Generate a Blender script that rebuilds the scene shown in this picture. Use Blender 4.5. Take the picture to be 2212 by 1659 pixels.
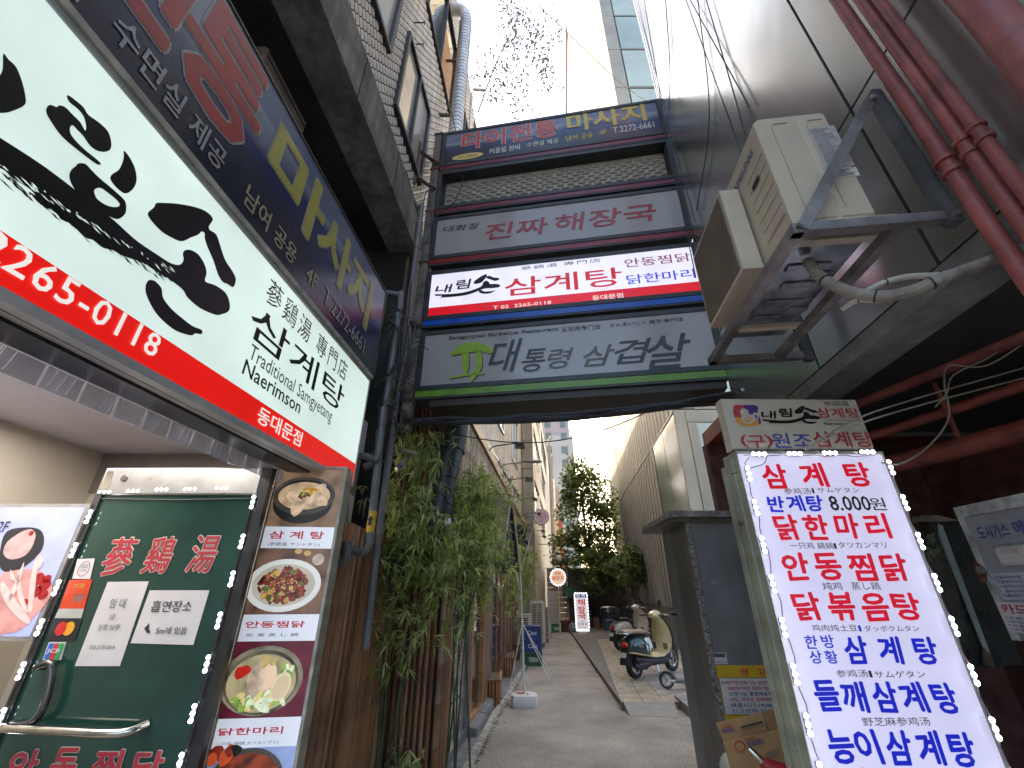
import bpy, math, random
from mathutils import Vector, Matrix
from mathutils.geometry import tessellate_polygon
random.seed(7)
for o in list(bpy.data.objects): bpy.data.objects.remove(o)
scn = bpy.context.scene
COL = scn.collection
R = math.radians
# ---------------------------------------------------------------- camera
PITCH = R(26); CAMZ = 1.6; FPX = 911.0
cam = bpy.data.cameras.new('camera'); cam.lens = 36*FPX/2212; cam.sensor_width = 36
cam.clip_start = .05; cam.clip_end = 2000
camo = bpy.data.objects.new('camera', cam); COL.objects.link(camo)
camo.location = (0, 0, CAMZ); camo.rotation_euler = (R(90)+PITCH, 0, 0)
scn.camera = camo
# ---------------------------------------------------------------- light
EXP = 2.75
SUN_EL, SUN_AZ = 22, -14          # degrees; azimuth clockwise from +Y
w = bpy.data.worlds.new('World'); scn.world = w; w.use_nodes = True
nt = w.node_tree; bg = nt.nodes['Background']
sky = nt.nodes.new('ShaderNodeTexSky'); sky.sky_type = 'NISHITA'; sky.sun_disc = False
sky.sun_elevation = R(SUN_EL); sky.sun_rotation = R(SUN_AZ)
sky.air_density = 1.0; sky.dust_density = 7.0; sky.ozone_density = 1.0
nt.links.new(sky.outputs[0], bg.inputs[0]); bg.inputs[1].default_value = .15
sun = bpy.data.lights.new('sun', 'SUN'); sun.energy = 2.1; sun.angle = R(.6); sun.color = (1, .80, .54)
suno = bpy.data.objects.new('sun', sun); COL.objects.link(suno)
_sd = Vector((math.sin(R(SUN_AZ))*math.cos(R(SUN_EL)), math.cos(R(SUN_AZ))*math.cos(R(SUN_EL)), math.sin(R(SUN_EL))))
suno.rotation_euler = _sd.to_track_quat('Z', 'Y').to_euler(); suno.location = (0, 0, 60)
vs = scn.view_settings; vs.view_transform = 'Standard'; vs.look = 'None'; vs.exposure = EXP; vs.gamma = 1; vs.use_curve_mapping = False
def area(name, loc, rot, sx, sy, power, col=(1, 1, 1)):
    l = bpy.data.lights.new(name, 'AREA'); l.shape = 'RECTANGLE'; l.size = sx; l.size_y = sy; l.energy = power; l.color = col
    o = bpy.data.objects.new(name, l); COL.objects.link(o); o.location = loc; o.rotation_euler = rot; return o

# ---------------------------------------------------------------- materials
MATS = {}
def srgb(h):
    h = h.lstrip('#')
    c = [int(h[i:i+2], 16)/255 for i in (0, 2, 4)]
    return tuple(x/12.92 if x < .04045 else ((x+.055)/1.055)**2.4 for x in c)
def M(name, col=(.5, .5, .5), rough=.6, metal=0., var=.15, sc=6., bump=0., bsc=60., stretch=(1, 1, 1), streak=0., dirt=None, spec=.5, col2=None, vsc=None, tr=0., alpha=1.):
    if name in MATS: return MATS[name]
    if isinstance(col, str): col = srgb(col)
    m = bpy.data.materials.new(name); m.use_nodes = True; n = m.node_tree.nodes; L = m.node_tree.links
    b = n['Principled BSDF']; b.inputs['Roughness'].default_value = rough; b.inputs['Metallic'].default_value = metal
    b.inputs['Specular IOR Level'].default_value = spec
    if tr: b.inputs['Transmission Weight'].default_value = tr
    b.inputs['Alpha'].default_value = alpha
    tc = n.new('ShaderNodeTexCoord'); mp = n.new('ShaderNodeMapping'); mp.inputs['Scale'].default_value = stretch
    L.new(tc.outputs['Object'], mp.inputs[0])
    c2 = col2 or tuple(max(0, x*(1-2*var)) for x in col)
    if isinstance(c2, str): c2 = srgb(c2)
    c1 = col if col2 else tuple(min(1, x*(1+var)) for x in col)
    nz = n.new('ShaderNodeTexNoise'); nz.inputs['Scale'].default_value = sc; nz.inputs['Detail'].default_value = 8; nz.inputs['Roughness'].default_value = .62
    L.new(mp.outputs[0], nz.inputs['Vector'])
    rp = n.new('ShaderNodeValToRGB'); rp.color_ramp.elements[0].position = .32; rp.color_ramp.elements[1].position = .68
    rp.color_ramp.elements[0].color = (*c2, 1); rp.color_ramp.elements[1].color = (*c1, 1)
    L.new(nz.outputs[0], rp.inputs[0]); out = rp.outputs[0]
    if streak:
        m2 = n.new('ShaderNodeMapping'); m2.inputs['Scale'].default_value = (9, 9, .5); L.new(tc.outputs['Object'], m2.inputs[0])
        n2 = n.new('ShaderNodeTexNoise'); n2.inputs['Scale'].default_value = 1.6; n2.inputs['Detail'].default_value = 6; L.new(m2.outputs[0], n2.inputs['Vector'])
        r2 = n.new('ShaderNodeValToRGB'); r2.color_ramp.elements[0].position = .38; r2.color_ramp.elements[1].position = .66
        r2.color_ramp.elements[0].color = (0, 0, 0, 1); r2.color_ramp.elements[1].color = (1, 1, 1, 1); L.new(n2.outputs[0], r2.inputs[0])
        sm = n.new('ShaderNodeMath'); sm.operation = 'MULTIPLY'; sm.inputs[1].default_value = streak; L.new(r2.outputs[0], sm.inputs[0])
        mx = n.new('ShaderNodeMixRGB'); L.new(sm.outputs[0], mx.inputs[0]); L.new(out, mx.inputs[1]); mx.inputs[2].default_value = (*(dirt or (.04, .035, .03)), 1); out = mx.outputs[0]
    L.new(out, b.inputs['Base Color'])
    rr = n.new('ShaderNodeMapRange'); rr.inputs[3].default_value = max(0, rough-.08); rr.inputs[4].default_value = min(1, rough+.12)
    L.new(nz.outputs[0], rr.inputs[0]); L.new(rr.outputs[0], b.inputs['Roughness'])
    if bump:
        nb = n.new('ShaderNodeTexNoise'); nb.inputs['Scale'].default_value = bsc; nb.inputs['Detail'].default_value = 4; L.new(mp.outputs[0], nb.inputs['Vector'])
        bp = n.new('ShaderNodeBump'); bp.inputs['Strength'].default_value = bump; bp.inputs['Distance'].default_value = .02; L.new(nb.outputs[0], bp.inputs['Height']); L.new(bp.outputs[0], b.inputs['Normal'])
    MATS[name] = m; return m
def E(name, col, val=1., var=.04, sc=3., rough=.35):
    """something lit from behind: val is what the picture shows at this exposure"""
    if name in MATS: return MATS[name]
    if isinstance(col, str): col = srgb(col)
    m = M(name, tuple(x*.6 for x in col), rough, var=.02)
    n = m.node_tree.nodes; L = m.node_tree.links; b = n['Principled BSDF']
    nz = n.new('ShaderNodeTexNoise'); nz.inputs['Scale'].default_value = sc; nz.inputs['Detail'].default_value = 3
    tc = n.new('ShaderNodeTexCoord'); L.new(tc.outputs['Object'], nz.inputs['Vector'])
    mr = n.new('ShaderNodeMapRange'); mr.inputs[3].default_value = (1-var*4)*val/2**EXP; mr.inputs[4].default_value = (1+var)*val/2**EXP
    mr.inputs[1].default_value = .3; mr.inputs[2].default_value = .6
    L.new(nz.outputs[0], mr.inputs[0]); L.new(mr.outputs[0], b.inputs['Emission Strength'])
    b.inputs['Emission Color'].default_value = (*col, 1); return m

# ---------------------------------------------------------------- geometry helpers
class MB:
    def __init__(s, xf=None): s.v = []; s.f = []; s.xf = xf
    def add(s, vs, fs):
        k = len(s.v)
        s.v += [tuple(s.xf @ Vector(p)) for p in vs] if s.xf else [tuple(p) for p in vs]
        s.f += [tuple(i+k for i in q) for q in fs]; return s
    def box(s, a, b):
        (x0, y0, z0), (x1, y1, z1) = a, b
        return s.add([(x0, y0, z0), (x1, y0, z0), (x1, y1, z0), (x0, y1, z0), (x0, y0, z1), (x1, y0, z1), (x1, y1, z1), (x0, y1, z1)],
                     [(0, 3, 2, 1), (4, 5, 6, 7), (0, 1, 5, 4), (1, 2, 6, 5), (2, 3, 7, 6), (3, 0, 4, 7)])
    def hexa(s, p): return s.add(p, [(0, 3, 2, 1), (4, 5, 6, 7), (0, 1, 5, 4), (1, 2, 6, 5), (2, 3, 7, 6), (3, 0, 4, 7)])
    def bev(s, a, b, r=.01):
        """box with chamfered vertical-edge corners in all directions (rounded look)"""
        (x0, y0, z0), (x1, y1, z1) = a, b
        def ring(z, i): return [(x0+i+0, y0+r, z), (x0+r, y0+i, z), (x1-r, y0+i, z), (x1-i, y0+r, z), (x1-i, y1-r, z), (x1-r, y1-i, z), (x0+r, y1-i, z), (x0+i, y1-r, z)]
        vs = ring(z0, r)+ring(z0+r, 0)+ring(z1-r, 0)+ring(z1, r)
        fs = [tuple(range(7, -1, -1)), tuple(range(24, 32))]
        for k in range(3):
            for i in range(8): j = (i+1) % 8; fs.append((k*8+i, k*8+j, k*8+8+j, k*8+8+i))
        return s.add(vs, fs)
    def tube(s, pts, r, n=8, cap=True, closed=False):
        pts = [Vector(p) for p in pts]; rs = r if isinstance(r, (list, tuple)) else [r]*len(pts)
        vs = []; fs = []; m = len(pts); up = None
        for i, p in enumerate(pts):
            a = pts[(i-1) % m] if (i > 0 or closed) else p; b = pts[(i+1) % m] if (i < m-1 or closed) else p
            d = (b-a).normalized() if (b-a).length > 1e-9 else Vector((0, 0, 1))
            if up is None: up = Vector((0, 0, 1)) if abs(d.z) < .9 else Vector((1, 0, 0))
            x = d.cross(up); x = x.normalized() if x.length > 1e-6 else d.orthogonal().normalized()
            y = x.cross(d).normalized(); up = y
            for k in range(n):
                t = 2*math.pi*k/n; vs.append(p+x*math.cos(t)*rs[i]+y*math.sin(t)*rs[i])
        for i in range(m if closed else m-1):
            for k in range(n):
                k2 = (k+1) % n; j = (i+1) % m; fs.append((i*n+k, i*n+k2, j*n+k2, j*n+k))
        if cap and not closed: fs.append(tuple(range(n-1, -1, -1))); fs.append(tuple((m-1)*n+k for k in range(n)))
        return s.add(vs, fs)
    def poly(s, pts, z=0., holes=(), d=0.):
        """flat or extruded polygon in the local XY plane"""
        loops = [[Vector((p[0], p[1], 0)) for p in l] for l in [pts]+list(holes)]
        tr = tessellate_polygon(loops); al = [p for l in loops for p in l]
        def orient(t):
            a, b, c = (al[i] for i in t); return t if (b-a).cross(c-a).z > 0 else t[::-1]
        tr = [orient(tuple(t)) for t in tr]
        s.add([(p.x, p.y, z) for p in al], tr)
        if d:
            k = 0
            for l in loops:
                m = len(l); s.add([(p.x, p.y, z) for p in l]+[(p.x, p.y, z-d) for p in l], [(i, m+i, m+(i+1) % m, (i+1) % m) for i in range(m)])
        return s
    def ell(s, c, r, z=0, n=24, d=0., rot=0):
        ca, sa = math.cos(rot), math.sin(rot)
        return s.poly([(c[0]+r[0]*math.cos(t)*ca-r[1]*math.sin(t)*sa, c[1]+r[0]*math.cos(t)*sa+r[1]*math.sin(t)*ca) for t in [2*math.pi*i/n for i in range(n)]], z, d=d)
    def rect(s, x0, y0, x1, y1, z=0): return s.add([(x0, y0, z), (x1, y0, z), (x1, y1, z), (x0, y1, z)], [(0, 1, 2, 3)])
    def sphere(s, c, r, n=12, m=8):
        r = (r, r, r) if not isinstance(r, (tuple, list)) else r; vs = []; fs = []
        for j in range(m+1):
            a = math.pi*j/m
            for i in range(n):
                t = 2*math.pi*i/n; vs.append((c[0]+r[0]*math.sin(a)*math.cos(t), c[1]+r[1]*math.sin(a)*math.sin(t), c[2]+r[2]*math.cos(a)))
        for j in range(m):
            for i in range(n): i2 = (i+1) % n; fs.append((j*n+i, (j+1)*n+i, (j+1)*n+i2, j*n+i2))
        return s.add(vs, fs)
    def loft(s, rings, cap=True, closed=True):
        n = len(rings[0]); vs = [p for r_ in rings for p in r_]; fs = []
        for i in range(len(rings)-1):
            for k in range(n if closed else n-1):
                k2 = (k+1) % n; fs.append((i*n+k, i*n+k2, (i+1)*n+k2, (i+1)*n+k))
        if cap: fs.append(tuple(range(n-1, -1, -1))); fs.append(tuple((len(rings)-1)*n+k for k in range(n)))
        return s.add(vs, fs)
    def data(s, name, mat, smooth=False):
        me = bpy.data.meshes.new(name); me.from_pydata(s.v, [], s.f); me.materials.append(mat)
        if smooth:
            me.polygons.foreach_set('use_smooth', [True]*len(me.polygons))
            try: me.set_sharp_from_angle(angle=R(40))
            except Exception: pass
        me.update(); return me
    def build(s, name, mat, parent=None, smooth=False):
        return obj(name, s.data(name, mat, smooth), parent)
def obj(name, me, parent=None):
    o = bpy.data.objects.new(name, me); COL.objects.link(o)
    if parent: o.parent = parent
    return o
def tag(o, label, cat, group=None, kind=None):
    o['label'] = label; o['category'] = cat
    if group: o['group'] = group
    if kind: o['kind'] = kind
    return o
def struct(o, label=None):
    o['kind'] = 'structure'
    if label: o['label'] = label
    return o
def thing(name, label, cat, at=(0, 0, 0), group=None, rz=0.):
    o = bpy.data.objects.new(name, None); COL.objects.link(o); o.empty_display_size = .1
    if isinstance(at, Matrix): o.matrix_world = at
    else: o.location = at; o.rotation_euler = (0, 0, rz)
    return tag(o, label, cat, group)
def copy_tree(o, parent=None):
    c = o.copy(); COL.objects.link(c); c.parent = parent
    for ch in [x for x in o.children]: copy_tree(ch, c)
    return c
def at(o, x, y, z, rz=0.): o.location = (x, y, z); o.rotation_euler = (0, 0, rz); return o

# a picture point (2212 px wide copy) as a sight line from where the photographer stood, met with real planes
def ray(u, v):
    x = (u-1106)/FPX; up = (829.5-v)/FPX
    return Vector((x, math.cos(PITCH)-math.sin(PITCH)*up, math.sin(PITCH)+math.cos(PITCH)*up))
def crop(x0, y0, s): return lambda x, y: ((x0+s*x)/1.8228, (y0+s*y)/1.8228)
P4 = crop(0, 0, 1)
def ground(u, v, z=0.): d = ray(u, v); t = (z-CAMZ)/d.z; return Vector((d.x*t, d.y*t, z))
def aty(u, v, y): d = ray(u, v); t = y/d.y; return Vector((d.x*t, y, CAMZ+d.z*t))
def wallp(u, v, x0, s): d = ray(u, v); t = x0/(d.x-s*d.y); return Vector((d.x*t, d.y*t, CAMZ+d.z*t))
class Fr:
    """upright frame: origin, X along the face, Y up, N out of the face"""
    def __init__(s, o, xdir):
        s.o = Vector(o); s.X = Vector((xdir[0], xdir[1], 0)).normalized(); s.Y = Vector((0, 0, 1)); s.N = s.X.cross(s.Y)
    def mat(s): return Matrix(((s.X.x, s.Y.x, s.N.x, s.o.x), (s.X.y, s.Y.y, s.N.y, s.o.y), (s.X.z, s.Y.z, s.N.z, s.o.z), (0, 0, 0, 1)))
    def l(s, uv, off=0.):
        d = ray(*uv); t = (s.N.dot(s.o+s.N*off-Vector((0, 0, CAMZ))))/s.N.dot(d); p = Vector((0, 0, CAMZ))+d*t-s.o
        return (p.dot(s.X), p.z)
TXT = {}
def glyphs(body, bold=0., shear=0., space=1.):
    k = (body, bold, shear, space)
    if k in TXT: return TXT[k]
    c = bpy.data.curves.new('lettering', 'FONT'); c.body = body; c.size = 1; c.offset = bold; c.shear = shear; c.space_character = space; c.resolution_u = 2; c.fill_mode = 'FRONT'
    c.space_line = .95
    o = bpy.data.objects.new('lettering', c); COL.objects.link(o)
    me = bpy.data.meshes.new_from_object(o)
    vs = [tuple(v.co) for v in me.vertices]; fs = [tuple(p.vertices) for p in me.polygons]
    bpy.data.objects.remove(o); bpy.data.curves.remove(c); bpy.data.meshes.remove(me)
    if not vs: vs = [(0, 0, 0), (1, 0, 0), (1, 1, 0)]; fs = [(0, 1, 2)]
    xs = [p[0] for p in vs]; ys = [p[1] for p in vs]
    TXT[k] = (vs, fs, min(xs), max(xs), min(ys), max(ys)); return TXT[k]
def text(parent, body, x0, y0, x1, y1, mat, z=.004, bold=0., shear=0., name='lettering', out=None, outw=.03, mb=None, space=1., rot=0.):
    """fit a line of writing into the rectangle x0..x1, y0..y1 of the parent's face"""
    def one(b, zz, mt, nm, rad):
        vs, fs, a, c, d, e = glyphs(body, 0., shear, space)
        sx = (x1-x0)/(c-a); sy = (y1-y0)/(e-d)
        V2, F2 = vs, fs
        cx, cy = (x0+x1)/2, (y0+y1)/2; ca, sa = math.cos(rot), math.sin(rot)
        pts = []
        for p in V2:
            X = x0+(p[0]-a)*sx-cx; Y = y0+(p[1]-d)*sy-cy
            pts.append((cx+X*ca-Y*sa, cy+X*sa+Y*ca, zz))
        m = MB(); nn = 1 if rad <= 0 else (7 if rad < .03 else 11)
        r2 = rad*.62*abs(y1-y0)
        for k in range(nn):
            t = 6.2832*k/(nn-1) if nn > 1 else 0; d_ = (0, 0) if k == 0 else (r2*math.cos(t), r2*math.sin(t))
            m.add([(p[0]+d_[0], p[1]+d_[1], p[2]+.00012*k) for p in pts], F2)
        return m.build(nm, mt, parent)
    if out: one(bold, z-.0025, out, 'lettering_outline', bold+outw*1.6)
    return one(bold, z, mat, name, bold)
def textp(parent, fr, body, bl, tr, mat, off=0., **k):
    a = fr.l(bl, off); b = fr.l(tr, off); return text(parent, body, a[0], a[1], b[0], b[1], mat, **k)
def smooth(pts, n=3):
    """closed Catmull-Rom through the points"""
    m = len(pts); out = []
    for i in range(m):
        p0, p1, p2, p3 = (pts[(i+j) % m] for j in (-1, 0, 1, 2))
        for k in range(n):
            t = k/n
            out.append(tuple(.5*((2*p1[c])+(-p0[c]+p2[c])*t+(2*p0[c]-5*p1[c]+4*p2[c]-p3[c])*t*t+(-p0[c]+3*p1[c]-3*p2[c]+p3[c])*t**3) for c in (0, 1)))
    return out
def arc(pts, n=6):
    """open Catmull-Rom in 3D"""
    pts = [Vector(p) for p in pts]; q = [pts[0]*2-pts[1]]+pts+[pts[-1]*2-pts[-2]]; out = []
    for i in range(1, len(q)-2):
        for k in range(n):
            t = k/n; out.append(.5*((2*q[i])+(-q[i-1]+q[i+1])*t+(2*q[i-1]-5*q[i]+4*q[i+1]-q[i+2])*t*t+(-q[i-1]+3*q[i]-3*q[i+1]+q[i+2])*t**3))
    return out+[pts[-1]]
def blade_cloud(mb, c, spread, n, size, rnd, width=.16, droop=.6, fan=5):
    """n sprays of narrow leaves about c"""
    for _ in range(n):
        p = Vector((c[0]+rnd.gauss(0, spread[0]), c[1]+rnd.gauss(0, spread[1]), c[2]+rnd.gauss(0, spread[2])))
        a0 = rnd.uniform(0, 2*math.pi)
        for k in range(rnd.randint(3, fan)):
            a = a0+rnd.uniform(-1, 1); L = size*rnd.uniform(.6, 1.3); el = rnd.uniform(-1.1, .35)-droop*.3
            d = Vector((math.cos(a)*math.cos(el), math.sin(a)*math.cos(el), math.sin(el)))
            sd = d.cross(Vector((rnd.uniform(-.6, .6), rnd.uniform(-.6, .6), 1))).normalized()*L*width*.5
            dn = Vector((0, 0, -L*.12))
            mb.add([p, p+d*L*.35+sd, p+d*L+dn, p+d*L*.35-sd], [(0, 1, 2, 3)])

def LEAF(name, col, col2, tr=.45, **k):
    m = M(name, col, .45, col2=col2, **k); n = m.node_tree.nodes; L = m.node_tree.links; b = n['Principled BSDF']; out = n['Material Output']
    t = n.new('ShaderNodeBsdfTranslucent'); x = n.new('ShaderNodeMixShader'); x.inputs[0].default_value = tr
    L.new(b.inputs['Base Color'].links[0].from_socket, t.inputs[0]); L.new(b.outputs[0], x.inputs[1]); L.new(t.outputs[0], x.inputs[2]); L.new(x.outputs[0], out.inputs[0]); return m
BLACK = M('black_print', (.012, .012, .014), .5, var=.1)
FRAME = M('sign_frame', (.035, .037, .04), .45, var=.25, bump=.1)
STEEL = M('galvanised_steel', (.32, .33, .33), .45, .6, var=.25, sc=12, streak=.3, dirt=(.1, .05, .03))
RUSTY = M('rusty_paint', (.2, .19, .17), .7, .1, var=.35, sc=9, streak=.5, dirt=(.12, .045, .02))
WHITEM = M('white_metal', (.62, .62, .6), .4, .1, var=.06)
LED = E('led_chip', (.92, .95, 1), 26, var=0)
WIRE = M('black_cable', (.02, .02, .022), .5, var=.2)
# ---------------------------------------------------------------- ground
def asphalt():
    m = M('asphalt_sheet', (.40, .36, .31), .9, var=.2, sc=.9, bump=.55, bsc=110)
    n = m.node_tree.nodes; L = m.node_tree.links; b = n['Principled BSDF']; tc = n['Texture Coordinate']
    src = b.inputs['Base Color'].links[0].from_socket
    v = n.new('ShaderNodeTexNoise'); v.inputs['Scale'].default_value = 60; v.inputs['Detail'].default_value = 3; L.new(tc.outputs['Object'], v.inputs['Vector'])
    r = n.new('ShaderNodeValToRGB'); r.color_ramp.elements[0].position = .38; r.color_ramp.elements[0].color = (.66, .65, .64, 1); r.color_ramp.elements[1].position = .62; r.color_ramp.elements[1].color = (1.30, 1.27, 1.22, 1)
    L.new(v.outputs[0], r.inputs[0]); x = n.new('ShaderNodeMixRGB'); x.blend_type = 'MULTIPLY'; x.inputs[0].default_value = 1
    L.new(src, x.inputs[1]); L.new(r.outputs[0], x.inputs[2]); L.new(x.outputs[0], b.inputs['Base Color']); return m
struct(MB().rect(-600, -600, 600, 900, -.03).build('ground', M('outer_ground', (.16, .15, .14), .95)))
g = MB(); g.hexa([(-3, -6, -.03), (6, -6, -.03), (12, 62, -.03), (-2, 62, -.03), (-3, -6, 0), (6, -6, 0), (12, 62, 0), (-2, 62, 0)])
struct(g.build('alley_pavement', asphalt()))
# ================================================================ big lit restaurant sign, left
XL = (.0734, 1)
def on_wall(x0, s, y): return Vector((x0+s*y, y, 0))
p0 = on_wall(-1.356, .0734, -.35)
FA = Fr((p0.x, p0.y, 2.29), XL)          # lower near corner of the lit face
WA = 3.36; HA = .80
lit = E('lit_acrylic_greenish', '#dff2ea', .86, var=.05, sc=1.6)
litred = E('lit_acrylic_red', '#d8120a', .95, var=.03)
litwhite = E('lit_letter_white', '#f4eee6', .8, var=.02)
ink = M('black_vinyl', (.01, .01, .011), .35, var=.2)
T = thing('restaurant_sign', 'glowing white and red lightbox with huge black brush lettering over the shop entrance', 'sign', FA.mat())
MB().rect(0, .13, WA, HA, 0).build('light_panel', lit, T)
MB().rect(0, 0, WA, .13, 0).build('red_band', litred, T)
casem = M('sign_case', (.50, .49, .47), .35, .1, var=.12, sc=3, streak=.15, dirt=(.12, .1, .09))
c = MB(); c.box((0, -.035, -.072), (WA+.012, -.002, .008)); c.box((0, HA+.002, -.26), (WA+.012, HA+.03, .004)); c.box((WA+.001, -.002, -.26), (WA+.014, HA+.002, .006)); c.box((0, -.002, -.26), (WA, HA+.002, -.2))
c.build('sign_case', casem, T)
MB().box((0, -.046, -.20), (WA+.01, .3, -.074)).build('black_box_beam', M('black_beam', (.012, .012, .013), .3, var=.3, sc=4), T)
s = MB(); s.box((0, -.0362, -.040), (WA, -.0352, -.037)); s.build('seam', BLACK, T)
s = MB(); s.box((0, HA+.031, -.03), (WA+.02, HA+.055, .018)); s.build('top_rail', M('yellowed_rail', (.52, .5, .42), .5, .1, var=.2, streak=.3), T)
S = {}
S['drop'] = [(9,211),(30,235),(60,265),(84,325),(98,392),(90,416),(54,434),(12,445),(-40,434),(-50,362),(0,290),(7,253)]
S['rieul'] = [(265,375),(290,392),(325,422),(344,452),(386,482),(422,518),(435,561),(431,588),(410,598),(380,594),(350,573),(325,537),(301,512),(283,494),(272,503),(274,525),(290,549),(325,585),(362,615),(389,638),(392,648),(374,645),(325,609),(265,561),(229,525),(199,482),(179,446),(181,422),(196,413),(220,422),(228,415),(253,422),(283,452),(313,482),(332,515),(335,494),(325,458),(301,428),(271,404),(260,383)]
S['mieum'] = [(304,644),(332,645),(356,669),(386,699),(422,729),(458,760),(488,790),(494,820),(488,844),(464,862),(434,856),(386,826),(338,790),(301,760),(277,723),(269,693),(277,669),(295,654)]
S['hole'] = [(369,747),(392,740),(422,760),(452,784),(467,802),(464,813),(440,815),(410,805),(380,784),(369,763)]
S['bar'] = [(484,594),(500,609),(518,639),(530,669),(535,705),(527,735),(506,757),(485,761),(464,747),(446,729),(431,705),(437,687),(464,669),(479,639),(484,615)]
S['roof'] = [(579,838),(603,817),(612,800),(639,799),(693,802),(760,814),(802,829),(829,850),(835,868),(821,889),(823,905),(850,925),(868,978),(886,1027),(910,1063),(925,1093),(925,1111),(915,1131),(892,1118),(874,1110),(856,1081),(838,1027),(814,972),(803,936),(803,918),(790,912),(778,924),(747,936),(723,948),(699,948),(651,924),(627,906),(600,878),(585,858)]
S['slash'] = [(-120,470),(0,545),(181,663),(362,802),(446,868),(494,912),(543,954),(615,1002),(663,1033),(693,1043),(711,1039),(720,1021),(717,1002),(723,987),(747,984),(778,1002),(802,1039),(811,1075),(805,1108),(844,1123),(886,1153),(902,1195),(898,1225),(868,1238),(844,1239),(784,1213),(735,1171),(717,1141),(663,1099),(603,1063),(560,1035),(482,1008),(440,985),(400,975),(362,945),(330,935),(280,885),(240,865),(200,820),(150,790),(120,750),(60,710),(20,675),(-30,650),(-120,600)]
S['foot'] = [(588,1102),(609,1108),(633,1135),(636,1159),(645,1183),(675,1219),(711,1250),(754,1283),(790,1298),(794,1310),(787,1316),(766,1313),(748,1321),(693,1304),(651,1274),(615,1238),(588,1195),(571,1153),(571,1123),(578,1108)]
def lp(n): return smooth([FA.l(P4(*p)) for p in S[n]], 3)
LOGO = {}
for n in S: LOGO[n] = lp(n)
def stroke(mb, n, f=lambda p: p, z=.003, holes=()): mb.poly([f(p) for p in LOGO[n]], z, [[f(p) for p in LOGO[h]] for h in holes])
for n in ('drop', 'rieul', 'bar', 'roof', 'slash', 'foot'):
    m = MB(); stroke(m, n); m.build('brush_stroke', ink, T)
m = MB(); stroke(m, 'mieum', holes=('hole',)); m.build('brush_stroke', ink, T)
m = MB(); rn = random.Random(3)
for i in range(120):                        # dry-brush flecks below the long stroke
    t = rn.random(); x = -20+t*720; y = 655+t*(1090-655)*1.0+rn.gauss(14, 11)+18*math.sin(t*3.1)
    a = FA.l(P4(x, y)); L = rn.uniform(.006, .045); h = rn.uniform(.001, .0045); sl = -.16
    m.poly([(a[0], a[1]), (a[0]+L*.5, a[1]+sl*L*.5-h), (a[0]+L, a[1]+sl*L), (a[0]+L*.4, a[1]+sl*L*.4+h)], .003)
m.build('dry_brush_flecks', ink, T)['kind'] = 'stuff'
m = MB()
for i in range(46):
    t = rn.random(); x = -20+t*700; y = 640+t*(1075-640)+rn.gauss(-6, 7)+14*math.sin(t*3.1)
    a = FA.l(P4(x, y)); L = rn.uniform(.006, .035); h = rn.uniform(.001, .003); sl = -.16
    m.poly([(a[0], a[1]), (a[0]+L*.5, a[1]+sl*L*.5-h), (a[0]+L, a[1]+sl*L), (a[0]+L*.4, a[1]+sl*L*.4+h)], .0045)
m.build('bare_flecks', lit, T)['kind'] = 'stuff'
cB = crop(800, 900, .6028); cC = crop(0, 900, .6028)
textp(T, FA, '蔘鷄湯 專門店', cB(393, 462), cB(945, 885), ink, space=1.25)
textp(T, FA, '삼계탕', cB(275, 683), cB(925, 1048), ink, bold=.012)
textp(T, FA, 'Traditional Samgyetang', cB(278, 872), cB(845, 1190), ink)
textp(T, FA, 'Naerimson', cB(246, 945), cB(640, 1130), ink, bold=.022)
textp(T, FA, '동대문점', cB(340, 1262), cB(648, 1335), litwhite, bold=.025)
a = FA.l(cC(-5, 255)); b = FA.l(cC(1055, 715)); h0 = a[1]; 
text(T, '265-0118', a[0], h0, b[0], h0+.085, litwhite, bold=.02, space=1.1)
cw = (b[0]-a[0])/8
text(T, 'T 02  2', a[0]-cw*7.2, h0, a[0]-cw*.12, h0+.085, litwhite, bold=.02)

# ================================================================ unlit massage sign above it
p1 = on_wall(-1.36, .0734, -.35)
FB = Fr((p1.x, p1.y, 3.155), XL); WB = 3.42; HB = .845
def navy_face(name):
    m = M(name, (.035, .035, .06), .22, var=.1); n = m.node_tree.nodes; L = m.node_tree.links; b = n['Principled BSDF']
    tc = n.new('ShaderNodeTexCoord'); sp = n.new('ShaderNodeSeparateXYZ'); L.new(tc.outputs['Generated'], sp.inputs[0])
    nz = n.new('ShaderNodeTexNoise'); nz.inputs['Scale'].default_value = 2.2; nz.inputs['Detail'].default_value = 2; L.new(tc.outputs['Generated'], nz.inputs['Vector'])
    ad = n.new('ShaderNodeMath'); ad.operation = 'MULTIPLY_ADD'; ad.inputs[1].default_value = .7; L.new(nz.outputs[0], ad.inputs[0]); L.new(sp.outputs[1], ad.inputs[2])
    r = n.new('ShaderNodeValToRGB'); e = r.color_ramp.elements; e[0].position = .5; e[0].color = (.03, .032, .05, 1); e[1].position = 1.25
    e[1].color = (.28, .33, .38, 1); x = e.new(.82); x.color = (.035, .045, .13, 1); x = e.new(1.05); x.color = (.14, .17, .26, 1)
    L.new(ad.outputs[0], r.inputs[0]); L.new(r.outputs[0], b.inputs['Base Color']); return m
navy = navy_face('printed_navy_face')
redp = M('faded_red_print', (.42, .05, .045), .35, var=.12); yelp = M('yellow_print', (.5, .46, .1), .35, var=.1); whip = M('greyed_white_print', (.42, .4, .4), .35, var=.08)
creamp = M('cream_print', (.45, .42, .26), .35, var=.08)
T = thing('massage_sign', 'long unlit navy lightbox with yellow and red Korean letters above the glowing sign', 'sign', FB.mat())
MB().box((0, 0, -.22), (WB, HB, 0)).build('printed_panel', navy, T)
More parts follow.
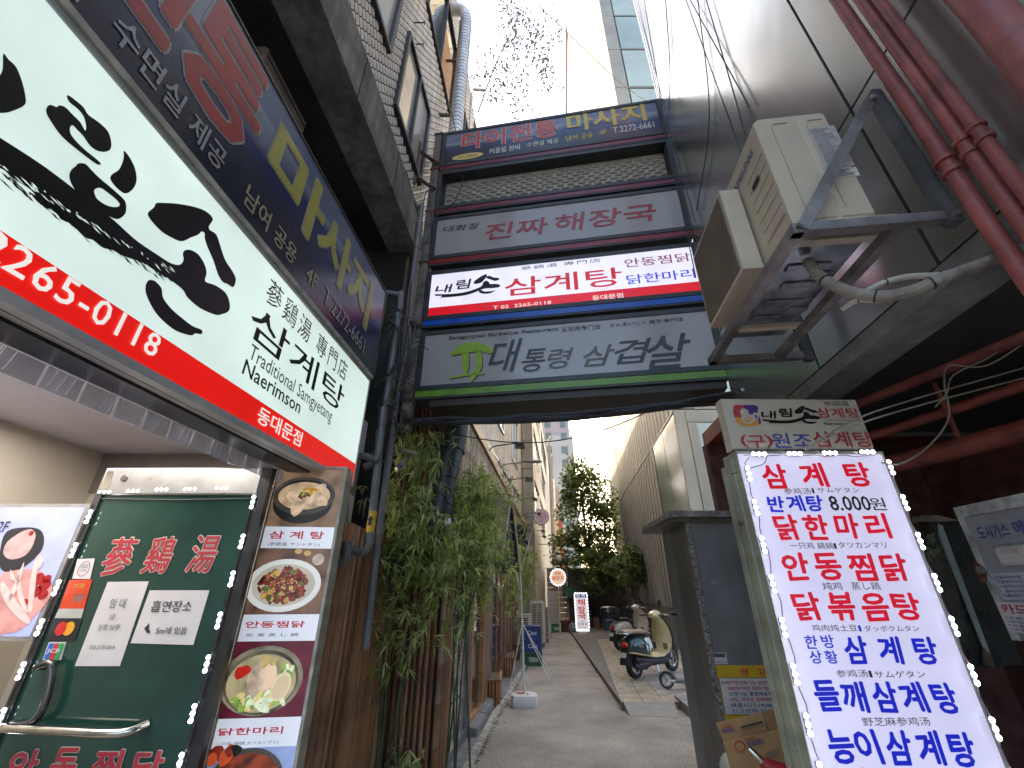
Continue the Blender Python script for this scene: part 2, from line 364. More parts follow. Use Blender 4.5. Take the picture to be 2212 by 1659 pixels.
m = MB(); m.box((0, -.03, -.23), (WB+.01, -.001, .008)); m.box((0, HB+.001, -.23), (WB+.01, HB+.014, .008)); m.box((WB+.001, -.001, -.23), (WB+.013, HB+.001, .008)); m.build('sign_frame', M('brown_frame', (.1, .085, .06), .5, .2, var=.3), T)
cA = crop(0, 0, .6028); cD = crop(700, 0, .6028)
L_ = lambda c, x, y: FB.l(c(x, y))
# thin line: room facilities
def run(body, cl, cr, h, mat, bold=.02, **k):      # centre-left, centre-right points and a height
    a = FB.l(cl); b = FB.l(cr); y = (a[1]+b[1])/2; return text(T, body, a[0], y-h/2, b[0], y+h/2, mat, bold=bold, **k)
run('수면실 제공', cA(718, 175), cA(1475, 1030), .125, whip)
run('커플룸 완비', (cA(100, -620)), (cA(560, -60)), .125, whip)
run('남여 공용', cD(440, 1260), cB(600, 190), .125, creamp)
run('4F', cB(670, 300), cB(745, 345), .10, creamp)
run('T.2272-6661', cB(785, 440), cB(1052, 760), .125, whip, bold=.012)
a = FB.l(cD(590, 1050)); b = FB.l(cB(1080, 480))
gx = (b[0]-a[0])
yl0, yl1 = .33, .76
text(T, '마', a[0], yl0, a[0]+gx*.40, yl1, yelp, bold=.045, out=whip, outw=.02)
text(T, '사', a[0]+gx*.40, yl0-.02, a[0]+gx*.72, yl1-.04, yelp, bold=.045, out=whip, outw=.02)
text(T, '지', a[0]+gx*.74, yl0-.04, a[0]+gx*1.02, yl1-.04, yelp, bold=.045, out=whip, outw=.02)
a = FB.l(cA(1110, 420)); b = FB.l(cD(470, 560)); e_ = FB.l(cA(1560, 760))
text(T, '통', a[0]-.02, .25, e_[0]+.10, .80, redp, bold=.05, out=whip, outw=.02)
text(T, '전', a[0]-.40, .25, a[0]-.05, .80, redp, bold=.05, out=whip, outw=.02)
text(T, '이', a[0]-.75, .25, a[0]-.43, .80, redp, bold=.05, out=whip, outw=.02)

# ================================================================ signboard tower over the alley
FT = Fr((-.987, 3.9, 0), (2.957, -.472))
lamp = {}
def tower_sign(z0, z1, strip, label, facem, depth=.24, hollow=False, under=0.):
    o = FT.o+Vector((0, 0, z0)); fr = Fr(o, FT.X); T = thing('lightbox_sign', label, 'sign', fr.mat(), 'lightbox signs stacked between the two alley posts')
    H = z1-z0; W = 3.0; fw = .05; m = MB()
    m.box((0, 0, -depth), (fw, H, .012)); m.box((W-fw, 0, -depth), (W, H, .012)); m.box((fw, 0, -depth), (W-fw, fw, .012)); m.box((fw, H-fw, -depth), (W-fw, H, .012))
    m.box((-.0, -.02-.075, -depth), (W, -.075, .0)); m.box((0, H, -depth), (W, H+.012, -.01))
    m.build('frame', FRAME, T)
    MB().box((.004, -.072, -depth), (W-.004, -.002, .004)).build('coloured_strip', strip, T)
    if under: MB().box((.15, -.15-under, -depth-.16), (W-.02, -.097, -.03)).build('lower_tray', M('tray_metal', (.05, .042, .035), .5, .3, var=.2), T)
    if not hollow: MB().box((fw, fw, -.05), (W-fw, H-fw, 0)).build('face_panel', facem, T)
    MB().box((fw, fw, -depth+.005), (W-fw, H-fw, -depth+.02)).build('back_panel', M('back_sheet', (.3, .29, .26), .6, var=.1), T)
    m = MB()
    for sx in (-.05, W-.0): 
        for yy in (.15, H-.15): m.box((sx, yy-.02, -.12), (sx+.05, yy+.02, -.08))
    m.build('bracket', RUSTY, T)
    return T, fr
cT = crop(1600, 350, .5877); cU = crop(1550, 900, .6329)
maroon = M('maroon_strip', (.16, .02, .035), .3, var=.15); bluestrip = M('blue_strip', (.01, .09, .45), .3, var=.1); greenstrip = M('green_strip', (.13, .27, .02), .35, var=.15)
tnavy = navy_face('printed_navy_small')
greyface = M('unlit_milky_acrylic', (.36, .34, .33), .12, var=.04, sc=1.5)
whiteface = E('lit_acrylic_cool', '#eeeaff', .86, var=.03)
# top: massage
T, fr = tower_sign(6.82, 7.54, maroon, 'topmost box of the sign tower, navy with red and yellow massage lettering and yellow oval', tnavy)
rp = M('red_print_tower', (.55, .06, .05), .35, var=.08); yp = M('yellow_print_tower', (.62, .47, .07), .35, var=.08); wp = M('white_print_tower', (.66, .64, .62), .35, var=.06)
textp(T, fr, '타이전통', cT(370, 410), cT(1005, 205), rp, bold=.045, out=wp, outw=.02)
textp(T, fr, '마사지', cT(1085, 290), cT(1585, 100), yp, bold=.05)
textp(T, fr, '커플룸 완비', cT(555, 440), cT(760, 372), wp, bold=.02)
textp(T, fr, '수면실 제공', cT(808, 395), cT(1018, 330), wp, bold=.02)
textp(T, fr, '남여 공용', cT(1072, 355), cT(1248, 292), yp, bold=.02)
textp(T, fr, '4F', cT(1293, 312), cT(1340, 275), yp, bold=.02)
textp(T, fr, 'T.2272-6661', cT(1388, 300), cT(1655, 218), wp, bold=.015)
a = fr.l(cT(305, 480)); b = fr.l(cT(518, 425)); cx, cy = (a[0]+b[0])/2, (a[1]+b[1])/2
MB().ell((cx, cy), ((b[0]-a[0])/2, .062), .004, 28).build('yellow_oval', M('cream_oval', (.66, .55, .2), .35, var=.05), T)
text(T, '24시 OPEN', cx-.13, cy-.03, cx+.13, cy+.03, rp, z=.007, bold=.02)
# second: hollow with embossed sheet
T, fr = tower_sign(6.0, 6.70, maroon, 'empty second box from the top of the sign tower, its bare embossed sheet showing', None, hollow=True)
emb = M('embossed_sheet', (.42, .39, .32), .5, .15, var=.15, streak=.3)
t0 = MB()
n = 10; ring = lambda r_, z: [(.055*r_*math.cos(2*math.pi*i/n), .02*r_*math.sin(2*math.pi*i/n), z) for i in range(n)]
t0.loft([ring(1, 0), ring(.8, .012), ring(.35, .02)], cap=True); td = t0.data('embossed_bump', emb, True)
MB().box((.06, .06, -.145), (2.94, .64, -.135)).build('embossed_sheet', emb, T)
for r_ in range(10):
    for c_ in range(21):
        o = obj('embossed_bump', td, T); o.location = (.13+c_*.135+(.0675 if r_ % 2 else 0), .09+r_*.052, -.134)
m = MB(); m.box((.055, .08, -.2), (.12, .30, -.17)); m.box((2.88, .08, -.2), (2.94, .62, -.17)); m.build('tube_holder', WHITEM, T)
# third: unlit hangover soup
T, fr = tower_sign(5.16, 5.85, M('dark_red_strip', (.22, .02, .02), .3, var=.1), 'grey unlit third box of the sign tower with five red Korean syllables', greyface)
rg = M('greyed_red_print', (.36, .04, .05), .4, var=.1); bk = M('greyed_black_print', (.05, .05, .05), .4, var=.1)
textp(T, fr, '대화정', cT(245, 965), cT(488, 895), bk, bold=.015, shear=.15)
textp(T, fr, '진짜', cT(530, 1015), cT(945, 860), rg, bold=.03, shear=.12)
textp(T, fr, '해장국', cT(1005, 960), cT(1662, 765), rg, bold=.03, shear=.12)
# fourth: lit
T, fr = tower_sign(4.28, 4.97, bluestrip, 'brightly lit fourth box of the sign tower, white with red lettering over a blue strip', whiteface)
a = fr.l(cU(215, 500)); MB().rect(.05, .05, 2.95, a[1]+.01, .003).build('red_band', E('lit_red_cool', '#d81020', .75), T)
lr = E('lit_red_letters', '#c81a1a', .75); lb = E('lit_blue_letters', '#1538c8', .8); lm = E('lit_maroon_letters', '#8a2030', .6)
textp(T, fr, '蔘鷄湯 專門店', cU(792, 262), cU(1285, 185), ink, space=1.2)
textp(T, fr, '삼계탕', cU(692, 425), cU(1410, 240), lr, bold=.02)
textp(T, fr, '안동찜닭', cU(1440, 245), cU(1838, 150), lm, bold=.012)
textp(T, fr, '닭한마리', cU(1455, 350), cU(1865, 250), lb, bold=.012)
textp(T, fr, 'T 02  2265-0118', cU(620, 505), cU(980, 450), litwhite, z=.007, bold=.02)
textp(T, fr, '동대문점', cU(1238, 450), cU(1425, 402), litwhite, z=.007, bold=.02)
def small_logo(T, x0, y0, w_, h_, mat, z=.004):
    """the brush wordmark at small size: three syllables over a long stroke"""
    text(T, '내', x0, y0+h_*.28, x0+w_*.27, y0+h_*.68, mat, z=z, bold=.045, shear=.1)
    text(T, '림', x0+w_*.33, y0+h_*.38, x0+w_*.56, y0+h_*.84, mat, z=z, bold=.045, shear=.1)
    xs = [p[0] for p in LOGO['roof']]+[p[0] for p in LOGO['foot']]; ys = [p[1] for p in LOGO['roof']]+[p[1] for p in LOGO['foot']]
    ax, bx, ay, by = min(xs), max(xs), min(ys), max(ys)
    f = lambda p: (x0+w_*(.60+.40*(p[0]-ax)/(bx-ax)), y0+h_*(p[1]-ay)/(by-ay))
    for n in ('roof', 'foot'): m = MB(); stroke(m, n, f, z); m.build('brush_stroke', mat, T)
    sl = [(0, .24), (.1, .21), (.3, .17), (.5, .20), (.66, .32), (.73, .42), (.755, .60), (.80, .66), (.84, .58), (.86, .47), (.93, .46), (1.01, .38), (1.0, .27), (.9, .25), (.78, .27), (.66, .16), (.55, .07), (.4, .02), (.1, .04), (.12, .12), (.02, .15)]
    m = MB(); m.poly(smooth([(x0+w_*p[0], y0+h_*p[1]) for p in sl], 3), z+.001); m.build('brush_stroke', mat, T)
a = fr.l(cU(255, 440)); b = fr.l(cU(658, 285)); small_logo(T, a[0], a[1]-.0, b[0]-a[0], b[1]-a[1]+.02, ink)
# fifth: barbecue
T, fr = tower_sign(3.42, 4.13, greenstrip, 'lowest box of the sign tower, grey and unlit with green and black brush lettering', greyface, under=.02, depth=.3)
dk = M('dark_brush_print', (.035, .035, .032), .4, var=.2); gp = M('lime_print', (.27, .42, .02), .4, var=.15)
textp(T, fr, 'Samgyupsal Barbecue Restaurant', cU(340, 700), cU(1025, 612), dk, bold=.04, shear=.2)
textp(T, fr, '五花肉专门店', cU(1045, 645), cU(1285, 595), dk, bold=.02)
textp(T, fr, 'さんまいにく 焼き 専門店', cU(1345, 615), cU(1798, 552), dk, bold=.015)
brown = M('faded_brush_print', (.1, .09, .075), .4, var=.25)
for body, bl, tr, mt in (('대', (590, 900), (800, 685), dk), ('통', (800, 895), (945, 745), dk), ('령', (960, 875), (1118, 740), brown), ('삼', (1185, 860), (1370, 720), brown), ('겹', (1385, 845), (1600, 680), dk), ('살', (1590, 875), (1835, 650), dk)):
    textp(T, fr, body, cU(*bl), cU(*tr), mt, bold=.022, shear=.3)
for pts in ([(350,790),(400,735),(470,710),(540,712),(620,750),(600,780),(540,765),(480,770),(400,785)], [(430,770),(462,775),(470,830),(455,905),(435,890),(428,830)], [(510,770),(545,775),(550,850),(530,900),(475,960),(490,900),(515,850)], [(350,925),(450,905),(555,898),(555,908),(450,918),(355,935)]):
    q = [fr.l(cU(*p)) for p in pts]
    m = MB(); m.poly(smooth([(a+.012, b-.010) for a, b in q], 2), .003); m.build('brush_shadow', dk, T)
    m = MB(); m.poly(smooth(q, 3), .005); m.build('brush_stroke', gp, T)
# posts
def post(x, zt, label, zb=0.):
    fr = Fr(FT.o, FT.X); T = thing('sign_post', label, 'post', (fr.o+fr.X*x-fr.N*.02), 'steel posts of the sign tower', rz=math.atan2(fr.X.y, fr.X.x))
    m = MB(); m.box((-.05, -.045, zb), (.05, .045, zt)); m.build('square_tube', RUSTY, T)
    m = MB(); m.box((-.065, -.06, zt), (.065, .06, zt+.015)); m.build('cap', RUSTY, T)
    for z in (3.3, 4.2, 5.1, 5.95, 6.75): MB().box((-.06, -.055, z), (.06, .05, z+.03)).build('weld_collar', M('rust', (.16, .07, .035), .85, var=.3), T)
post(-.065, 7.5, 'rusty left steel post of the sign tower beside the grey pipes', 3.0); post(3.085, 7.56, 'right steel post of the sign tower in front of the metal wall')
T = thing('cable_bundle', 'thick black cable bundle sagging across the alley below the lowest signboard', 'cable', (0, 0, 0))
A = FT.o+FT.X*(-.08)+Vector((0, -.02, 3.09)); B = FT.o+FT.X*3.2+Vector((0, -.02, 3.17)); rn = random.Random(5)
for k in range(6):
    pts = []
    for i in range(15):
        t = i/14; p = A.lerp(B, t); p += Vector((rn.gauss(0, .008), rn.gauss(0, .012)+.02*math.cos(k), .015*math.sin(k*1.05)-.10*math.sin(math.pi*t)*(.75+.04*k)+rn.gauss(0, .006)))
        pts.append(p)
    MB().tube(pts, .02, 6).build('cable', WIRE, T, True)
T = thing('sagging_wire', 'single thin wire sagging across the alley below the thick bundle', 'wire')
A2 = FT.o+Vector((-.1, .3, 3.2)); B2 = FT.o+FT.X*3.1+Vector((0, .5, 3.6))
MB().tube([A2.lerp(B2, i/16)+Vector((0, 0, -.45*math.sin(math.pi*i/16))) for i in range(17)], .006, 5).build('wire', WIRE, T)
# ================================================================ left building: upper tiled wall, slab, dark recess
tilem = M('cream_relief_tile', (.78, .71, .62), .5, var=.14, sc=2.2, streak=.3, dirt=(.12, .09, .08))
joint = M('dark_tile_joint', (.045, .04, .04), .9, var=.3)
conc = M('stained_concrete', (.24, .225, .2), .85, var=.3, sc=3, streak=.45, dirt=(.06, .055, .05), bump=.3, bsc=30)
darkw = M('dark_shade_render', (.035, .033, .032), .9, var=.35, sc=2)  # near-black puts the shade of the unlit recess into the colour; also colours joints
def LW(y): return -1.5+.0734*y if y <= 7 else -.986+.1385*(y-7)
BL_ = thing('tiled_building', 'building with cream fish-scale tiles and a concrete slab edge over the left signs', 'building', (0, 0, 0))
m = MB()
def wallseg(m, y0, y1, z0, z1, off=0., th=.2, f=LW):
    a0, a1 = f(y0)+off, f(y1)+off
    m.hexa([(a0-th, y0, z0), (a0, y0, z0), (a1, y1, z0), (a1-th, y1, z0), (a0-th, y0, z1), (a0, y0, z1), (a1, y1, z1), (a1-th, y1, z1)])
wallseg(m, -1.2, 7, 5.86, 13.0, -.02, 4.)
wallseg(m, 7, 17.3, 3.9, 13.0, -.02, 4.)
wallseg(m, 4.05, 7, 3.95, 5.86, -.03, 4)
m.build('wall', joint, BL_)
WINS = [(2.86, 3.8, 6.45, 7.85), (1.4, 2.45, 6.8, 8.4), (3.2, 4.75, 9.5, 11.5), (1.6, 2.7, 9.6, 11.6), (5.4, 6.4, 9.4, 11.2), (7.3, 9.2, 3.95, 4.75), (9.7, 11.4, 3.95, 4.75), (12.0, 13.7, 3.95, 4.75), (14.3, 16.0, 3.95, 4.75), (10.9, 12.2, 5.9, 7.4), (14.2, 15.6, 5.7, 7.4), (7.6, 9.2, 5.9, 7.3)]
def tile_at(m, y, z, w_=.044, h_=.073):
    x = LW(y)-.018; s_ = .0734 if y < 7 else .1385
    m.add([(x-s_*w_, y-w_, z), (x, y, z-h_), (x+s_*w_, y+w_, z), (x, y, z+h_), (x+.013, y, z-.004)], [(0, 1, 4), (1, 2, 4), (2, 3, 4), (3, 0, 4)])
pos = []
def inwin(y, z, e=.06): return any(a-e < y < b+e and c_-e < z < d_+e for a, b, c_, d_ in WINS)
r_ = 0; z = 5.93
while z < 12.9:
    y = 1.0+(.056 if r_ % 2 else 0)
    while y < 6.95:
        if not inwin(y, z): pos.append((y, z))
        y += .112
    z += .077; r_ += 1
pos.sort(key=lambda p: (p[0]-3.1)**2*1.2+(p[1]-6.2)**2)
tm = MB(); x0_ = LW(0); tile_at(tm, 0, 0); tm.v = [(a-(LW(0)-.018), b, c_) for a, b, c_ in tm.v]; tdat = tm.data('tile', tilem)
for y, z in pos[:300]: o = obj('tile', tdat, BL_); o.location = (LW(y)-.018, y, z)
m = MB()
for y, z in pos[300:]: tile_at(m, y, z)
z = 3.98; r_ = 0
while z < 8.6:
    y = 7.05+(.07 if r_ % 2 else 0)
    while y < 17.2:
        if not inwin(y, z, .05) and not (7.0 < y < 7.6): tile_at(m, y, z, .062, .072)
        y += .14
    z += .078; r_ += 1
o = m.build('tiles', tilem, BL_); o['kind'] = 'stuff'
alum = M('aluminium_frame', (.42, .42, .42), .4, .5, var=.15); dkfr = M('dark_window_frame', (.05, .05, .052), .5, .2, var=.2)
blind = M('pale_blind_glass', (.45, .44, .41), .12, var=.12, sc=2); dglass = M('dark_glass', (.03, .045, .045), .05, var=.2, sc=1.2, spec=.9)
for i, (a, b, c_, d_) in enumerate(WINS):
    m = MB()
    for (e0, e1, f0, f1) in ((a-.05, b+.05, c_-.06, c_), (a-.05, b+.05, d_, d_+.05), (a-.05, a, c_, d_), (b, b+.06, c_, d_), ((a+b)/2-.02, (a+b)/2+.02, c_, d_)):
        wallseg(m, e0, e1, f0, f1, .03, .07)
    W_ = m.build('window', dkfr if i < 5 else alum, BL_)
    m = MB(); wallseg(m, a, b, c_, d_, -.012, .006); m.build('pane', blind if i in (0, 1, 3) else dglass, W_)
m = MB(); wallseg(m, 4.0, 4.7, 9.55, 10.8, -.004, .004); m.build('window_poster', M('red_yellow_poster', (.5, .12, .1), .5, var=.5, sc=9, col2=(.6, .45, .12)), BL_)
m = MB(); wallseg(m, -1.2, 4.0, 5.28, 5.86, .06, .34)
sb = m.build('slab_edge', conc, BL_)
for y in (.2, 1.15, 2.1, 3.0):
    m = MB(); wallseg(m, y, y+.012, 5.28, 5.86, .063, .004); m.build('joint', darkw, sb)
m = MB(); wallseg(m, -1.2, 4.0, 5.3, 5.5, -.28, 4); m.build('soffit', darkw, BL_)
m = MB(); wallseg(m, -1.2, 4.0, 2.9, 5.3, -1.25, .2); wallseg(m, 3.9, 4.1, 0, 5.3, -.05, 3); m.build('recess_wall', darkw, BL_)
m = MB(); wallseg(m, 6.4, 6.55, 5.9, 13, .02, .1); m.build('downpipe', alum, BL_)
for (y, z, L) in ((2.6, 9.1, .12), (2.75, 8.75, .1), (2.9, 8.3, .14), (3.05, 8.1, .1), (4.2, 8.5, .14), (1.9, 8.9, .1)):
    m = MB(); m.tube([(LW(y), y, z), (LW(y)+L, y, z)], .008, 5); m.tube([(LW(y)+L, y, z-.05), (LW(y)+L, y, z+.05)], .007, 5); m.build('wall_hook', BLACK, BL_)
# sheet box in the dark recess
T = thing('aircon_box', 'beige metal box hanging in the dark recess above the navy massage sign', 'air conditioner', (-1.86, 2.05, 5.13), rz=R(-4))
b_ = MB(); b_.bev((-.35, -.3, 0), (.03, .3, .44), .02); b_.build('casing', M('beige_casing', (.36, .3, .24), .5, var=.12, streak=.2), T)
MB().box((.031, -.27, .09), (.036, .27, .1)).build('groove', BLACK, T); MB().box((.031, -.27, .15), (.036, .27, .158)).build('groove', BLACK, T)
# galvanised spiral duct up the tiled wall
galv = M('galvanised_spiral', (.66, .67, .68), .38, .5, var=.12, sc=3)
T = thing('spiral_duct', 'shiny galvanised spiral duct rising past the tiled wall to an elbow under the rooftop leaves', 'duct')
dc = (-.9, 4.3); m = MB(); zz = [8.0+.09*i for i in range(45)]
pts = [(dc[0], dc[1], 7.2), (dc[0], dc[1], 11.6), (dc[0]-.03, dc[1], 11.85), (dc[0]-.12, dc[1], 12.0), (dc[0]-.35, dc[1], 12.05)]
m.tube(pts, .11, 20); m.build('duct_pipe', galv, T, True)
m = MB()
for i in range(44):
    z = 7.3+i*.1; m.tube([(dc[0]+.1125*math.cos(t), dc[1]+.1125*math.sin(t), z+.05*t/6.28) for t in [2*math.pi*k/16 for k in range(17)]], .0045, 4)
m.build('spiral_seam', M('duct_seam', (.12, .12, .13), .4, .6), T)['kind'] = 'stuff'
for z in (8.6, 10.2): MB().box((dc[0]-.32, dc[1]-.02, z), (dc[0]-.1, dc[1]+.02, z+.03)).build('bracket', RUSTY, T)
# lower black duct
T = thing('black_duct', 'fat black insulated duct descending in front of the bamboo boards and curving into the plants', 'duct')
bd = M('black_duct_wrap', (.03, .032, .035), .42, var=.3, sc=8, bump=.25, bsc=14)
path = arc([(-.60, 4.55, 4.6), (-.61, 4.55, 3.9), (-.65, 4.55, 3.2), (-.72, 4.5, 2.75), (-.75, 4.48, 2.4), (-.80, 4.45, 2.08), (-.93, 4.42, 1.88), (-1.2, 4.4, 1.85)], 5)
m = MB(); m.tube(path, [.15+.004*math.sin(i*1.9) for i in range(len(path))], 20); m.build('duct_pipe', bd, T, True)
for i in (8, 12, 16, 20, 25, 29): 
    a, b = path[i], path[i+1]; MB().tube([a, a.lerp(b, .12)], .162, 20).build('band', M('black_band', (.05, .05, .053), .35, var=.2), T, True)
MB().add([(-.66, 4.345, 2.16), (-.60, 4.35, 2.18), (-.61, 4.345, 2.24), (-.67, 4.34, 2.22)], [(0, 1, 2, 3)]).build('silver_sticker', M('silver_tape', (.5, .5, .52), .3, .6), T)

# ================================================================ shop under the sign
INT = E('lit_ceiling', '#8d86a0', .50, var=.08, sc=1.2)
beige = M('beige_interior_paint', (.52, .46, .38), .6, var=.06, sc=1.5)
SH = thing('restaurant_shop', 'shop room under the glowing sign, beige walls and pale lilac ceiling', 'shop')
m = MB(); m.hexa([(-3.9, -1, 2.62), (-1.46, -1, 2.62), (-1.25, 3.44, 2.62), (-3.9, 3.44, 2.62), (-3.9, -1, 2.9), (-1.46, -1, 2.9), (-1.25, 3.44, 2.9), (-3.9, 3.44, 2.9)])
m.build('ceiling', M('lilac_white_ceiling', (.5, .48, .56), .5, var=.05), SH)
MB().box((-3.6, -1, 0), (-3.4, 3.6, 2.62)).build('side_wall', beige, SH)
m = MB(); m.box((-3.4, 3.44, 0), (-1.32, 3.6, 2.3)); m.build('back_wall', beige, SH)
MB().box((-3.4, 3.42, 2.3), (-1.32, 3.6, 2.62)).build('bulkhead', M('brown_bulkhead', (.2, .17, .15), .6, var=.1), SH)
m = MB(); m.hexa([(-1.66, -1, 2.26), (-1.60, -1, 2.26), (-1.31, 3.1, 2.26), (-1.37, 3.1, 2.26), (-1.66, -1, 2.62), (-1.60, -1, 2.62), (-1.31, 3.1, 2.62), (-1.37, 3.1, 2.62)])
m.build('black_header', M('black_beam', (.012, .012, .013), .3, var=.3, sc=4), SH)
for i in range(2):
    T = thing('socket_box', 'small pale socket box under the shop ceiling, %s of two above the green door' % ('left' if i == 0 else 'right'), 'socket', (-1.95+.2*i, 3.40, 2.33), 'socket boxes')
    MB().bev((0, -.03, 0), (.13, .0, .07), .006).build('casing', WHITEM, T); MB().box((.03, -.034, .02), (.1, -.0305, .05)).build('socket_face', BLACK, T)
area('shop_ceiling_lamp', (-2.5, 1.9, 2.58), (0, 0, 0), 1.2, 1.6, 10, (1, .93, .86))
# clear strip curtain
film = M('clear_plastic_strip', (.55, .56, .62), .12, var=.1, alpha=.55, spec=.8)
T = thing('strip_curtain', 'clear ribbed plastic strip hanging under the black beam of the shop front', 'curtain')
rn = random.Random(2)
for i in range(26):
    y = -.3+i*.125; x = -1.585+.0734*y; 
    m = MB(); m.hexa([(x, y, 2.175), (x+.004, y, 2.175), (x+.012, y+.115, 2.175), (x+.008, y+.115, 2.175), (x, y, 2.25), (x+.004, y, 2.25), (x+.012, y+.115, 2.25), (x+.008, y+.115, 2.25)])
    m.build('plastic_strip', film, T)
rib = M('strip_glint', (.8, .82, .9), .15, .2)  # pale rib colour paints in the glints on the clear plastic
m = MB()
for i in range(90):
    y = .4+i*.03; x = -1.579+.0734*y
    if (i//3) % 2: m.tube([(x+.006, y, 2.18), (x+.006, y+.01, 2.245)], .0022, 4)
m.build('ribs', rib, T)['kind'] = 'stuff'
# menu screen
FS = Fr((-3.5, 2.46, 1.36), (1, .0)); T = thing('menu_screen', 'bright wall screen showing a chicken bowl and a hand, at the far left', 'screen', FS.mat())
cS = crop(0, 1750, .768)
scr = E('screen_light', '#b4bbee', .52, var=.14, sc=5)
a = FS.l(cS(440, 322)); b = FS.l(cS(150, 985)); x1, y1, y0 = (a[0]+b[0])/2, a[1], b[1]
MB().box((0, y0-.02, -.05), (x1+.02, y1+.02, -.002)).build('bezel', M('silver_bezel', (.4, .4, .41), .3, .6), T)
MB().rect(0, y0, x1, y1, 0).build('picture_area', scr, T)
def pp(fr, c, pts, n=3): return smooth([fr.l(c(*p)) for p in pts], n)
m = MB(); m.poly(pp(FS, cS, [(0,560),(20,470),(60,435),(150,425),(210,440),(228,490),(210,550),(150,610),(70,655),(20,650),(0,620)]), .002); m.build('pictured_bowl', E('px_bowl', '#2a2a30', .7), T)
m = MB(); m.poly(pp(FS, cS, [(20,560),(40,500),(110,450),(160,435),(185,460),(170,520),(130,570),(60,590)]), .003); m.build('pictured_chicken', E('px_chicken', '#c8a8a8', .6, var=.2, sc=24), T)
for i, (cx, cy, r) in enumerate([(200,690,38),(235,720,36),(190,755,34),(225,770,30),(165,455,16),(245,690,26),(130,810,22)]):
    a = FS.l(cS(cx, cy)); MB().ell(a, (r*.00085, r*.0008), .005, 14).build('pictured_jujube', E('px_red', '#9c1f22', .8, var=.2, sc=30), T)
m = MB(); m.poly(pp(FS, cS, [(0,690),(60,650),(130,640),(200,640),(250,690),(270,740),(250,800),(190,870),(110,950),(20,970),(0,960)]), .0025); m.build('pictured_hand', E('px_hand', '#d89a96', .6, var=.2, sc=14), T)
for q in ([(60,640),(90,700),(60,690)], [(100,640),(120,760),(150,860),(120,840),(90,740)], [(200,570),(190,700),(170,850),(150,850),(160,700),(185,600)], [(20,700),(90,800),(160,900),(140,920),(60,850),(10,760)], [(130,600),(110,700),(60,800),(50,780),(90,690)], [(205,560),(230,600),(200,640),(195,600)]):
    m = MB(); m.poly(pp(FS, cS, q, 2), .006); m.build('pictured_root', E('px_root', '#dcc6c2', .6, var=.12, sc=30), T)
a = FS.l(cS(-60, 450)); b = FS.l(cS(62, 395)); text(T, 'N2F', a[0], a[1], b[0], b[1], BLACK, z=.006, bold=.02)
# open green glass door with LED string
FD = Fr((-2.30, 2.38, 0), (1, -.01)); T = thing('glass_door', 'open green glass shop door with red Chinese characters, two paper notices and a long handle', 'door', FD.mat())
DW, DH = .90, 2.22
grn = M('green_door_film', (.016, .058, .045), .05, var=.22, sc=1.3, spec=.8)
MB().box((.03, .02, -.006), (DW-.02, DH-.15, .006)).build('glass', grn, T)
hd = M('brushed_rail', (.42, .41, .40), .28, .7, var=.12, sc=5)
MB().bev((0, DH-.15, -.02), (DW, DH, .025), .008).build('top_rail', hd, T)
m = MB(); m.box((0, 0, -.02), (.035, DH-.15, .02)); m.build('stile', M('dark_stile', (.07, .07, .07), .3, .4), T); m = MB(); m.box((DW-.025, 0, -.02), (DW+.05, DH-.0, .02)); m.build('stile', M('black_stile', (.016, .017, .018), .3, var=.3), T)
a = FD.l(cS(600, 185)); m = MB(); m.poly([(.03, DH-.14), (.02, DH-.02), (.055, DH-.02), (.07, DH-.10)], .027, d=.002); m.build('chrome_cover', M('chrome', (.8, .8, .78), .08, 1.), T)
MB().ell((.13, DH-.06), (.018, .018), .03, 14, d=.004).build('lock_cylinder', M('chrome_dark', (.3, .3, .3), .2, 1.), T)
cream = M('cream_outline', (.62, .55, .47), .4, var=.05); dred = M('dark_red_vinyl', (.42, .03, .05), .35, var=.1)
for body, q0, q1 in (('蔘', (500, 672), (730, 480)), ('鷄', (715, 660), (925, 475)), ('湯', (945, 655), (1148, 468))):
    a = FD.l(cS(*q0)); b = FD.l(cS(*q1)); text(T, body, a[0]+.01, a[1], b[0]-.005, b[1], dred, z=.011, bold=.02, out=cream, outw=.022, shear=.1)
for body, q0, q1 in (('안', (20, 1740), (230, 1565)), ('동', (240, 1740), (430, 1555)), ('찜', (455, 1740), (650, 1565)), ('닭', (665, 1740), (860, 1570))):
    a = FD.l(cS(*q0)); b = FD.l(cS(*q1)); text(T, body, a[0], a[1], b[0], b[1], dred, z=.011, bold=.05, out=cream, outw=.022)
paper = M('white_paper', (.6, .57, .57), .7, var=.05, sc=5)
def sheet(pts, mat, nm, z=.009):
    m = MB(); m.poly([FD.l(cS(*p)) for p in pts][::-1], z, d=.002); return m.build(nm, mat, T)
sheet([(560,705),(770,702),(622,1135),(392,1135)], paper, 'paper_notice')
sheet([(775,748),(1080,748),(998,1027),(678,1018)], paper, 'paper_notice', .010)
pk = M('pencil_print', (.12, .12, .13), .6)
for body, q0, q1, bo in (('임 대', (566,838),(662,790),.0), ('3층', (566,898),(608,868),.0), ('실평 50평', (508,952),(628,920),.0), ('010-2170-5814', (468,1048),(602,1028),.0)):
    textp(T, FD, body, cS(*q0), cS(*q1), pk, z=.0125, bold=bo)
for body, q0, q1 in (('흡연장소', (778,858),(1002,800)), ('5m에 있음', (805,972),(972,935))): textp(T, FD, body, cS(*q0), cS(*q1), M('black_marker', (.04, .04, .045), .6), z=.0135, bold=.01)
m = MB(); m.poly([FD.l(cS(*p)) for p in [(750,942),(775,915),(775,930),(772,945),(783,962),(765,966),(755,950)]][::-1], .0135); m.build('arrow', M('black_marker2', (.03, .03, .03), .6), T)
def sticker(pts, mat, nm='sticker'): return sheet(pts, mat, nm, .010)
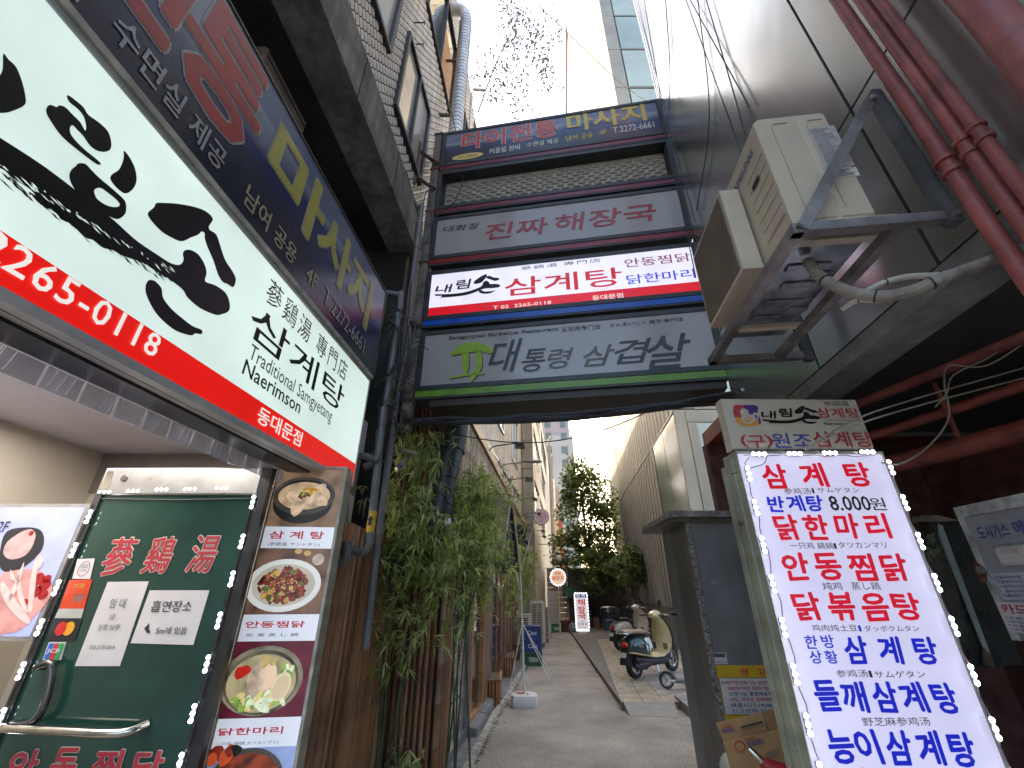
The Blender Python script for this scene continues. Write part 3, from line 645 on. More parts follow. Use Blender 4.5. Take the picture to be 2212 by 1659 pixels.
sticker([(405,588),(495,585),(470,690),(380,688)], paper, 'round_corner_sticker')
a = FD.l(cS(440, 638)); m = MB(); m.poly([(a[0]+.030*math.cos(t), a[1]+.036*math.sin(t)) for t in [k*.2618 for k in range(24)]], .0115, [[(a[0]+.027*math.cos(t), a[1]+.033*math.sin(t)) for t in [k*.2618 for k in range(24)]]]); m.build('ring_print', dred, T)
text(T, 'GO', a[0]-.018, a[1]+.004, a[0]+.018, a[1]+.022, M('teal_print', (.1, .3, .35), .5), z=.0125, bold=.02)
text(T, '스마트', a[0]-.018, a[1]-.014, a[0]+.018, a[1]-.001, pk, z=.0125)
sticker([(365,695),(482,692),(440,842),(312,842)], M('red_sticker', (.6, .06, .02), .35, var=.1)); sticker([(312,842),(440,842),(425,890),(290,890)], M('grey_sticker', (.45, .45, .42), .5))
textp(T, FD, '中文菜单', cS(385, 738), cS(450, 712), M('gold_print', (.6, .4, .05), .5), z=.0125)
sticker([(395,765),(450,768),(420,810),(380,800)], paper, 'white_mark')
sticker([(278,890),(432,890),(395,1005),(246,1005)], BLACK)
a = FD.l(cS(325, 943)); b = FD.l(cS(364, 943))
MB().ell(b, (.026, .030), .0118, 20).build('orange_disc', M('orange_disc', (.72, .33, .02), .4, var=.02), T); MB().ell(a, (.026, .030), .0125, 20).build('red_disc', M('red_disc', (.55, .02, .02), .4, var=.02), T)
sticker([(262,1012),(350,1012),(322,1103),(228,1103)], paper)
for k, cc in enumerate(((.02, .12, .5), (.5, .03, .05), (.03, .3, .1))):
    q = [(268+k*27,1018),(292+k*27,1018),(262+k*27,1098),(236+k*27,1098)]; m = MB(); m.poly([FD.l(cS(*p)) for p in q][::-1], .0135); m.build('colour_bar', M('bar%d' % k, cc, .5, var=.02), T)
textp(T, FD, 'JCB', cS(252, 1072), cS(326, 1045), M('white_print', (.75, .75, .75), .5), z=.0145, bold=.03)
# handle: bar that turns a corner
hm = M('dark_steel_handle', (.12, .12, .115), .25, .9); h1 = FD.l(cS(245, 1132)); h2 = FD.l(cS(318, 1122)); h3 = FD.l(cS(228, 1405)); h4 = FD.l(cS(75, 1432)); h5 = FD.l(cS(690, 1452)); h6 = FD.l(cS(765, 1430))
H_ = MB().tube(arc([(*h1, .01), (*h1, .05), (*h2, .05), (h3[0]+.02, h3[1]+.08, .05), (*h3, .05), (*h4, .03)], 4), .016, 10).build('handle', hm, T, True)
MB().tube(arc([(*h4, .03), (h4[0]+.04, h4[1], .07), ((h4[0]+h5[0])/2, (h4[1]+h5[1])/2, .08), (*h5, .08), (*h6, .01)], 4), .017, 10).build('grip', M('bright_grip', (.6, .58, .52), .18, 1.), H_, True)
lb_ = MB(); lb_.bev((-.035, -.012, 0), (.035, .012, .008), .003); LBD = lb_.data('led_module', M('led_body', (.25, .25, .28), .4))
lc = MB(); [lc.sphere((x, 0, .010), (.0095, .0095, .006), 8, 5) for x in (-.027, 0, .027)]; LCD = lc.data('led_chips', LED)
def led(T, x, y, rot, z=.008):
    o = obj('led_module', LBD, T); o.location = (x, y, z); o.rotation_euler = (0, 0, rot); c_ = obj('led_chips', LCD, o); return o
for p in ((555,248),(700,243),(845,235),(990,232),(1150,228)): a = FD.l(cS(*p)); led(T, a[0], a[1], 0, .012)
for p in ((480,375),(405,545),(315,735),(222,935),(125,1155),(25,1390),(-80,1640)): a = FD.l(cS(*p)); led(T, max(a[0], .015), a[1], R(90), .022)
c7 = crop(750, 1750, .768)
for p in ((335,300),(280,500),(230,690),(165,900),(105,1120),(35,1370),(-30,1620)): a = FD.l(c7(*p)); led(T, min(a[0], DW+.03), a[1], R(90), .022)
m = MB(); m.tube([(.04, DH-.17, .016), (DW*.5, DH-.176, .016), (DW-.03, DH-.17, .016)], .003, 5); m.tube([(DW-.012, DH-.2, .026), (DW-.005, 1.3, .028), (DW-.012, .4, .026)], .003, 5); m.tube([(.015, DH-.2, .026), (.02, 1.3, .028), (.015, .4, .026)], .003, 5); m.build('led_wire', WIRE, T)
# ---- strip of food photographs
FM = Fr((-1.425, 2.545, 0), (.988, .12)); T = thing('photo_menu_box', 'tall narrow lightbox of four dish photographs beside the green door', 'sign', FM.mat())
MW = .392; MH = 2.27; l7 = lambda x, y: FM.l(c7(x, y))
m = MB(); m.box((-.004, .2, -.13), (0, MH, .01)); m.box((MW, .2, -.13), (MW+.016, MH, .012)); m.box((-.004, MH, -.13), (MW+.016, MH+.016, .012)); m.box((0, .2, -.13), (MW, MH, -.004)); m.build('case', M('worn_cream_case', (.42, .41, .34), .5, .1, var=.2, streak=.35), T)
yy = [MH, (l7(385, 415)[1]+l7(715, 430)[1])/2, (l7(360, 525)[1]+l7(685, 540)[1])/2, (l7(270, 868)[1]+l7(625, 875)[1])/2, (l7(235, 1005)[1]+l7(590, 1012)[1])/2, (l7(130, 1410)[1]+l7(515, 1395)[1])/2, (l7(80, 1560)[1]+l7(490, 1550)[1])/2, .2]
wh = E('lit_menu_white', '#dfe4f0', .62); 
pm = [E('photo_wood', '#8a6e58', .62, var=.2, sc=9), None, E('photo_table', '#7c5e50', .55, var=.25, sc=8), None, E('photo_cloth', '#6e2438', .5, var=.2, sc=8), None, E('photo_blue', '#8f9fce', .6, var=.25, sc=6)]
for i in range(7):
    nm = 'dish_photo' if i % 2 == 0 else 'caption_band'
    MB().rect(.004, yy[i+1], MW-.002, yy[i], 0).build(nm, pm[i] or wh, T)
pred = E('lit_crimson', '#b01535', .62, var=.02); pbk = E('lit_black', '#2a2a33', .5, var=.02)
def cap(body, q0, q1, mt, bold=.02): textp(T, FM, body, c7(*q0), c7(*q1), mt, z=.003, bold=bold)
cap('삼 계 탕', (402, 482), (688, 448), pred, .05); cap('(參鷄湯, サンヶタン)', (396, 522), (665, 504), pbk, .0)
cap('안동찜닭', (280, 940), (590, 905), pred, .05); cap('安 東 蒸 し 鷄', (283, 986), (556, 966), pbk, .0)
cap('닭한마리', (142, 1492), (478, 1445), pred, .05); cap('一只鸡 (鷄鍋,タツカンマリ)', (128, 1548), (455, 1515), pbk, .0)
def ring_(cx, cy, rx, ry, mt, z, nm, rot=0.): MB().ell((cx, cy), (rx, ry), z, 30, rot=rot).build(nm, mt, T)
def blobs(cx, cy, rx, ry, n, mts, s0, s1, z, seed, nm, long=1.5):
    rn = random.Random(seed)
    groups = [MB() for _ in mts]
    for i in range(n):
        t = rn.uniform(0, 6.28); r = math.sqrt(rn.random()); a = (cx+rx*r*math.cos(t), cy+ry*r*math.sin(t)); s_ = rn.uniform(s0, s1); ro = rn.uniform(0, 3.14)
        k = rn.randint(5, 8); g_ = groups[i % len(mts)]; q = []
        for j in range(k):
            u = 2*math.pi*j/k; d_ = s_*rn.uniform(.7, 1.2); px, py = d_*math.cos(u)*long, d_*math.sin(u); q.append((a[0]+px*math.cos(ro)-py*math.sin(ro), a[1]+px*math.sin(ro)+py*math.cos(ro)))
        g_.poly(smooth(q, 2), z+i*.00001)
    for g_, mt in zip(groups, mts): g_.build(nm, mt, T)['kind'] = 'stuff'
e1 = E('px_pot_rim', '#4a4642', .6, var=.15, sc=12); e2 = E('px_pot_side', '#232224', .6, var=.1); e3 = E('px_broth', '#c8ab88', .65, var=.2, sc=14); e4 = E('px_meat', '#d9bb9c', .68, var=.2, sc=25)
e5 = E('px_green', '#5e7a35', .6, var=.2, sc=30); e6 = E('px_chili', '#8a2f22', .6, var=.2, sc=30); e7 = E('px_yellow', '#d8a93e', .65, var=.2, sc=30)
cx, cy = l7(585, 262); hgt = (yy[0]-yy[1])
ring_(cx, cy-hgt*.13, MW*.43, hgt*.34, e2, .001, 'pot_side'); ring_(cx, cy, MW*.45, hgt*.33, e1, .0015, 'pot_rim'); ring_(cx, cy+.003, MW*.40, hgt*.27, e2, .002, 'pot_inside'); ring_(cx, cy-.002, MW*.38, hgt*.24, e3, .0025, 'broth')
blobs(cx, cy-.01, MW*.26, hgt*.13, 9, [e4], .025, .04, .003, 1, 'chicken_pieces', 1.8); blobs(cx, cy, .03, .018, 26, [e5, e6], .004, .009, .0035, 2, 'garnish'); blobs(cx+.03, cy+.03, .03, .012, 8, [e7], .006, .01, .0036, 3, 'garnish', 2.5)
cx, cy = l7(478, 720); hgt = yy[2]-yy[3]
ring_(cx, cy, MW*.50, hgt*.40, E('px_plate', '#dcdcd8', .68, var=.05), .001, 'plate'); ring_(cx, cy, MW*.42, hgt*.32, E('px_plate_in', '#c4bcb0', .62, var=.1), .0015, 'plate_well')
blobs(cx, cy, MW*.32, hgt*.24, 260, [E('px_brown', '#8a4a32', .62, var=.3, sc=30), E('px_brown2', '#a8694a', .62, var=.3, sc=30), e6, E('px_brown3', '#6d2c28', .62, var=.3, sc=30)], .006, .014, .002, 5, 'stew_pieces', 1.9)
blobs(cx, cy, MW*.34, hgt*.25, 16, [E('px_potato', '#c9a25a', .65, var=.2, sc=25), e5], .010, .016, .005, 6, 'stew_pieces', 1.2); blobs(cx, cy, MW*.22, hgt*.15, 40, [E('px_sesame', '#ecd9a0', .7)], .002, .003, .0055, 7, 'sesame_seeds')
a = l7(655, 590); ring_(a[0], a[1], .032, .03, E('px_garlic', '#c8bcae', .6, var=.2, sc=20), .001, 'garlic'); 
for p in ((555, 548), (600, 558)): a = l7(*p); ring_(a[0], a[1], .02, .014, E('px_cup', '#c9a56a', .6, var=.1), .001, 'cup')
cx, cy = l7(365, 1215); hgt = yy[4]-yy[5]
ring_(cx, cy+hgt*.02, MW*.50, hgt*.46, E('px_steel', '#8d8672', .62, var=.3, sc=7), .001, 'steel_pot'); ring_(cx, cy, MW*.45, hgt*.42, E('px_pot_in', '#6d6650', .6, var=.3, sc=6), .0015, 'pot_inside'); ring_(cx, cy-.005, MW*.42, hgt*.38, E('px_broth2', '#b9ab84', .62, var=.25, sc=8), .002, 'broth')
e8 = E('px_leek', '#dfe8c8', .7, var=.1, sc=25); e9 = E('px_leekgreen', '#8fb050', .65, var=.2, sc=25)
blobs(cx-.0, cy+.01, MW*.13, hgt*.14, 10, [E('px_chicken2', '#dcc0a4', .7, var=.2, sc=12)], .035, .05, .0025, 8, 'chicken_pieces', 1.3)
blobs(cx, cy-hgt*.25, MW*.30, hgt*.09, 26, [e8, e9, e8, E('px_ginseng', '#e6d28a', .68, var=.1)], .010, .018, .003, 9, 'vegetable_pieces', 2.2); blobs(cx+MW*.28, cy+hgt*.12, MW*.07, hgt*.09, 8, [e8, e9], .009, .014, .003, 10, 'vegetable_pieces', 1.8)
blobs(cx-MW*.26, cy+hgt*.12, .012, .012, 3, [E('px_tomato', '#c02820', .7, var=.1)], .022, .028, .003, 11, 'tomato', 1.1); blobs(cx+.02, cy+hgt*.27, .03, .012, 14, [E('px_mushroom', '#c9b070', .65, var=.2, sc=25)], .008, .014, .003, 12, 'vegetable_pieces', 2.4)
a = l7(465, 1240); ring_(a[0], a[1], .044, .062, E('px_egg', '#e3d3a8', .7), .0042, 'radish_slice', -.3); ring_(a[0], a[1]-.003, .036, .052, E('px_egg2', '#d9c2a0', .68), .0045, 'radish_slice', -.3)
cx, cy = l7(290, 1680); ring_(cx, cy-.03, MW*.42, .12, e1, .001, 'pot_rim'); ring_(cx, cy-.035, MW*.38, .105, E('px_redbroth', '#8c3a24', .6, var=.3, sc=15), .0015, 'broth')
blobs(l7(170, 1590)[0], l7(170, 1590)[1], .06, .03, 14, [e6, E('px_pepper', '#c5522e', .65), E('px_dark', '#1c1c14', .5)], .012, .022, .002, 14, 'peppers', 1.6)
# grey gas pipes and tangled cables beside the shop corner
pvc = M('grey_pipe_paint', (.17, .175, .18), .4, var=.2, sc=5, streak=.25, dirt=(.07, .06, .05))
G_ = 'grey pipes beside the tower post'
def pipe(label, pts, r, mat=pvc, grp=G_, nm='gas_pipe', cat='pipe', collars=()):
    T = thing(nm, label, cat, (0, 0, 0), grp); MB().tube(arc(pts, 5), r, 12).build('pipe', mat, T, True)
    for p in collars: MB().tube([(p[0], p[1], p[2]-.025), (p[0], p[1], p[2]+.025)], r*1.25, 12).build('collar', mat, T, True)
    return T
def q(u, v, y): return tuple(aty(u, v, y))
V = lambda a, b, y: [q(*a, y), q(*b, y)]
x, y, z = q(908, 470, 3.72)
pipe('tall grey pipe running straight up past the left post to a bent top', [q(885, 432, 3.75), (x-.02, y, z+.16), (x, y, z+.05), (x, y, 3.5), (x, y, 2.0), (x+.01, y, 1.2)], .030, collars=[(x, y, 5.2), (x, y, 4.1), (x, y, 3.0)])
x, y, z = q(866, 640, 3.4)
pipe('shorter grey pipe with a right-angle elbow near the massage sign corner', [q(828, 632, 3.4), (x-.04, y, z+.02), (x, y, z-.05), (x, y, 3.2), (x, y, 2.62), (x-.015, y, 2.55), (x-.1, y, 2.5)], .028, collars=[(x, y, 4.0), (x, y, 2.9)])
T = pipe('grey pipe with the yellow arrow label bending left at its foot', [q(820, 930, 3.3), q(815, 1010, 3.3), q(801, 1137, 3.3), q(795, 1178, 3.3), q(780, 1192, 3.3), q(752, 1184, 3.3), q(744, 1160, 3.3), q(745, 1080, 3.3)], .030)
c1, c2 = Vector(q(806, 1105, 3.3)), Vector(q(799, 1150, 3.3)); MB().tube([c1, c2], .032, 14).build('warning_band', M('yellow_band', (.6, .33, .02), .4, var=.1), T, True)
cm = (c1+c2)/2; MB().add([(cm.x-.012, cm.y-.034, cm.z-.03), (cm.x+.012, cm.y-.034, cm.z-.03), (cm.x+.012, cm.y-.034, cm.z+.01), (cm.x+.024, cm.y-.034, cm.z+.01), (cm.x, cm.y-.034, cm.z+.04), (cm.x-.024, cm.y-.034, cm.z+.01), (cm.x-.012, cm.y-.034, cm.z+.01)], [tuple(range(7))]).build('arrow', BLACK, T)
pipe('stubby grey elbow pipe low beside the photo menu box', [q(712, 1223, 3.2), q(735, 1218, 3.2), q(748, 1205, 3.2), q(750, 1170, 3.2)], .030)
pipe('grey elbow pipe leaving the shop corner level with the bamboo top', [q(770, 985, 3.25), q(790, 985, 3.25), q(812, 992, 3.25), q(820, 960, 3.25), q(828, 880, 3.25)], .028)
m_ = M('rust_bracket', (.13, .1, .08), .8, .3, var=.4, sc=15)
T = thing('rack_bracket', 'rusty square steel bracket holding cables between the tiled building and the tower', 'bracket')
for z in (6.85, 6.35, 4.2): 
    a = Vector((-1.22, 3.7, z)); b = Vector((-1.02, 3.88, z)); MB().tube([a, b], .03, 4).build('arm', m_, T)
MB().tube([(-1.24, 3.68, 6.2), (-1.24, 3.68, 7.0)], .03, 4).build('upright', m_, T)
rn = random.Random(11)
CB = 'loose cables hanging around the tower post'
cabs = [[(640, 0, 3.0), (770, 250, 3.0), (860, 330, 3.3), (905, 470, 3.7)], [(790, 0, 2.5), (830, 200, 2.9), (860, 400, 3.3), (880, 480, 3.5)], [(905, 470, 3.7), (925, 410, 3.8), (930, 500, 3.8), (905, 540, 3.7)],
        [(840, 690, 3.3), (862, 720, 3.3), (855, 790, 3.3), (815, 830, 3.3)], [(835, 650, 3.3), (880, 700, 3.4), (870, 850, 3.4), (830, 880, 3.3)], [(900, 480, 3.7), (890, 600, 3.7), (875, 740, 3.6), (855, 850, 3.5)],
        [(845, 760, 3.4), (868, 790, 3.5), (890, 740, 3.6), (900, 690, 3.7)], [(850, 900, 3.5), (865, 930, 3.5), (880, 900, 3.5), (862, 880, 3.5)], [(940, 470, 3.8), (985, 430, 3.8), (1000, 360, 3.9), (975, 240, 4.0)]]
names = ['crossing the tile wall', 'hanging down the slab edge', 'looped at the upper bracket', 'looped at the sign corner', 'drooping behind the pipes', 'running along the post', 'hooked up beside the lit box', 'coiled below the post', 'curling around the spiral duct']
for i, cb in enumerate(cabs):
    T = tag(MB().tube(arc([q(u, v, y) for u, v, y in cb], 7), .007 if i != 3 else .012, 5).build('loose_cable', WIRE, None, True), 'thin black cable '+names[i], 'cable', CB)
# dangling tangle, uncountable
m = MB()
for i in range(45):
    u, v = rn.uniform(838, 885), rn.uniform(640, 900); y = rn.uniform(3.3, 3.8); a = Vector(q(u, v, y)); pts = [a]
    for k in range(4): pts.append(pts[-1]+Vector((rn.gauss(0, .05), rn.gauss(0, .04), rn.gauss(-.03, .07))))
    m.tube(arc(pts, 4), .004, 4)
tag(m.build('cable_tangle', M('tangle_grey', (.06, .055, .05), .6, var=.6)), 'tangle of thin wires behind the grey pipes', 'cables', None, 'stuff')
# ================================================================ right: metal-clad building over a recess
def RW(y): return 1.56+.117*y
panelm = M('satin_metal_panel', (.63, .65, .62), .22, .85, var=.10, sc=1.1, bump=.30, bsc=1.3, stretch=(1, 1, .6))
def _brush(m):
    b = m.node_tree.nodes['Principled BSDF']; b.inputs['Specular IOR Level'].default_value = .6
_brush(panelm)
RB = thing('metal_clad_building', 'building clad in satin metal panels overhanging the alley on the right', 'building')
def rseg(m, y0, y1, z0, z1, off=0., th=.02, f=RW):
    a0, a1 = f(y0)+off, f(y1)+off
    m.hexa([(a0, y0, z0), (a0+th, y0, z0), (a1+th, y1, z0), (a1, y1, z0), (a0, y0, z1), (a0+th, y0, z1), (a1+th, y1, z1), (a1, y1, z1)])
m = MB(); rseg(m, -3, 3.38, 2.80, 18, .03, 3.5); m.build('backing', M('panel_joint_black', (.03, .03, .03), .7), RB)
ys = [-2.5, -1.5, -.55, .40, 1.31, 2.2, 3.4]; zs = [2.77, 3.78, 7.35, 11.0, 14.6, 18.0]
for i in range(6):
    for j in range(5):
        m = MB(); g_ = .008; rseg(m, ys[i]+g_, ys[i+1]-g_, zs[j]+g_, zs[j+1]-g_, 0, .03); m.build('metal_panel', panelm, RB)
m = MB(); m.hexa([(RW(3.4), 3.4, 2.77), (RW(3.4)+3, 3.4, 2.77), (RW(3.4)+3, 3.42, 2.77), (RW(3.4), 3.42, 2.77), (RW(3.4), 3.4, 18), (RW(3.4)+3, 3.4, 18), (RW(3.4)+3, 3.42, 18), (RW(3.4), 3.42, 18)]); m.build('end_panel', panelm, RB)
m = MB(); rseg(m, -3, 3.44, 2.68, 2.768, .0, .22); m.build('bottom_beam', M('grey_beam', (.2, .205, .2), .5, .2, var=.2, streak=.2), RB)
redc = M('dark_red_oxide', (.34, .07, .06), .6, var=.35, sc=3)
rp = M('red_oxide_pipe', (.30, .085, .07), .5, var=.22, sc=7, bump=.1, streak=.15, dirt=(.1, .03, .03))
m = MB(); m.hexa([(RW(-3)+.22, -3, 3.05), (4.6, -3, 3.05), (4.6, 4.6, 3.05), (RW(3.4)+.22, 4.6, 3.05), (RW(-3)+.22, -3, 3.2), (4.6, -3, 3.2), (4.6, 4.6, 3.2), (RW(3.4)+.22, 4.6, 3.2)]); m.build('soffit', redc, RB)
m = MB(); m.box((4.4, -3, 0), (4.6, 4.6, 3.05)); m.box((2.15, 4.5, 0), (4.6, 4.6, 3.05)); m.build('recess_wall', M('dark_recess_render', (.16, .07, .065), .8, var=.3), RB)
for y in (.4, 1.6, 2.9):
    m = MB(); m.box((2.0, y, 2.82), (4.4, y+.14, 3.05)); m.build('red_joist', redc, RB)
GR = 'red painted pipes under and on the metal building'
def rpipe(label, pts, r, fl=(), nn=5, mat=rp):
    T = thing('red_pipe', label, 'pipe', (0, 0, 0), GR); MB().tube(arc(pts, nn), r, 14).build('pipe', mat, T, True)
    for a, b in fl: MB().tube([a, b.lerp(a, .4)] if hasattr(a, 'lerp') else [a, tuple(q_*.6+p_*.4 for p_, q_ in zip(a, b))], r*1.38, 14).build('flange', mat, T, True)
    return T
def rv(y, r, z1, lab):
    x = RW(y)-.09
    rpipe(lab, [(x, y, z1), (x, y, 5), (x, y, 3.4), (x, y, 2.5), (x+.01, y-.02, 2.3), (x+.14, y-.05, 2.22), (x+.4, y-.08, 2.2), (x+1.6, y-.2, 2.2)], r, [((x, y, 3.02), (x, y, 2.99)), ((x, y, 2.96), (x, y, 2.93))])
rv(1.03, .026, 12, 'red vertical pipe on the metal wall, nearest of three to the air conditioner'); rv(.955, .022, 12, 'red vertical pipe on the metal wall, middle one of three'); rv(.905, .019, 12, 'thinnest red vertical pipe on the metal wall, right of its neighbours')
x = RW(.72)-.12; rpipe('thick red pipe on the metal wall in the upper right corner', [(x, .67, 12), (x, .68, 5), (x, .69, 3.3), (x, .69, 2.5), (x+.5, .6, 2.3)], .052)
rpipe('red pipe with a flange running under the soffit, lowest of them', [(2.2, 4.2, 2.42), (2.6, 3.2, 2.4), (2.75, 2.4, 2.38), (2.9, 1.4, 2.38), (3.0, .2, 2.38)], .06, [((2.80, 2.06, 2.38), (2.81, 2.03, 2.38)), ((2.815, 2.0, 2.38), (2.82, 1.97, 2.38))])
rpipe('slim red pipe under the soffit above the flanged one', [(2.3, 4.3, 2.66), (2.7, 2.8, 2.62), (2.9, 1.6, 2.62), (3.0, .4, 2.62)], .032)
rpipe('red pipe with an elbow rising to the soffit', [(2.3, 3.4, 3.03), (2.3, 3.38, 2.9), (2.32, 3.3, 2.82), (2.5, 2.6, 2.8), (2.75, 1.5, 2.8), (2.8, .8, 2.8)], .045, [((2.42, 2.92, 2.81), (2.43, 2.88, 2.81))])
rpipe('long red beam-like pipe along the inner side of the grey beam', [(2.28, 4.0, 2.92), (2.1, 2.4, 2.92), (2.0, 1.2, 2.92), (1.95, .1, 2.92)], .05)
for i, (x, y, L) in enumerate(((2.72, 2.45, .25), (2.62, 3.1, .25))): tag(MB().tube([(x, y, 2.43), (x+.02, y, 2.43+L+.35)], .014, 6).build('pipe_hanger', rp), 'red hanger rod holding the flanged pipe, %s one' % ('nearer' if i == 0 else 'farther'), 'bracket', 'pipe hangers')
# wires strung on the wall
for i, pts in enumerate([[(1372, 0, 3.3), (1405, 130, 3.3), (1500, 560, 3.3)], [(1392, 0, 3.2), (1440, 250, 3.2), (1512, 480, 3.2)], [(1382, 0, 3.25), (1412, 140, 3.25), (1448, 330, 3.25), (1503, 600, 3.3)], [(1510, 0, 2.5), (1473, 170, 2.9), (1437, 330, 3.2)], [(1622, 0, 2.0), (1560, 250, 2.4), (1505, 455, 3.1)], [(1650, 0, 1.9), (1630, 200, 2.0), (1610, 290, 2.0)], [(1618, 0, 2.1), (1630, 230, 1.9)], [(1462, 0, 3.0), (1430, 230, 3.2)]]):
    w_ = []
    for u, v, y in pts: p = Vector(q(u, v, y)); p.x = min(p.x, RW(p.y)-.03); w_.append(p)
    tag(MB().tube(arc(w_, 6), .0055, 5).build('wall_cable', WIRE, None, True), 'thin cable number of strands down the metal wall, '+['outermost at the corner', 'second from the corner', 'hugging the steel post', 'slanting to the post top', 'slanting long to the post middle', 'short above the air conditioner', 'straight above the air conditioner', 'crossing near the corner'][i], 'cable', 'cables strung over the metal wall')['label'] = 'thin black cable over the metal wall, '+['outermost at the corner', 'second from the corner', 'hugging the steel post', 'slanting to the post top', 'long one slanting to the post middle', 'ending behind the air conditioner', 'dropping straight to the air conditioner', 'crossing near the top'][i]
# bracket + outdoor unit
a8 = math.atan(.115); AX = Matrix.Translation((1.105, 1.2, 2.86)) @ Matrix.Rotation(-a8, 4, 'Z')
T = thing('air_conditioner', 'cream outdoor air conditioner with an air guide hung on the metal wall', 'air conditioner', AX)
cas = M('cream_aircon_paint', (.50, .43, .32), .42, var=.06, sc=3, streak=.12, dirt=(.25, .2, .14)); cas2 = M('cream_aircon_shade', (.43, .375, .295), .45, var=.06, streak=.15, dirt=(.2, .16, .1))
D_, L_2, H_2 = .30, .80, .68      # depth to +x, length along +y, height
MB().bev((0, 0, 0), (D_, L_2, H_2), .018).build('casing', cas, T)
m = MB(); m.bev((.018, -.006, .03), (.155, .01, H_2-.03), .006); m.build('side_panel', cas, T); m = MB(); m.bev((.168, -.006, .03), (D_-.01, .01, H_2-.03), .006); m.build('side_panel', cas, T)
for x in (.03, .175):
    m = MB(); m.tube([(x+.02, -.008, .08), (x+.02, -.008, H_2-.10), (x+.03, -.008, H_2-.07), (x+.09, -.008, H_2-.07)], .003, 5); m.build('pressed_rib', cas2, T)
MB().box((.19, -.0085, .30), (.30, -.0065, .56)).build('rating_label', M('pale_label', (.40, .38, .36), .5, var=.12, sc=40), T); MB().box((.195, -.0085, .24), (.30, -.0065, .29)).build('warning_label', M('white_label', (.56, .54, .5), .5, var=.1, sc=50), T)
m = MB(); rn = random.Random(4)
for i in range(22): yy_ = .31+i*.011; m.box((.2, -.0095, yy_), (.2+rn.uniform(.04, .09), -.0086, yy_+.004))
for i in range(6): m.box((.2, -.0095, .245+i*.007), (.2+rn.uniform(.05, .09), -.0086, .248+i*.007))
m.build('label_print', M('label_ink', (.2, .19, .2), .6), T)['kind'] = 'stuff'
for x in (.06, .25): MB().box((x, -.008, .012), (x+.05, -.004, .02)).build('slot', BLACK, T)
fa = Fr((0, 0, 0), (0, -1)); 
def onfront(o): o.matrix_local = Matrix(((0, 0, -1, -.001), (-1, 0, 0, 0), (0, 1, 0, 0), (0, 0, 0, 1))); return o
def fm(mb, nm, mt): return onfront(mb.build(nm, mt, T))
lt = M('dark_blue_print', (.03, .05, .25), .4)
o = text(T, 'SAMSUNG', -.33, .545, -.08, .585, lt, bold=.02); onfront(o)
o = text(T, 'digital inverter', -.16, .10, -.03, .125, M('red_small_print', (.4, .12, .1), .5)); onfront(o)
for i in range(7):
    y = -.04-.0*i; z = .48-i*.062; m = MB(); m.tube([(-.03, z, .0), (-.20, z+.0, .0)], .0028, 5); fm(m, 'louvre_groove', cas2)
m = MB(); m.rect(-.17, .40, -.10, .43, .003); fm(m, 'recessed_latch', BLACK)
m = MB(); m.box((-.74, .03, .012), (-.26, .53, .10)); fm(m, 'air_guide', cas)
m = MB(); m.box((-.72, .05, .10), (-.28, .51, .104)); fm(m, 'mesh_grille', M('dusty_mesh', (.16, .13, .1), .7, var=.2, sc=200))
m = MB()
for i in range(40): m.box((-.72, .055+i*.0115, .104), (-.28, .0575+i*.0115, .107))
fm(m, 'grille_wires', M('grille_wire', (.26, .22, .17), .6))['kind'] = 'stuff'
pan = M('galvanised_base_pan', (.3, .32, .36), .3, .7, var=.3, sc=8)
m = MB(); m.bev((.01, .01, -.012), (D_-.01, L_2-.01, -.001), .004); m.build('base_pan', pan, T)
for i, (x, y, L) in enumerate([(.05, .20, .2), (.08, .32, .18), (.06, .45, .2), (.05, .58, .16), (.1, .68, .14), (.18, .26, .1), (.2, .52, .1)]):
    m = MB(); m.bev((x, y, -.022), (x+L*.9, y+.045, -.012), .006); m.build('pressed_ridge', pan, T)
for y in (.04, .66): m = MB(); m.box((-.02, y, -.035), (D_+.04, y+.035, -.013)); m.build('foot_rail', cas, T)
# bracket
T = thing('wall_bracket', 'angle-iron bracket frame carrying the air conditioner', 'bracket', AX)
br = M('grey_angle_iron', (.25, .235, .225), .45, .5, var=.25, sc=8, streak=.25, dirt=(.1, .06, .04))
z = -.075
m = MB(); m.box((-.06, -.05, z), (-.02, .98, z+.04)); m.build('front_rail', br, T)
for y in (-.06, .94): m = MB(); m.box((-.06, y, z), (.50, y+.04, z+.04)); m.build('cantilever_arm', br, T)
m = MB(); m.box((.30, -.02, z), (.34, .94, z+.04)); m.build('rear_rail', br, T)
for y in (-.06, .94):
    m = MB(); m.hexa([(-.05, y-.006, z+.02), (-.01, y-.006, z+.0), (.46, y-.006, .62), (.42, y-.006, .64), (-.05, y, z+.02), (-.01, y, z+.0), (.46, y, .62), (.42, y, .64)]); m.build('brace', br, T)
    m = MB(); m.box((.455, y-.01, z-.02), (.495, y+.03, .68)); m.build('wall_upright', M('dark_upright', (.12, .12, .12), .5, .4, var=.2), T)
for p in ((-.04, -.068, z+.02), (.44, -.068, .62), (.475, -.068, z+.01)): MB().tube([p, (p[0], p[1]-.014, p[2])], .012, 6).build('bolt', STEEL, T)
m = MB(); m.box((.02, -.03, z+.041), (.33, .0, z+.072)); m.build('cream_spacer', cas, T)
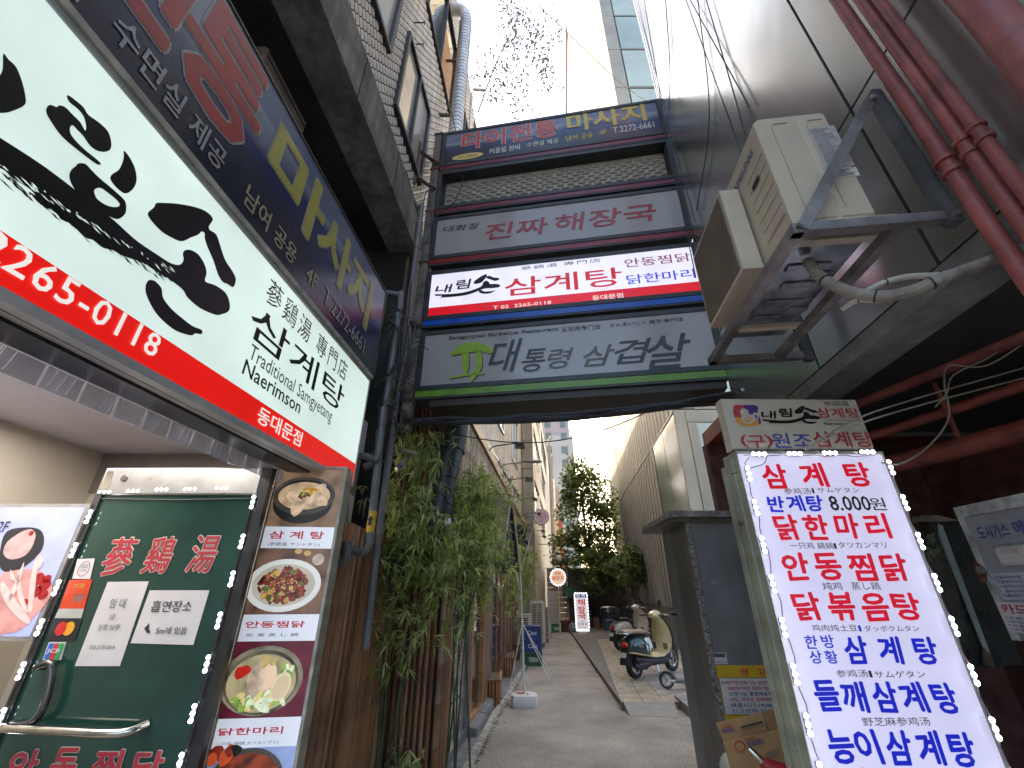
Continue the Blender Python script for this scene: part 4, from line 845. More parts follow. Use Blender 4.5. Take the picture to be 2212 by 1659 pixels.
for i, (lab, r, mt, pts) in enumerate([('thick insulated hose sagging from under the air conditioner to the red pipes', .021, M('taped_hose', (.24, .22, .18), .7, var=.2, sc=14, bump=.4, bsc=60), [(1745, 565, 1.35), (1775, 600, 1.3), (1830, 628, 1.25), (1900, 640, 1.2), (1970, 628, 1.15), (2040, 600, 1.1), (2110, 575, 1.1), (2230, 530, 1.05)]),
                                 ('pale corrugated drain hose beside the thick one', .011, M('pale_hose', (.48, .45, .38), .6, var=.15, bump=.5, bsc=90), [(1868, 632, 1.25), (1905, 612, 1.22), (1960, 598, 1.2), (2040, 592, 1.18), (2130, 565, 1.15), (2230, 530, 1.1)]),
                                 ('thin pale hose stub curling under the base pan', .010, M('pale_hose', (.5,.5,.5)), [(1820, 668, 1.35), (1850, 650, 1.3), (1900, 648, 1.25), (1960, 635, 1.2)])]):
    T = thing('hose', lab, 'hose'); P_ = arc([q(*p) for p in pts], 7); MB().tube(P_, r, 10).build('hose_body', mt, T, True)
    for k in (8, 20, 32):
        if k < len(P_)-1: MB().tube([P_[k], P_[k].lerp(P_[k+1], .4)], r*1.12, 10).build('tape_band', BLACK, T)
for lab, pts in (('pale cable hanging in the recess in front of the red pipes', [(2230, 730, 1.9), (2130, 790, 2.0), (2050, 790, 2.1), (2040, 830, 2.1), (2050, 900, 2.1), (2010, 960, 2.1), (1950, 1000, 2.0), (1905, 1000, 1.98)]), ('second pale cable twisting beside the hanging one', [(2230, 700, 1.9), (2140, 770, 2.0), (2060, 810, 2.1), (2045, 850, 2.1), (2020, 880, 2.2)]),
                  ('thin pale wire crossing from the header board to the right edge', [(1740, 968, 1.93), (1850, 905, 1.95), (2000, 855, 2.0), (2230, 790, 2.0)]), ('lower thin pale wire crossing from the header board', [(1740, 972, 1.92), (1850, 918, 1.95), (2000, 872, 2.0), (2230, 812, 2.0)])):
    tag(MB().tube(arc([q(*p) for p in pts], 6), .0045, 5).build('pale_wire', M('pale_wire', (.36, .33, .27), .6), None, True), lab, 'cable')
# gas meter cabinet
gp0 = wallp(2061, 1097, 2.125, .117); gp1 = wallp(2212, 1062, 2.125, .117)
FG = Fr((gp0.x, gp0.y, 0), (-.117, -1)); T = thing('gas_meter_cabinet', 'dented white gas meter cabinet with blue lettering and pasted notices at the right edge', 'cabinet', FG.mat())
c9 = crop(3650, 1900, .5124); zt = gp0.z; zb = FG.l(c9(700, 1215))[1]; cabm = M('scuffed_white_cabinet', (.33, .34, .40), .4, .2, var=.12, sc=4, streak=.12, dirt=(.14, .13, .14))
MB().bev((0, zb, -.22), (1.0, zt, 0), .008).build('casing', cabm, T)
m = MB(); m.box((.045, zb+.03, .001), (1.0, zt-.06, .012)); m.build('door_panel', cabm, T)
edge = M('pale_worn_edge', (.48, .5, .52), .5, .1, var=.3, sc=9); m = MB(); m.box((0, zb, .001), (.04, zt, .006)); m.box((.041, zt-.055, .001), (1.0, zt, .006)); m.build('worn_edge', edge, T)
bl = M('blue_paint_letters', (.06, .08, .30), .6, var=.2, sc=30)
a = FG.l(c9(440, 440)); b = FG.l(c9(640, 340)); text(T, '도시가스', a[0], a[1]-.0, b[0], a[1]+.062, bl, z=.014, bold=.03); text(T, '메터기', b[0]+.03, a[1]+.0, b[0]+.20, a[1]+.062, bl, z=.014, bold=.03)
a = FG.l(c9(530, 510)); text(T, '검침원 사용함', a[0], a[1], a[0]+.22, a[1]+.018, M('grey_blue_print', (.12, .12, .2), .6), z=.014)
a = FG.l(c9(620, 640)); MB().bev((a[0], a[1], .012), (a[0]+.16, a[1]+.085, .03), .012).build('meter_window', M('window_label', (.55, .53, .52), .4, var=.1), T); text(T, '가스안전', a[0]+.04, a[1]+.05, a[0]+.12, a[1]+.068, dred, z=.032)
a = FG.l(c9(640, 890)); MB().rect(a[0]-.03, a[1]-.005, a[0]+.2, a[1]+.11, .0135).build('number_sheet', M('sheet_lilac', (.45, .45, .52), .6, var=.1), T)
for r__ in range(5): text(T, '기동타이밍 연락', a[0]-.02, a[1]+.005+r__*.02, a[0]+.19, a[1]+.018+r__*.02, bl, z=.015, bold=.02)
a = FG.l(c9(715, 1120)); MB().rect(a[0]-.05, a[1]-.02, a[0]+.2, a[1]+.11, .0135).build('notice_sheet', M('sheet_white', (.55, .53, .56), .6, var=.08), T); text(T, '카드', a[0]-.03, a[1]+.06, a[0]+.10, a[1]+.10, dred, z=.015, bold=.03)
for r__ in range(4): text(T, '대출 문의', a[0]-.03, a[1]-.01+r__*.016, a[0]+.16, a[1]+r__*.016, bl, z=.015)
a = FG.l(c9(455, 690)); m = MB(); m.ell((a[0]-.02, a[1]), (.035, .05), .0135, 10); m.build('rust_patch', M('rust_patch', (.17, .06, .04), .9, var=.4, sc=30), T); MB().tube([(a[0]+.0, a[1]+.01, .01), (a[0]+.0, a[1]+.01, .03)], .018, 12).build('lock', STEEL, T)
MB().hexa([(x_, y_, z_) for z_ in (.014, .018) for x_, y_ in ((a[0]+.01, a[1]-.035), (a[0]+.07, a[1]-.10), (a[0]+.08, a[1]-.09), (a[0]+.02, a[1]-.02))]).build('hasp', edge, T)
m = MB(); m.box((gp0.x+.01, gp0.y-1.4, 0), (gp0.x+.25, gp0.y-.02, zb-.003)); tag(m.build('meter_wall', M('maroon_black_wall', (.035, .02, .022), .8, var=.3)), 'dark wall carrying the white gas meter cabinet', 'wall')
# dim aluminium window between menu box and cabinet
T = thing('narrow_window', 'dim aluminium-framed window with a bright reflected strip right of the lit menu', 'window', (0, 0, 0)); Y0 = 3.1
def wq(pts, off=0.): return [aty(*c9(*p), Y0-off) for p in pts]
def slab(pts, nm, mt, off=0., th=.02, par=None):
    f = wq(pts, off); bk_ = [p+Vector((0, th, 0)) for p in f]; n = len(f)
    return MB().add(f+bk_, [tuple(range(n)), tuple(range(2*n-1, n-1, -1))]+[(i, n+i, n+(i+1) % n, (i+1) % n) for i in range(n)]).build(nm, mt, par or T)
slab([(-60,300),(260,305),(745,1400),(380,1420),(-60,400)], 'frame_panel', M('greenish_dark_panel', (.075, .085, .085), .25, .3, var=.2, sc=3), 0)
slab([(-60,300),(0,300),(75,330),(100,420),(235,820),(330,1250),(280,1330),(-60,500)], 'pane', M('dim_pane', (.10, .105, .09), .15, var=.5, sc=3), .02, .01)
slab([(90,315),(120,330),(490,1320),(440,1270),(330,1000),(100,410)], 'reflected_strip', M('bluish_reflection', (.50, .60, .62), .3, .2, var=.1), .03, .01)  # pale bluish colour stands for a strip of light reflected on the pane
slab([(440,1270),(490,1320),(525,1425),(440,1400)], 'worn_foot', M('worn_foot', (.22, .15, .11), .7, var=.3), .034, .01)
slab([(-60,255),(90,252),(250,292),(120,300),(-60,300)], 'top_ledge', M('pale_ledge', (.30, .26, .2), .6, var=.2), .04, .06)
slab([(0,400),(60,390),(110,520),(40,610),(0,600)], 'paper_label', M('green_label', (.16, .19, .12), .6, var=.5, sc=40), .035, .004)

# ---- lit menu box
FX = Fr((0, 0, 0), (1, -.02))
fx0 = aty(1589, 980, 2.02); FX = Fr((fx0.x, fx0.y, 0), (.7288, .012)); MT = fx0.z
T = thing('menu_lightbox', 'tall lit white menu box with red and blue Korean dishes ringed by LED modules', 'sign', FX.mat())
mw = .5*(FX.l((1907, 975))[0]+FX.l((2169, 1659))[0])
lw = E('lit_menu_lilac', '#d6d2ee', .74, var=.05, sc=1.2); MB().rect(0.004, .12, mw-.004, MT, 0).build('light_panel', lw, T)
cm_ = M('greenish_box_paint', (.36, .37, .28), .45, .1, var=.15, sc=3, streak=.35, dirt=(.1, .1, .07))
m = MB(); m.box((0, .1, -.13), (.003, MT, .008)); m.box((mw-.003, .1, -.13), (mw, MT, .008)); m.box((0, MT+.001, -.13), (mw, MT+.012, .008)); m.box((0.004, .1, -.13), (mw-.004, MT, -.005)); m.build('case', cm_, T)
m = MB(); m.box((-.010, .1, -.09), (-.0005, MT-.01, -.04)); m.build('side_rib', cm_, T); m = MB(); m.box((-.014, .1, -.145), (-.0005, MT-.04, -.115)); m.build('side_rib', cm_, T)
MB().tube([(-.010, MT-.32, -.065), (-.026, MT-.32, -.065)], .012, 8).build('rivet', M('rust_rivet', (.2, .12, .08), .6, .5), T)
k1 = crop(2750, 1500, .4823); k2 = crop(2900, 2200, .5118)
lred = E('menu_red', '#c4102c', .8, var=.03, sc=10); lblu = E('menu_blue', '#1722b0', .8, var=.03, sc=10); lblk = M('menu_black', (.02, .02, .022), .5); halo = E('menu_halo', '#f3b4bc', .8, var=.02)
def mt_(body, c, q0, q1, mt, bold=.05, **k): 
    a = FX.l(c(*q0)); b = FX.l(c(*q1)); return text(T, body, a[0], a[1], b[0], b[1], mt, z=.004, bold=bold, **k)
def syl(chars, c, pts, mt, w, h, bold=.055):
    """hand-painted syllables, each set separately with a slight tilt; pts are their centres"""
    rn = random.Random(len(chars)+int(pts[0][0]))
    for ch, p in zip(chars, pts):
        a = FX.l(c(*p)); text(T, ch, a[0]-w/2, a[1]-h/2, a[0]+w/2, a[1]+h/2, mt, z=.004, bold=bold, shear=rn.uniform(-.12, .12), rot=rn.uniform(-.05, .05))
syl('삼계탕', k1, [(618, 780), (935, 770), (1295, 765)], lred, .115, .112)
mt_('参鸡汤', k1, (702, 926), (903, 876), lblk, .0); mt_('サムゲタン', k1, (972, 912), (1300, 872), lblk, .0); mt_('|', k1, (928, 918), (934, 878), lblk, .0)
syl('반계탕', k1, [(628, 1005), (790, 1000), (945, 1000)], lblu, .075, .070)
mt_('8.000', k1, (1085, 1058), (1372, 942), lblk, .03); mt_('원', k1, (1410, 1055), (1500, 955), lblk, .015)
syl('닭한마리', k1, [(715, 1195), (955, 1195), (1205, 1185), (1455, 1185)], lred, .105, .105)
mt_('一只鸡 鷄鍋', k1, (752, 1372), (1085, 1318), lblk, .0); mt_('|', k1, (1108, 1370), (1114, 1325), lblk, .0); mt_('タツカンマリ', k1, (1145, 1365), (1520, 1315), lblk, .0)
syl('안동찜닭', k2, [(452, 60), (700, 60), (960, 65), (1210, 65)], lred, .112, .105)
mt_('炖鸡', k2, (665, 240), (798, 180), lblk, .0); mt_('蒸し鶏', k2, (888, 240), (1088, 180), lblk, .0)
syl('닭볶음탕', k2, [(535, 365), (800, 365), (1060, 370), (1300, 365)], lred, .112, .100)
mt_('鸡肉炖土豆', k2, (582, 558), (915, 505), lblk, .0); mt_('|', k2, (940, 558), (946, 512), lblu, .0); mt_('ダッポクムタン', k2, (985, 560), (1390, 512), lblk, .0)
syl('한방', k2, [(570, 640), (695, 635)], lblu, .050, .046, .03); syl('상황', k2, [(605, 755), (722, 755)], lblu, .050, .044, .03)
syl('삼계탕', k2, [(915, 700), (1175, 700), (1450, 705)], lblu, .092, .092)
mt_('参鸡汤', k2, (772, 912), (993, 852), lblk, .0); mt_('|', k2, (1022, 912), (1028, 860), lblk, .0); mt_('サムゲタン', k2, (1065, 915), (1435, 860), lblk, .0)
syl('들깨삼계탕', k2, [(690, 1050), (900, 1060), (1135, 1060), (1355, 1065), (1590, 1070)], lblu, .092, .095)
mt_('野芝麻参鸡汤', k2, (972, 1285), (1468, 1215), lblk, .0)
syl('능이삼계탕', k2, [(800, 1440), (1005, 1440), (1245, 1450), (1480, 1455), (1730, 1465)], lblu, .092, .098)
syl('오리', k2, [(1000, 1750), (1300, 1750)], lred, .1, .1)
m = MB(); 
for p in ((475,600),(762,597),(1047,592),(1350,583)): a = FX.l(k1(*p)); led(T, a[0], a[1]-.004, 0, .012)
for c, ps in ((k1, [(393,765),(450,1040),(510,1340),(578,1640)]), (k2, [(258,195),(340,525),(425,880),(525,1265),(625,1640)])):
    for p in ps[:4 if c is k1 else 5]:
        if c is k2 and p[1] < 0: continue
        if c is k1 and p[1] > 1600: continue
        a = FX.l(c(*p)); led(T, a[0], a[1], R(90), .012)
for c, ps in ((k1, [(1570,715),(1678,1000),(1795,1310)]), (k2, [(1517,185),(1640,515),(1790,885),(1965,1295),(2150,1700)])):
    for p in ps: a = FX.l(c(*p)); led(T, mw-.004, a[1], R(90), .014)
wv = [(.055, MT-.02, .016)]+[(.028+.008*math.sin(i*1.7), MT-.05-i*.05, .012) for i in range(38)]
MB().tube(wv, .0022, 5).build('led_wire', M('lilac_wire', (.2, .16, .2), .5), T); MB().tube([(mw-.004+.006*math.sin(i*1.9), MT-.03-i*.05, .018) for i in range(38)], .0028, 5).build('led_wire', M('lilac_wire', (1, 1, 1)), T)
MB().tube([(.03+i*.05, MT-.012+.004*math.sin(i*2.1), .014) for i in range(14)], .0022, 5).build('led_wire', M('lilac_wire', (1, 1, 1)), T)
MB().tube(arc([(-.02, MT-.09, -.05), (.05, MT-.075, .02), (.12, MT-.05, .02), (.16, MT+.03, .02)], 5), .002, 5).build('tie_wire', WIRE, T)
# header board
FH = Fr(FX.o+Vector((0, -.0, MT+.02)), FX.X); T = thing('header_board', 'unlit cream header board with rooster emblem above the lit menu box', 'sign', FH.mat())
h = [FH.l((1570, 868)), FH.l((1850, 858)), FH.l((1885, 975)), FH.l((1591, 975))]; hx0, hx1 = -.01, (h[1][0]+h[2][0])/2; hh = (h[0][1]+h[1][1])/2
cr = M('cream_board', (.50, .45, .35), .45, var=.05, sc=3, streak=.08, dirt=(.25, .2, .12))
MB().box((hx0, 0, -.06), (hx1, hh, 0)).build('board', cr, T)
pr = M('board_red', (.42, .04, .05), .45, var=.1); pb = M('board_blue', (.06, .08, .32), .45, var=.1); pu = M('board_purple', (.10, .03, .20), .45, var=.1); po = M('board_orange', (.62, .28, .05), .45, var=.1)
def hp(pts, n=2, z=.003, mt=None, nm='emblem_patch'): m = MB(); m.poly(smooth([FH.l(k1(*p)) for p in pts], n)[::-1], z); return m.build(nm, mt, T)
hp([(285,210),(300,198),(365,202),(368,250),(345,300),(300,300),(283,260)], mt=pr); hp([(365,202),(410,198),(465,200),(485,220),(478,270),(500,300),(508,350),(488,352),(470,300),(420,270),(385,260)], mt=pu, z=.0032); hp([(305,295),(340,300),(400,290),(450,310),(490,330),(480,362),(420,370),(360,372),(345,352),(322,356),(305,325)], mt=po, z=.0034)
hp([(338,262),(332,250),(345,240),(340,228),(352,232),(358,222),(368,232),(380,226),(384,238),(396,236),(402,248),(412,256),(400,262),(398,276),(380,290),(372,300),(352,292),(342,278)], mt=cr, z=.0048, nm='rooster_head')
hp([(350,290),(385,280),(400,300),(430,310),(440,300),(436,280),(450,262),(470,262),(484,280),(488,310),(480,330),(478,300),(468,282),(456,282),(452,300),(456,325),(440,345),(420,352),(392,352),(365,340),(352,318)], mt=cr, z=.0048, nm='rooster_body')
for i, (x_, y_) in enumerate(((372, 312), (385, 322), (398, 318), (410, 330), (424, 326), (392, 336))):
    hp([(x_-3, y_-14), (x_+4, y_-8), (x_+5, y_+12), (x_-1, y_+14)], mt=po, z=.006, nm='feather_mark')
hp([(375,256),(381,254),(383,260),(377,262)], mt=BLACK, z=.006, nm='rooster_eye')
a = FH.l(k1(528, 350)); b = FH.l(k1(948, 205)); small_logo(T, a[0], a[1], b[0]-a[0], b[1]-a[1]-.0, ink)
def ht(body, q0, q1, mt, bold=.02): textp(T, FH, body, k1(*q0), k1(*q1), mt, bold=bold)
ht('蔘鷄湯', (1025, 205), (1212, 165), M('faded_gold', (.27, .24, .17), .5), .01); ht('삼계탕', (975, 300), (1290, 225), pr, .02); ht('Traditional Samgyetang', (1020, 335), (1305, 312), M('faded_grey', (.22, .2, .17), .5), .0); ht('Naerimson', (1025, 362), (1195, 336), M('faded_dark', (.1, .09, .08), .5), .02)
ht('(', (355, 545), (385, 440), pr, .02); ht('구', (410, 545), (530, 448), pr, .03); ht(')', (558, 545), (588, 440), pr, .02); ht('원조', (612, 545), (905, 430), pb, .022); ht('삼계탕', (955, 540), (1385, 418), M('board_crimson', (.36, .05, .05), .45), .03)
MB().tube([(hx0, .0, .005), (hx1, .002, .005)], .004, 5).build('lower_lip', br, T)
# ---- grey service wall with slab top, notices
Yf = 3.84; xl = aty(1477, 1120, Yf).x; zt = aty(1477, 1120, Yf).z
T = thing('service_wall', 'grey steel-clad wall block with a stone slab top behind the menu box', 'wall')
gm = M('grey_steel_cladding', (.21, .21, .215), .45, .15, var=.12, sc=4, streak=.18, dirt=(.07, .065, .06)); gm2 = M('grey_brown_cladding', (.15, .14, .125), .5, .1, var=.2, sc=4, streak=.35, dirt=(.07, .06, .05))
m = MB(); m.box((xl+.05, Yf, 0), (2.6, Yf+.75, zt)); m.build('front_cladding', gm, T)
m = MB(); m.hexa([(xl, Yf, 0), (xl+.02, Yf, 0), (xl+.10, Yf+.78, 0), (xl+.075, Yf+.78, 0), (xl, Yf, zt), (xl+.02, Yf, zt), (xl+.10, Yf+.78, zt), (xl+.075, Yf+.78, zt)]); m.build('side_cladding', gm2, T)
m = MB(); m.box((xl, Yf-.012, 0), (xl+.045, Yf+.02, zt)); m.build('corner_trim', M('granite_trim', (.26, .23, .21), .8, var=.45, sc=50), T)
m = MB(); m.box((xl+.055, Yf-.004, 1.03), (2.6, Yf-.0005, zt-.02)); m.build('upper_sheet', gm, T)
slabm = M('weathered_slab', (.30, .28, .25), .8, var=.35, sc=12, streak=.4)
m = MB(); m.hexa([(xl-.16, Yf-.10, zt+.0), (2.7, Yf-.10, zt+.0), (2.7, Yf+1.0, zt), (xl-.08, Yf+1.0, zt), (xl-.16, Yf-.10, zt+.05), (2.7, Yf-.10, zt+.05), (2.7, Yf+1.0, zt+.05), (xl-.08, Yf+1.0, zt+.05)]); m.build('stone_slab', slabm, T)
m = MB(); m.box((xl-.12, Yf-.04, zt-.03), (2.7, Yf+.9, zt-.002)); m.build('slab_underside', gm2, T)
MB().tube([(xl-.0, Yf+.55, 1.40), (xl-.05, Yf+.55, 1.40)], .012, 8).build('bolt', BLACK, T)
c3 = crop(2500, 1900, .6772)
def fq(x, y, d=.0): return aty(*c3(x, y), Yf-.004-d)
def plate(corners, nm, mt, d, par, th=.003):
    f = [fq(x, y, d) for x, y in corners]; f = [Vector((p.x, Yf-.004-d, p.z)) for p in f]; b_ = [p+Vector((0, th, 0)) for p in f]; n = len(f)
    return MB().add(f+b_, [tuple(range(n)), tuple(range(2*n-1, n-1, -1))]+[(i, n+i, n+(i+1) % n, (i+1) % n) for i in range(n)]).build(nm, mt, par)
FW = Fr((0, Yf-.004, 0), (1, 0))
N = thing('warning_notice', 'yellow framed warning notice with small print low on the grey wall', 'notice', FW.mat())
P = lambda x, y: FW.l(c3(x, y))
a = P(445, 1062); b = P(505, 1400); x0, zt_, zb_ = a[0], a[1], b[1]; x1 = x0+.60
yel = M('notice_yellow', (.62, .40, .02), .5, var=.08); MB().box((x0, zb_, .001), (x1, zt_, .004)).build('yellow_board', yel, N)
zz1 = P(480, 1135)[1]; zz0 = P(512, 1348)[1]; MB().box((x0+.035, zz0, .0045), (x1-.035, zz1, .006)).build('white_field', paper, N)
m = MB(); [m.box(*bx) for bx in (((x0+.033, zz0-.002, .0045), (x0+.037, zz1+.002, .0075)), ((x0+.037, zz1-.001, .0045), (x1-.035, zz1+.002, .0075)), ((x0+.037, zz0-.002, .0045), (x1-.035, zz0+.001, .0075)))]; m.build('black_border', BLACK, N)
red_ = M('notice_red', (.5, .03, .03), .5, var=.05); navy_ = M('notice_navy', (.05, .05, .15), .5, var=.05)
a = P(575, 1120); b = P(695, 1080); text(N, '경  고', x0+.20, a[1], x0+.40, b[1], red_, z=.007, bold=.03)
for i, (body, mt) in enumerate((('쓰레기무단투기는 범죄행위입니다', red_), ('100만원 이하의 과태료 처분을받습니다', red_), ('쓰레기는 종량제봉투에담아', navy_), ('내집, 내점포 앞에배출 합시다', red_), ('배출시간:19:00-24:00', navy_), ('신고전화:3396-0000', navy_))):
    zc = zz1-.03-(zz1-zz0-.045)*i/5.2; text(N, body, x0+(.045 if i < 1 else .09), zc-.013, x1-(.045 if i < 1 else .08), zc+.013, mt, z=.008, bold=.01)
N = thing('phone_sticker', 'small white sticker with red phone number above the yellow notice', 'sticker', FW.mat()); a = P(437, 1055); b = P(528, 990)
MB().box((a[0], a[1], .001), (b[0], b[1], .003)).build('white_field', paper, N); MB().box((a[0]+.01, b[1]-.03, .0035), (b[0]-.01, b[1]-.004, .0045)).build('grey_field', M('grey_field', (.1, .13, .12), .5, var=.4, sc=40), N); text(N, '010 7263-5114', a[0]+.006, a[1]+.006, b[0]-.006, a[1]+.022, red_, z=.004, bold=.02)
N = thing('torn_sticker', 'torn scrap of pale pink sticker in the middle of the grey wall', 'sticker', FW.mat()); m = MB(); m.poly([P(*p) for p in ((440,572),(470,568),(478,582),(462,592),(446,590))][::-1], .002, d=.001); m.build('paper_scrap', M('pink_scrap', (.38, .27, .27), .7), N)
# ---- cardboard and umbrella at the foot
cb = M('cardboard', (.50, .30, .14), .8, var=.1, sc=6); cbp = M('carton_blue_print', (.09, .12, .30), .7); cbr = M('carton_red_print', (.5, .07, .05), .7)
T = thing('flattened_cartons', 'flattened tan cardboard cartons with blue and red print leaning beside the menu box', 'cardboard')
Yc = 3.35
def cpl(corners, nm, mt, dy=0., par=None, th=.004):
    f = [aty(*c3(x, y), Yc-dy) for x, y in corners]; b_ = [p+Vector((0, th, 0)) for p in f]; n = len(f)
    return MB().add(f+b_, [tuple(range(n)), tuple(range(2*n-1, n-1, -1))]+[(i, n+i, n+(i+1) % n, (i+1) % n) for i in range(n)]).build(nm, mt, par or T)
cpl([(470,1400),(735,1335),(800,1500),(520,1505)], 'carton_flap', cb, .0); cpl([(735,1335),(900,1290),(920,1700),(860,1700)], 'carton_side', M('cardboard_dark', (.36, .21, .1), .8, var=.1), .0)
cpl([(512,1502),(850,1430),(1000,1900),(640,1960)], 'carton_panel', cb, .03)
cpl([(615,1418),(742,1385),(750,1410),(625,1442)], 'print_block', M('carton_grey', (.3, .22, .14), .7), .01); cpl([(620,1422),(740,1390),(742,1394),(622,1426)], 'print_rule', BLACK, .014)
FC_ = Fr((0, Yc-.036, 0), (1, 0)); 
def ct(body, q0, q1, mt, d=.0, rot=.18, bold=.03):
    Tm = thing_root; a = FC_.l(c3(*q0)); b = FC_.l(c3(*q1)); text(Tm, body, a[0], a[1], b[0], b[1], mt, z=.001+d, bold=bold, rot=rot)
thing_root = bpy.data.objects.new('print_side', None); COL.objects.link(thing_root); thing_root.parent = T; thing_root.matrix_world = FC_.mat()
ct('마요네스', (515, 1465), (590, 1435), cbp, -.03); ct('오뚜기', (520, 1440), (575, 1420), cbr, -.03); ct('마요네스', (655, 1530), (755, 1495), cbp); ct('오뚜기', (640, 1500), (700, 1482), cbr); 
a = FC_.l(c3(610, 1535)); m = MB(); m.poly([(a[0]+.034*math.cos(t), a[1]+.03*math.sin(t)) for t in [k*.35 for k in range(18)]], .002, [[(a[0]+.027*math.cos(t), a[1]+.023*math.sin(t)) for t in [k*.35 for k in range(18)]]]); m.build('red_ring', cbr, thing_root)
for x_ in (760, 860): cpl([(x_,1575),(x_+75,1550),(x_+82,1590),(x_+8,1612)], 'bar_block', M('carton_grey', (.3, .22, .14), .7), .036)
T = thing('folded_umbrella', 'folded umbrella with a red canopy and silver tip among the cartons', 'umbrella')
A_, B_ = aty(*c3(662, 1545), 3.15), aty(*c3(760, 1640), 3.12); C_ = aty(*c3(900, 1720), 3.1)
MB().tube([A_, A_.lerp(B_, .3), A_.lerp(B_, .8)], [.012, .018, .02], 10).build('silver_tip', M('chrome', (1, 1, 1)), T, True); MB().tube([A_.lerp(B_, .8), B_, C_], [.026, .035, .06], 10).build('canopy', M('red_canopy', (.4, .02, .03), .4, var=.2), T, True)
T = thing('plastic_bag', 'pale green plastic bag on the ground at the foot of the grey wall', 'bag'); p = aty(*c3(555, 1650), 3.5); MB().sphere((p.x, p.y, p.z-.02), (.07, .06, .09), 10, 7).build('bag_body', M('pale_plastic', (.5, .52, .4), .3, var=.2, sc=20, bump=.6, bsc=20), T, True)
# ================================================================ far right building F
fcl = M('cream_panel', (.40, .375, .325), .8, 0., spec=.08, var=.08, sc=1.2, streak=.15, dirt=(.3, .27, .23)); fgl = M('greenish_glass', (.38, .44, .39), .2, var=.15, sc=.3, spec=.35); fgl2 = M('pale_green_glass', (.50, .55, .47), .2, var=.12, sc=.3, spec=.3)
def GW(y): return 3.07+.117*y
FT_ = thing('panelled_tower', 'tall cream panelled tower with greenish glass on the far right of the alley', 'building')
YF = 10.4; XF = GW(YF); mull = M('cream_mullion', (.30, .28, .24), .7, .0, var=.05)
m = MB(); m.hexa([(GW(YF)+.06, YF+.06, 0), (12, YF+.06, 0), (14, 27.4, 0), (GW(27.4)+.06, 27.4, 0), (GW(YF)+.06, YF+.06, 78), (12, YF+.06, 78), (14, 27.4, 78), (GW(27.4)+.06, 27.4, 78)]); m.build('core', M('tower_core', (.10, .09, .08), .7), FT_)
# front face
m = MB(); m.box((XF, YF, 0), (XF+.30, YF+.05, 5.9)); m.build('corner_panel', fcl, FT_); m = MB(); m.box((XF+.31, YF-.02, 0), (XF+.55, YF+.05, 5.55)); m.build('pilaster', mull, FT_)
m = MB(); m.box((XF+.56, YF+.01, .5), (XF+1.6, YF+.04, 5.55)); m.build('pane', fgl, FT_); m = MB(); m.box((XF+1.66, YF+.01, .5), (XF+3.2, YF+.04, 5.55)); m.build('pane', fgl2, FT_)
m = MB(); m.box((XF+.3, YF-.02, 5.56), (XF+3.4, YF+.05, 5.9)); m.build('lintel', mull, FT_)
for k in range(24):
    z = 5.95+k*2.9
    m = MB(); m.box((XF, YF, z), (XF+.55, YF+.05, z+2.86)); m.build('corner_panel', fcl, FT_)
    for x_ in (0, 1): m = MB(); m.box((XF+.62+x_*1.5, YF+.01, z+.12), (XF+2.05+x_*1.5, YF+.04, z+2.82)); m.build('pane', fgl2 if (k+x_) % 3 else fgl, FT_)
    m = MB(); m.box((XF+.56, YF-.01, z-.02), (XF+3.7, YF+.045, z+.06)); m.build('mullion', mull, FT_)
# side face: vertical ribs
def gseg(m, y0, y1, z0, z1, off=0., th=.05): rseg(m, y0, y1, z0, z1, off, th, GW)
for (y0, y1) in ((10.45, 11.9), (11.95, 13.35)): m = MB(); gseg(m, y0, y1, 1.15, 5.82, .0, .03); m.build('side_pane', M('reflecting_side_glass', (.26, .30, .26), .07, var=.15, sc=.4), FT_)
zr = [1.10, 5.86, 7.85, 12.0, 18, 26, 36, 50, 64, 78]
yv = [13.4]
while yv[-1] < 27: yv.append(yv[-1]+.46)
for j in range(9):
    ya = 13.4 if j < 1 else 10.45
    y = ya; n = 0
    while y < 27.2:
        st = .46 if j < 3 else 1.38
        m = MB(); gseg(m, y+.022, min(y+st-.022, 27.3), zr[j]+.03, zr[j+1]-.03, -.0, .04); m.build('wall_panel', fcl, FT_); y += st
bat = M('tan_batten', (.12, .095, .06), .6)
for j in range(4):
    y = 13.4 if j < 1 else 10.9
    while y < 27.2:
        m = MB(); gseg(m, y-.012, y+.012, zr[j]+.03, zr[j+1]-.03, -.013, .02); m.build('batten', bat, FT_); y += .46 if j < 3 else 1.38
for z in zr[:6]: m = MB(); gseg(m, 10.42, 27.3, z-.03, z+.03, -.018, .03); m.build('drip_rail', bat, FT_)
y = 10.45
while y < 27: m = MB(); gseg(m, y, y+1.6, 0, 1.06, -.03, .08); m.build('plinth_panel', M('pale_plinth', (.25, .235, .21), .6, var=.12, streak=.3), FT_); y += 1.63
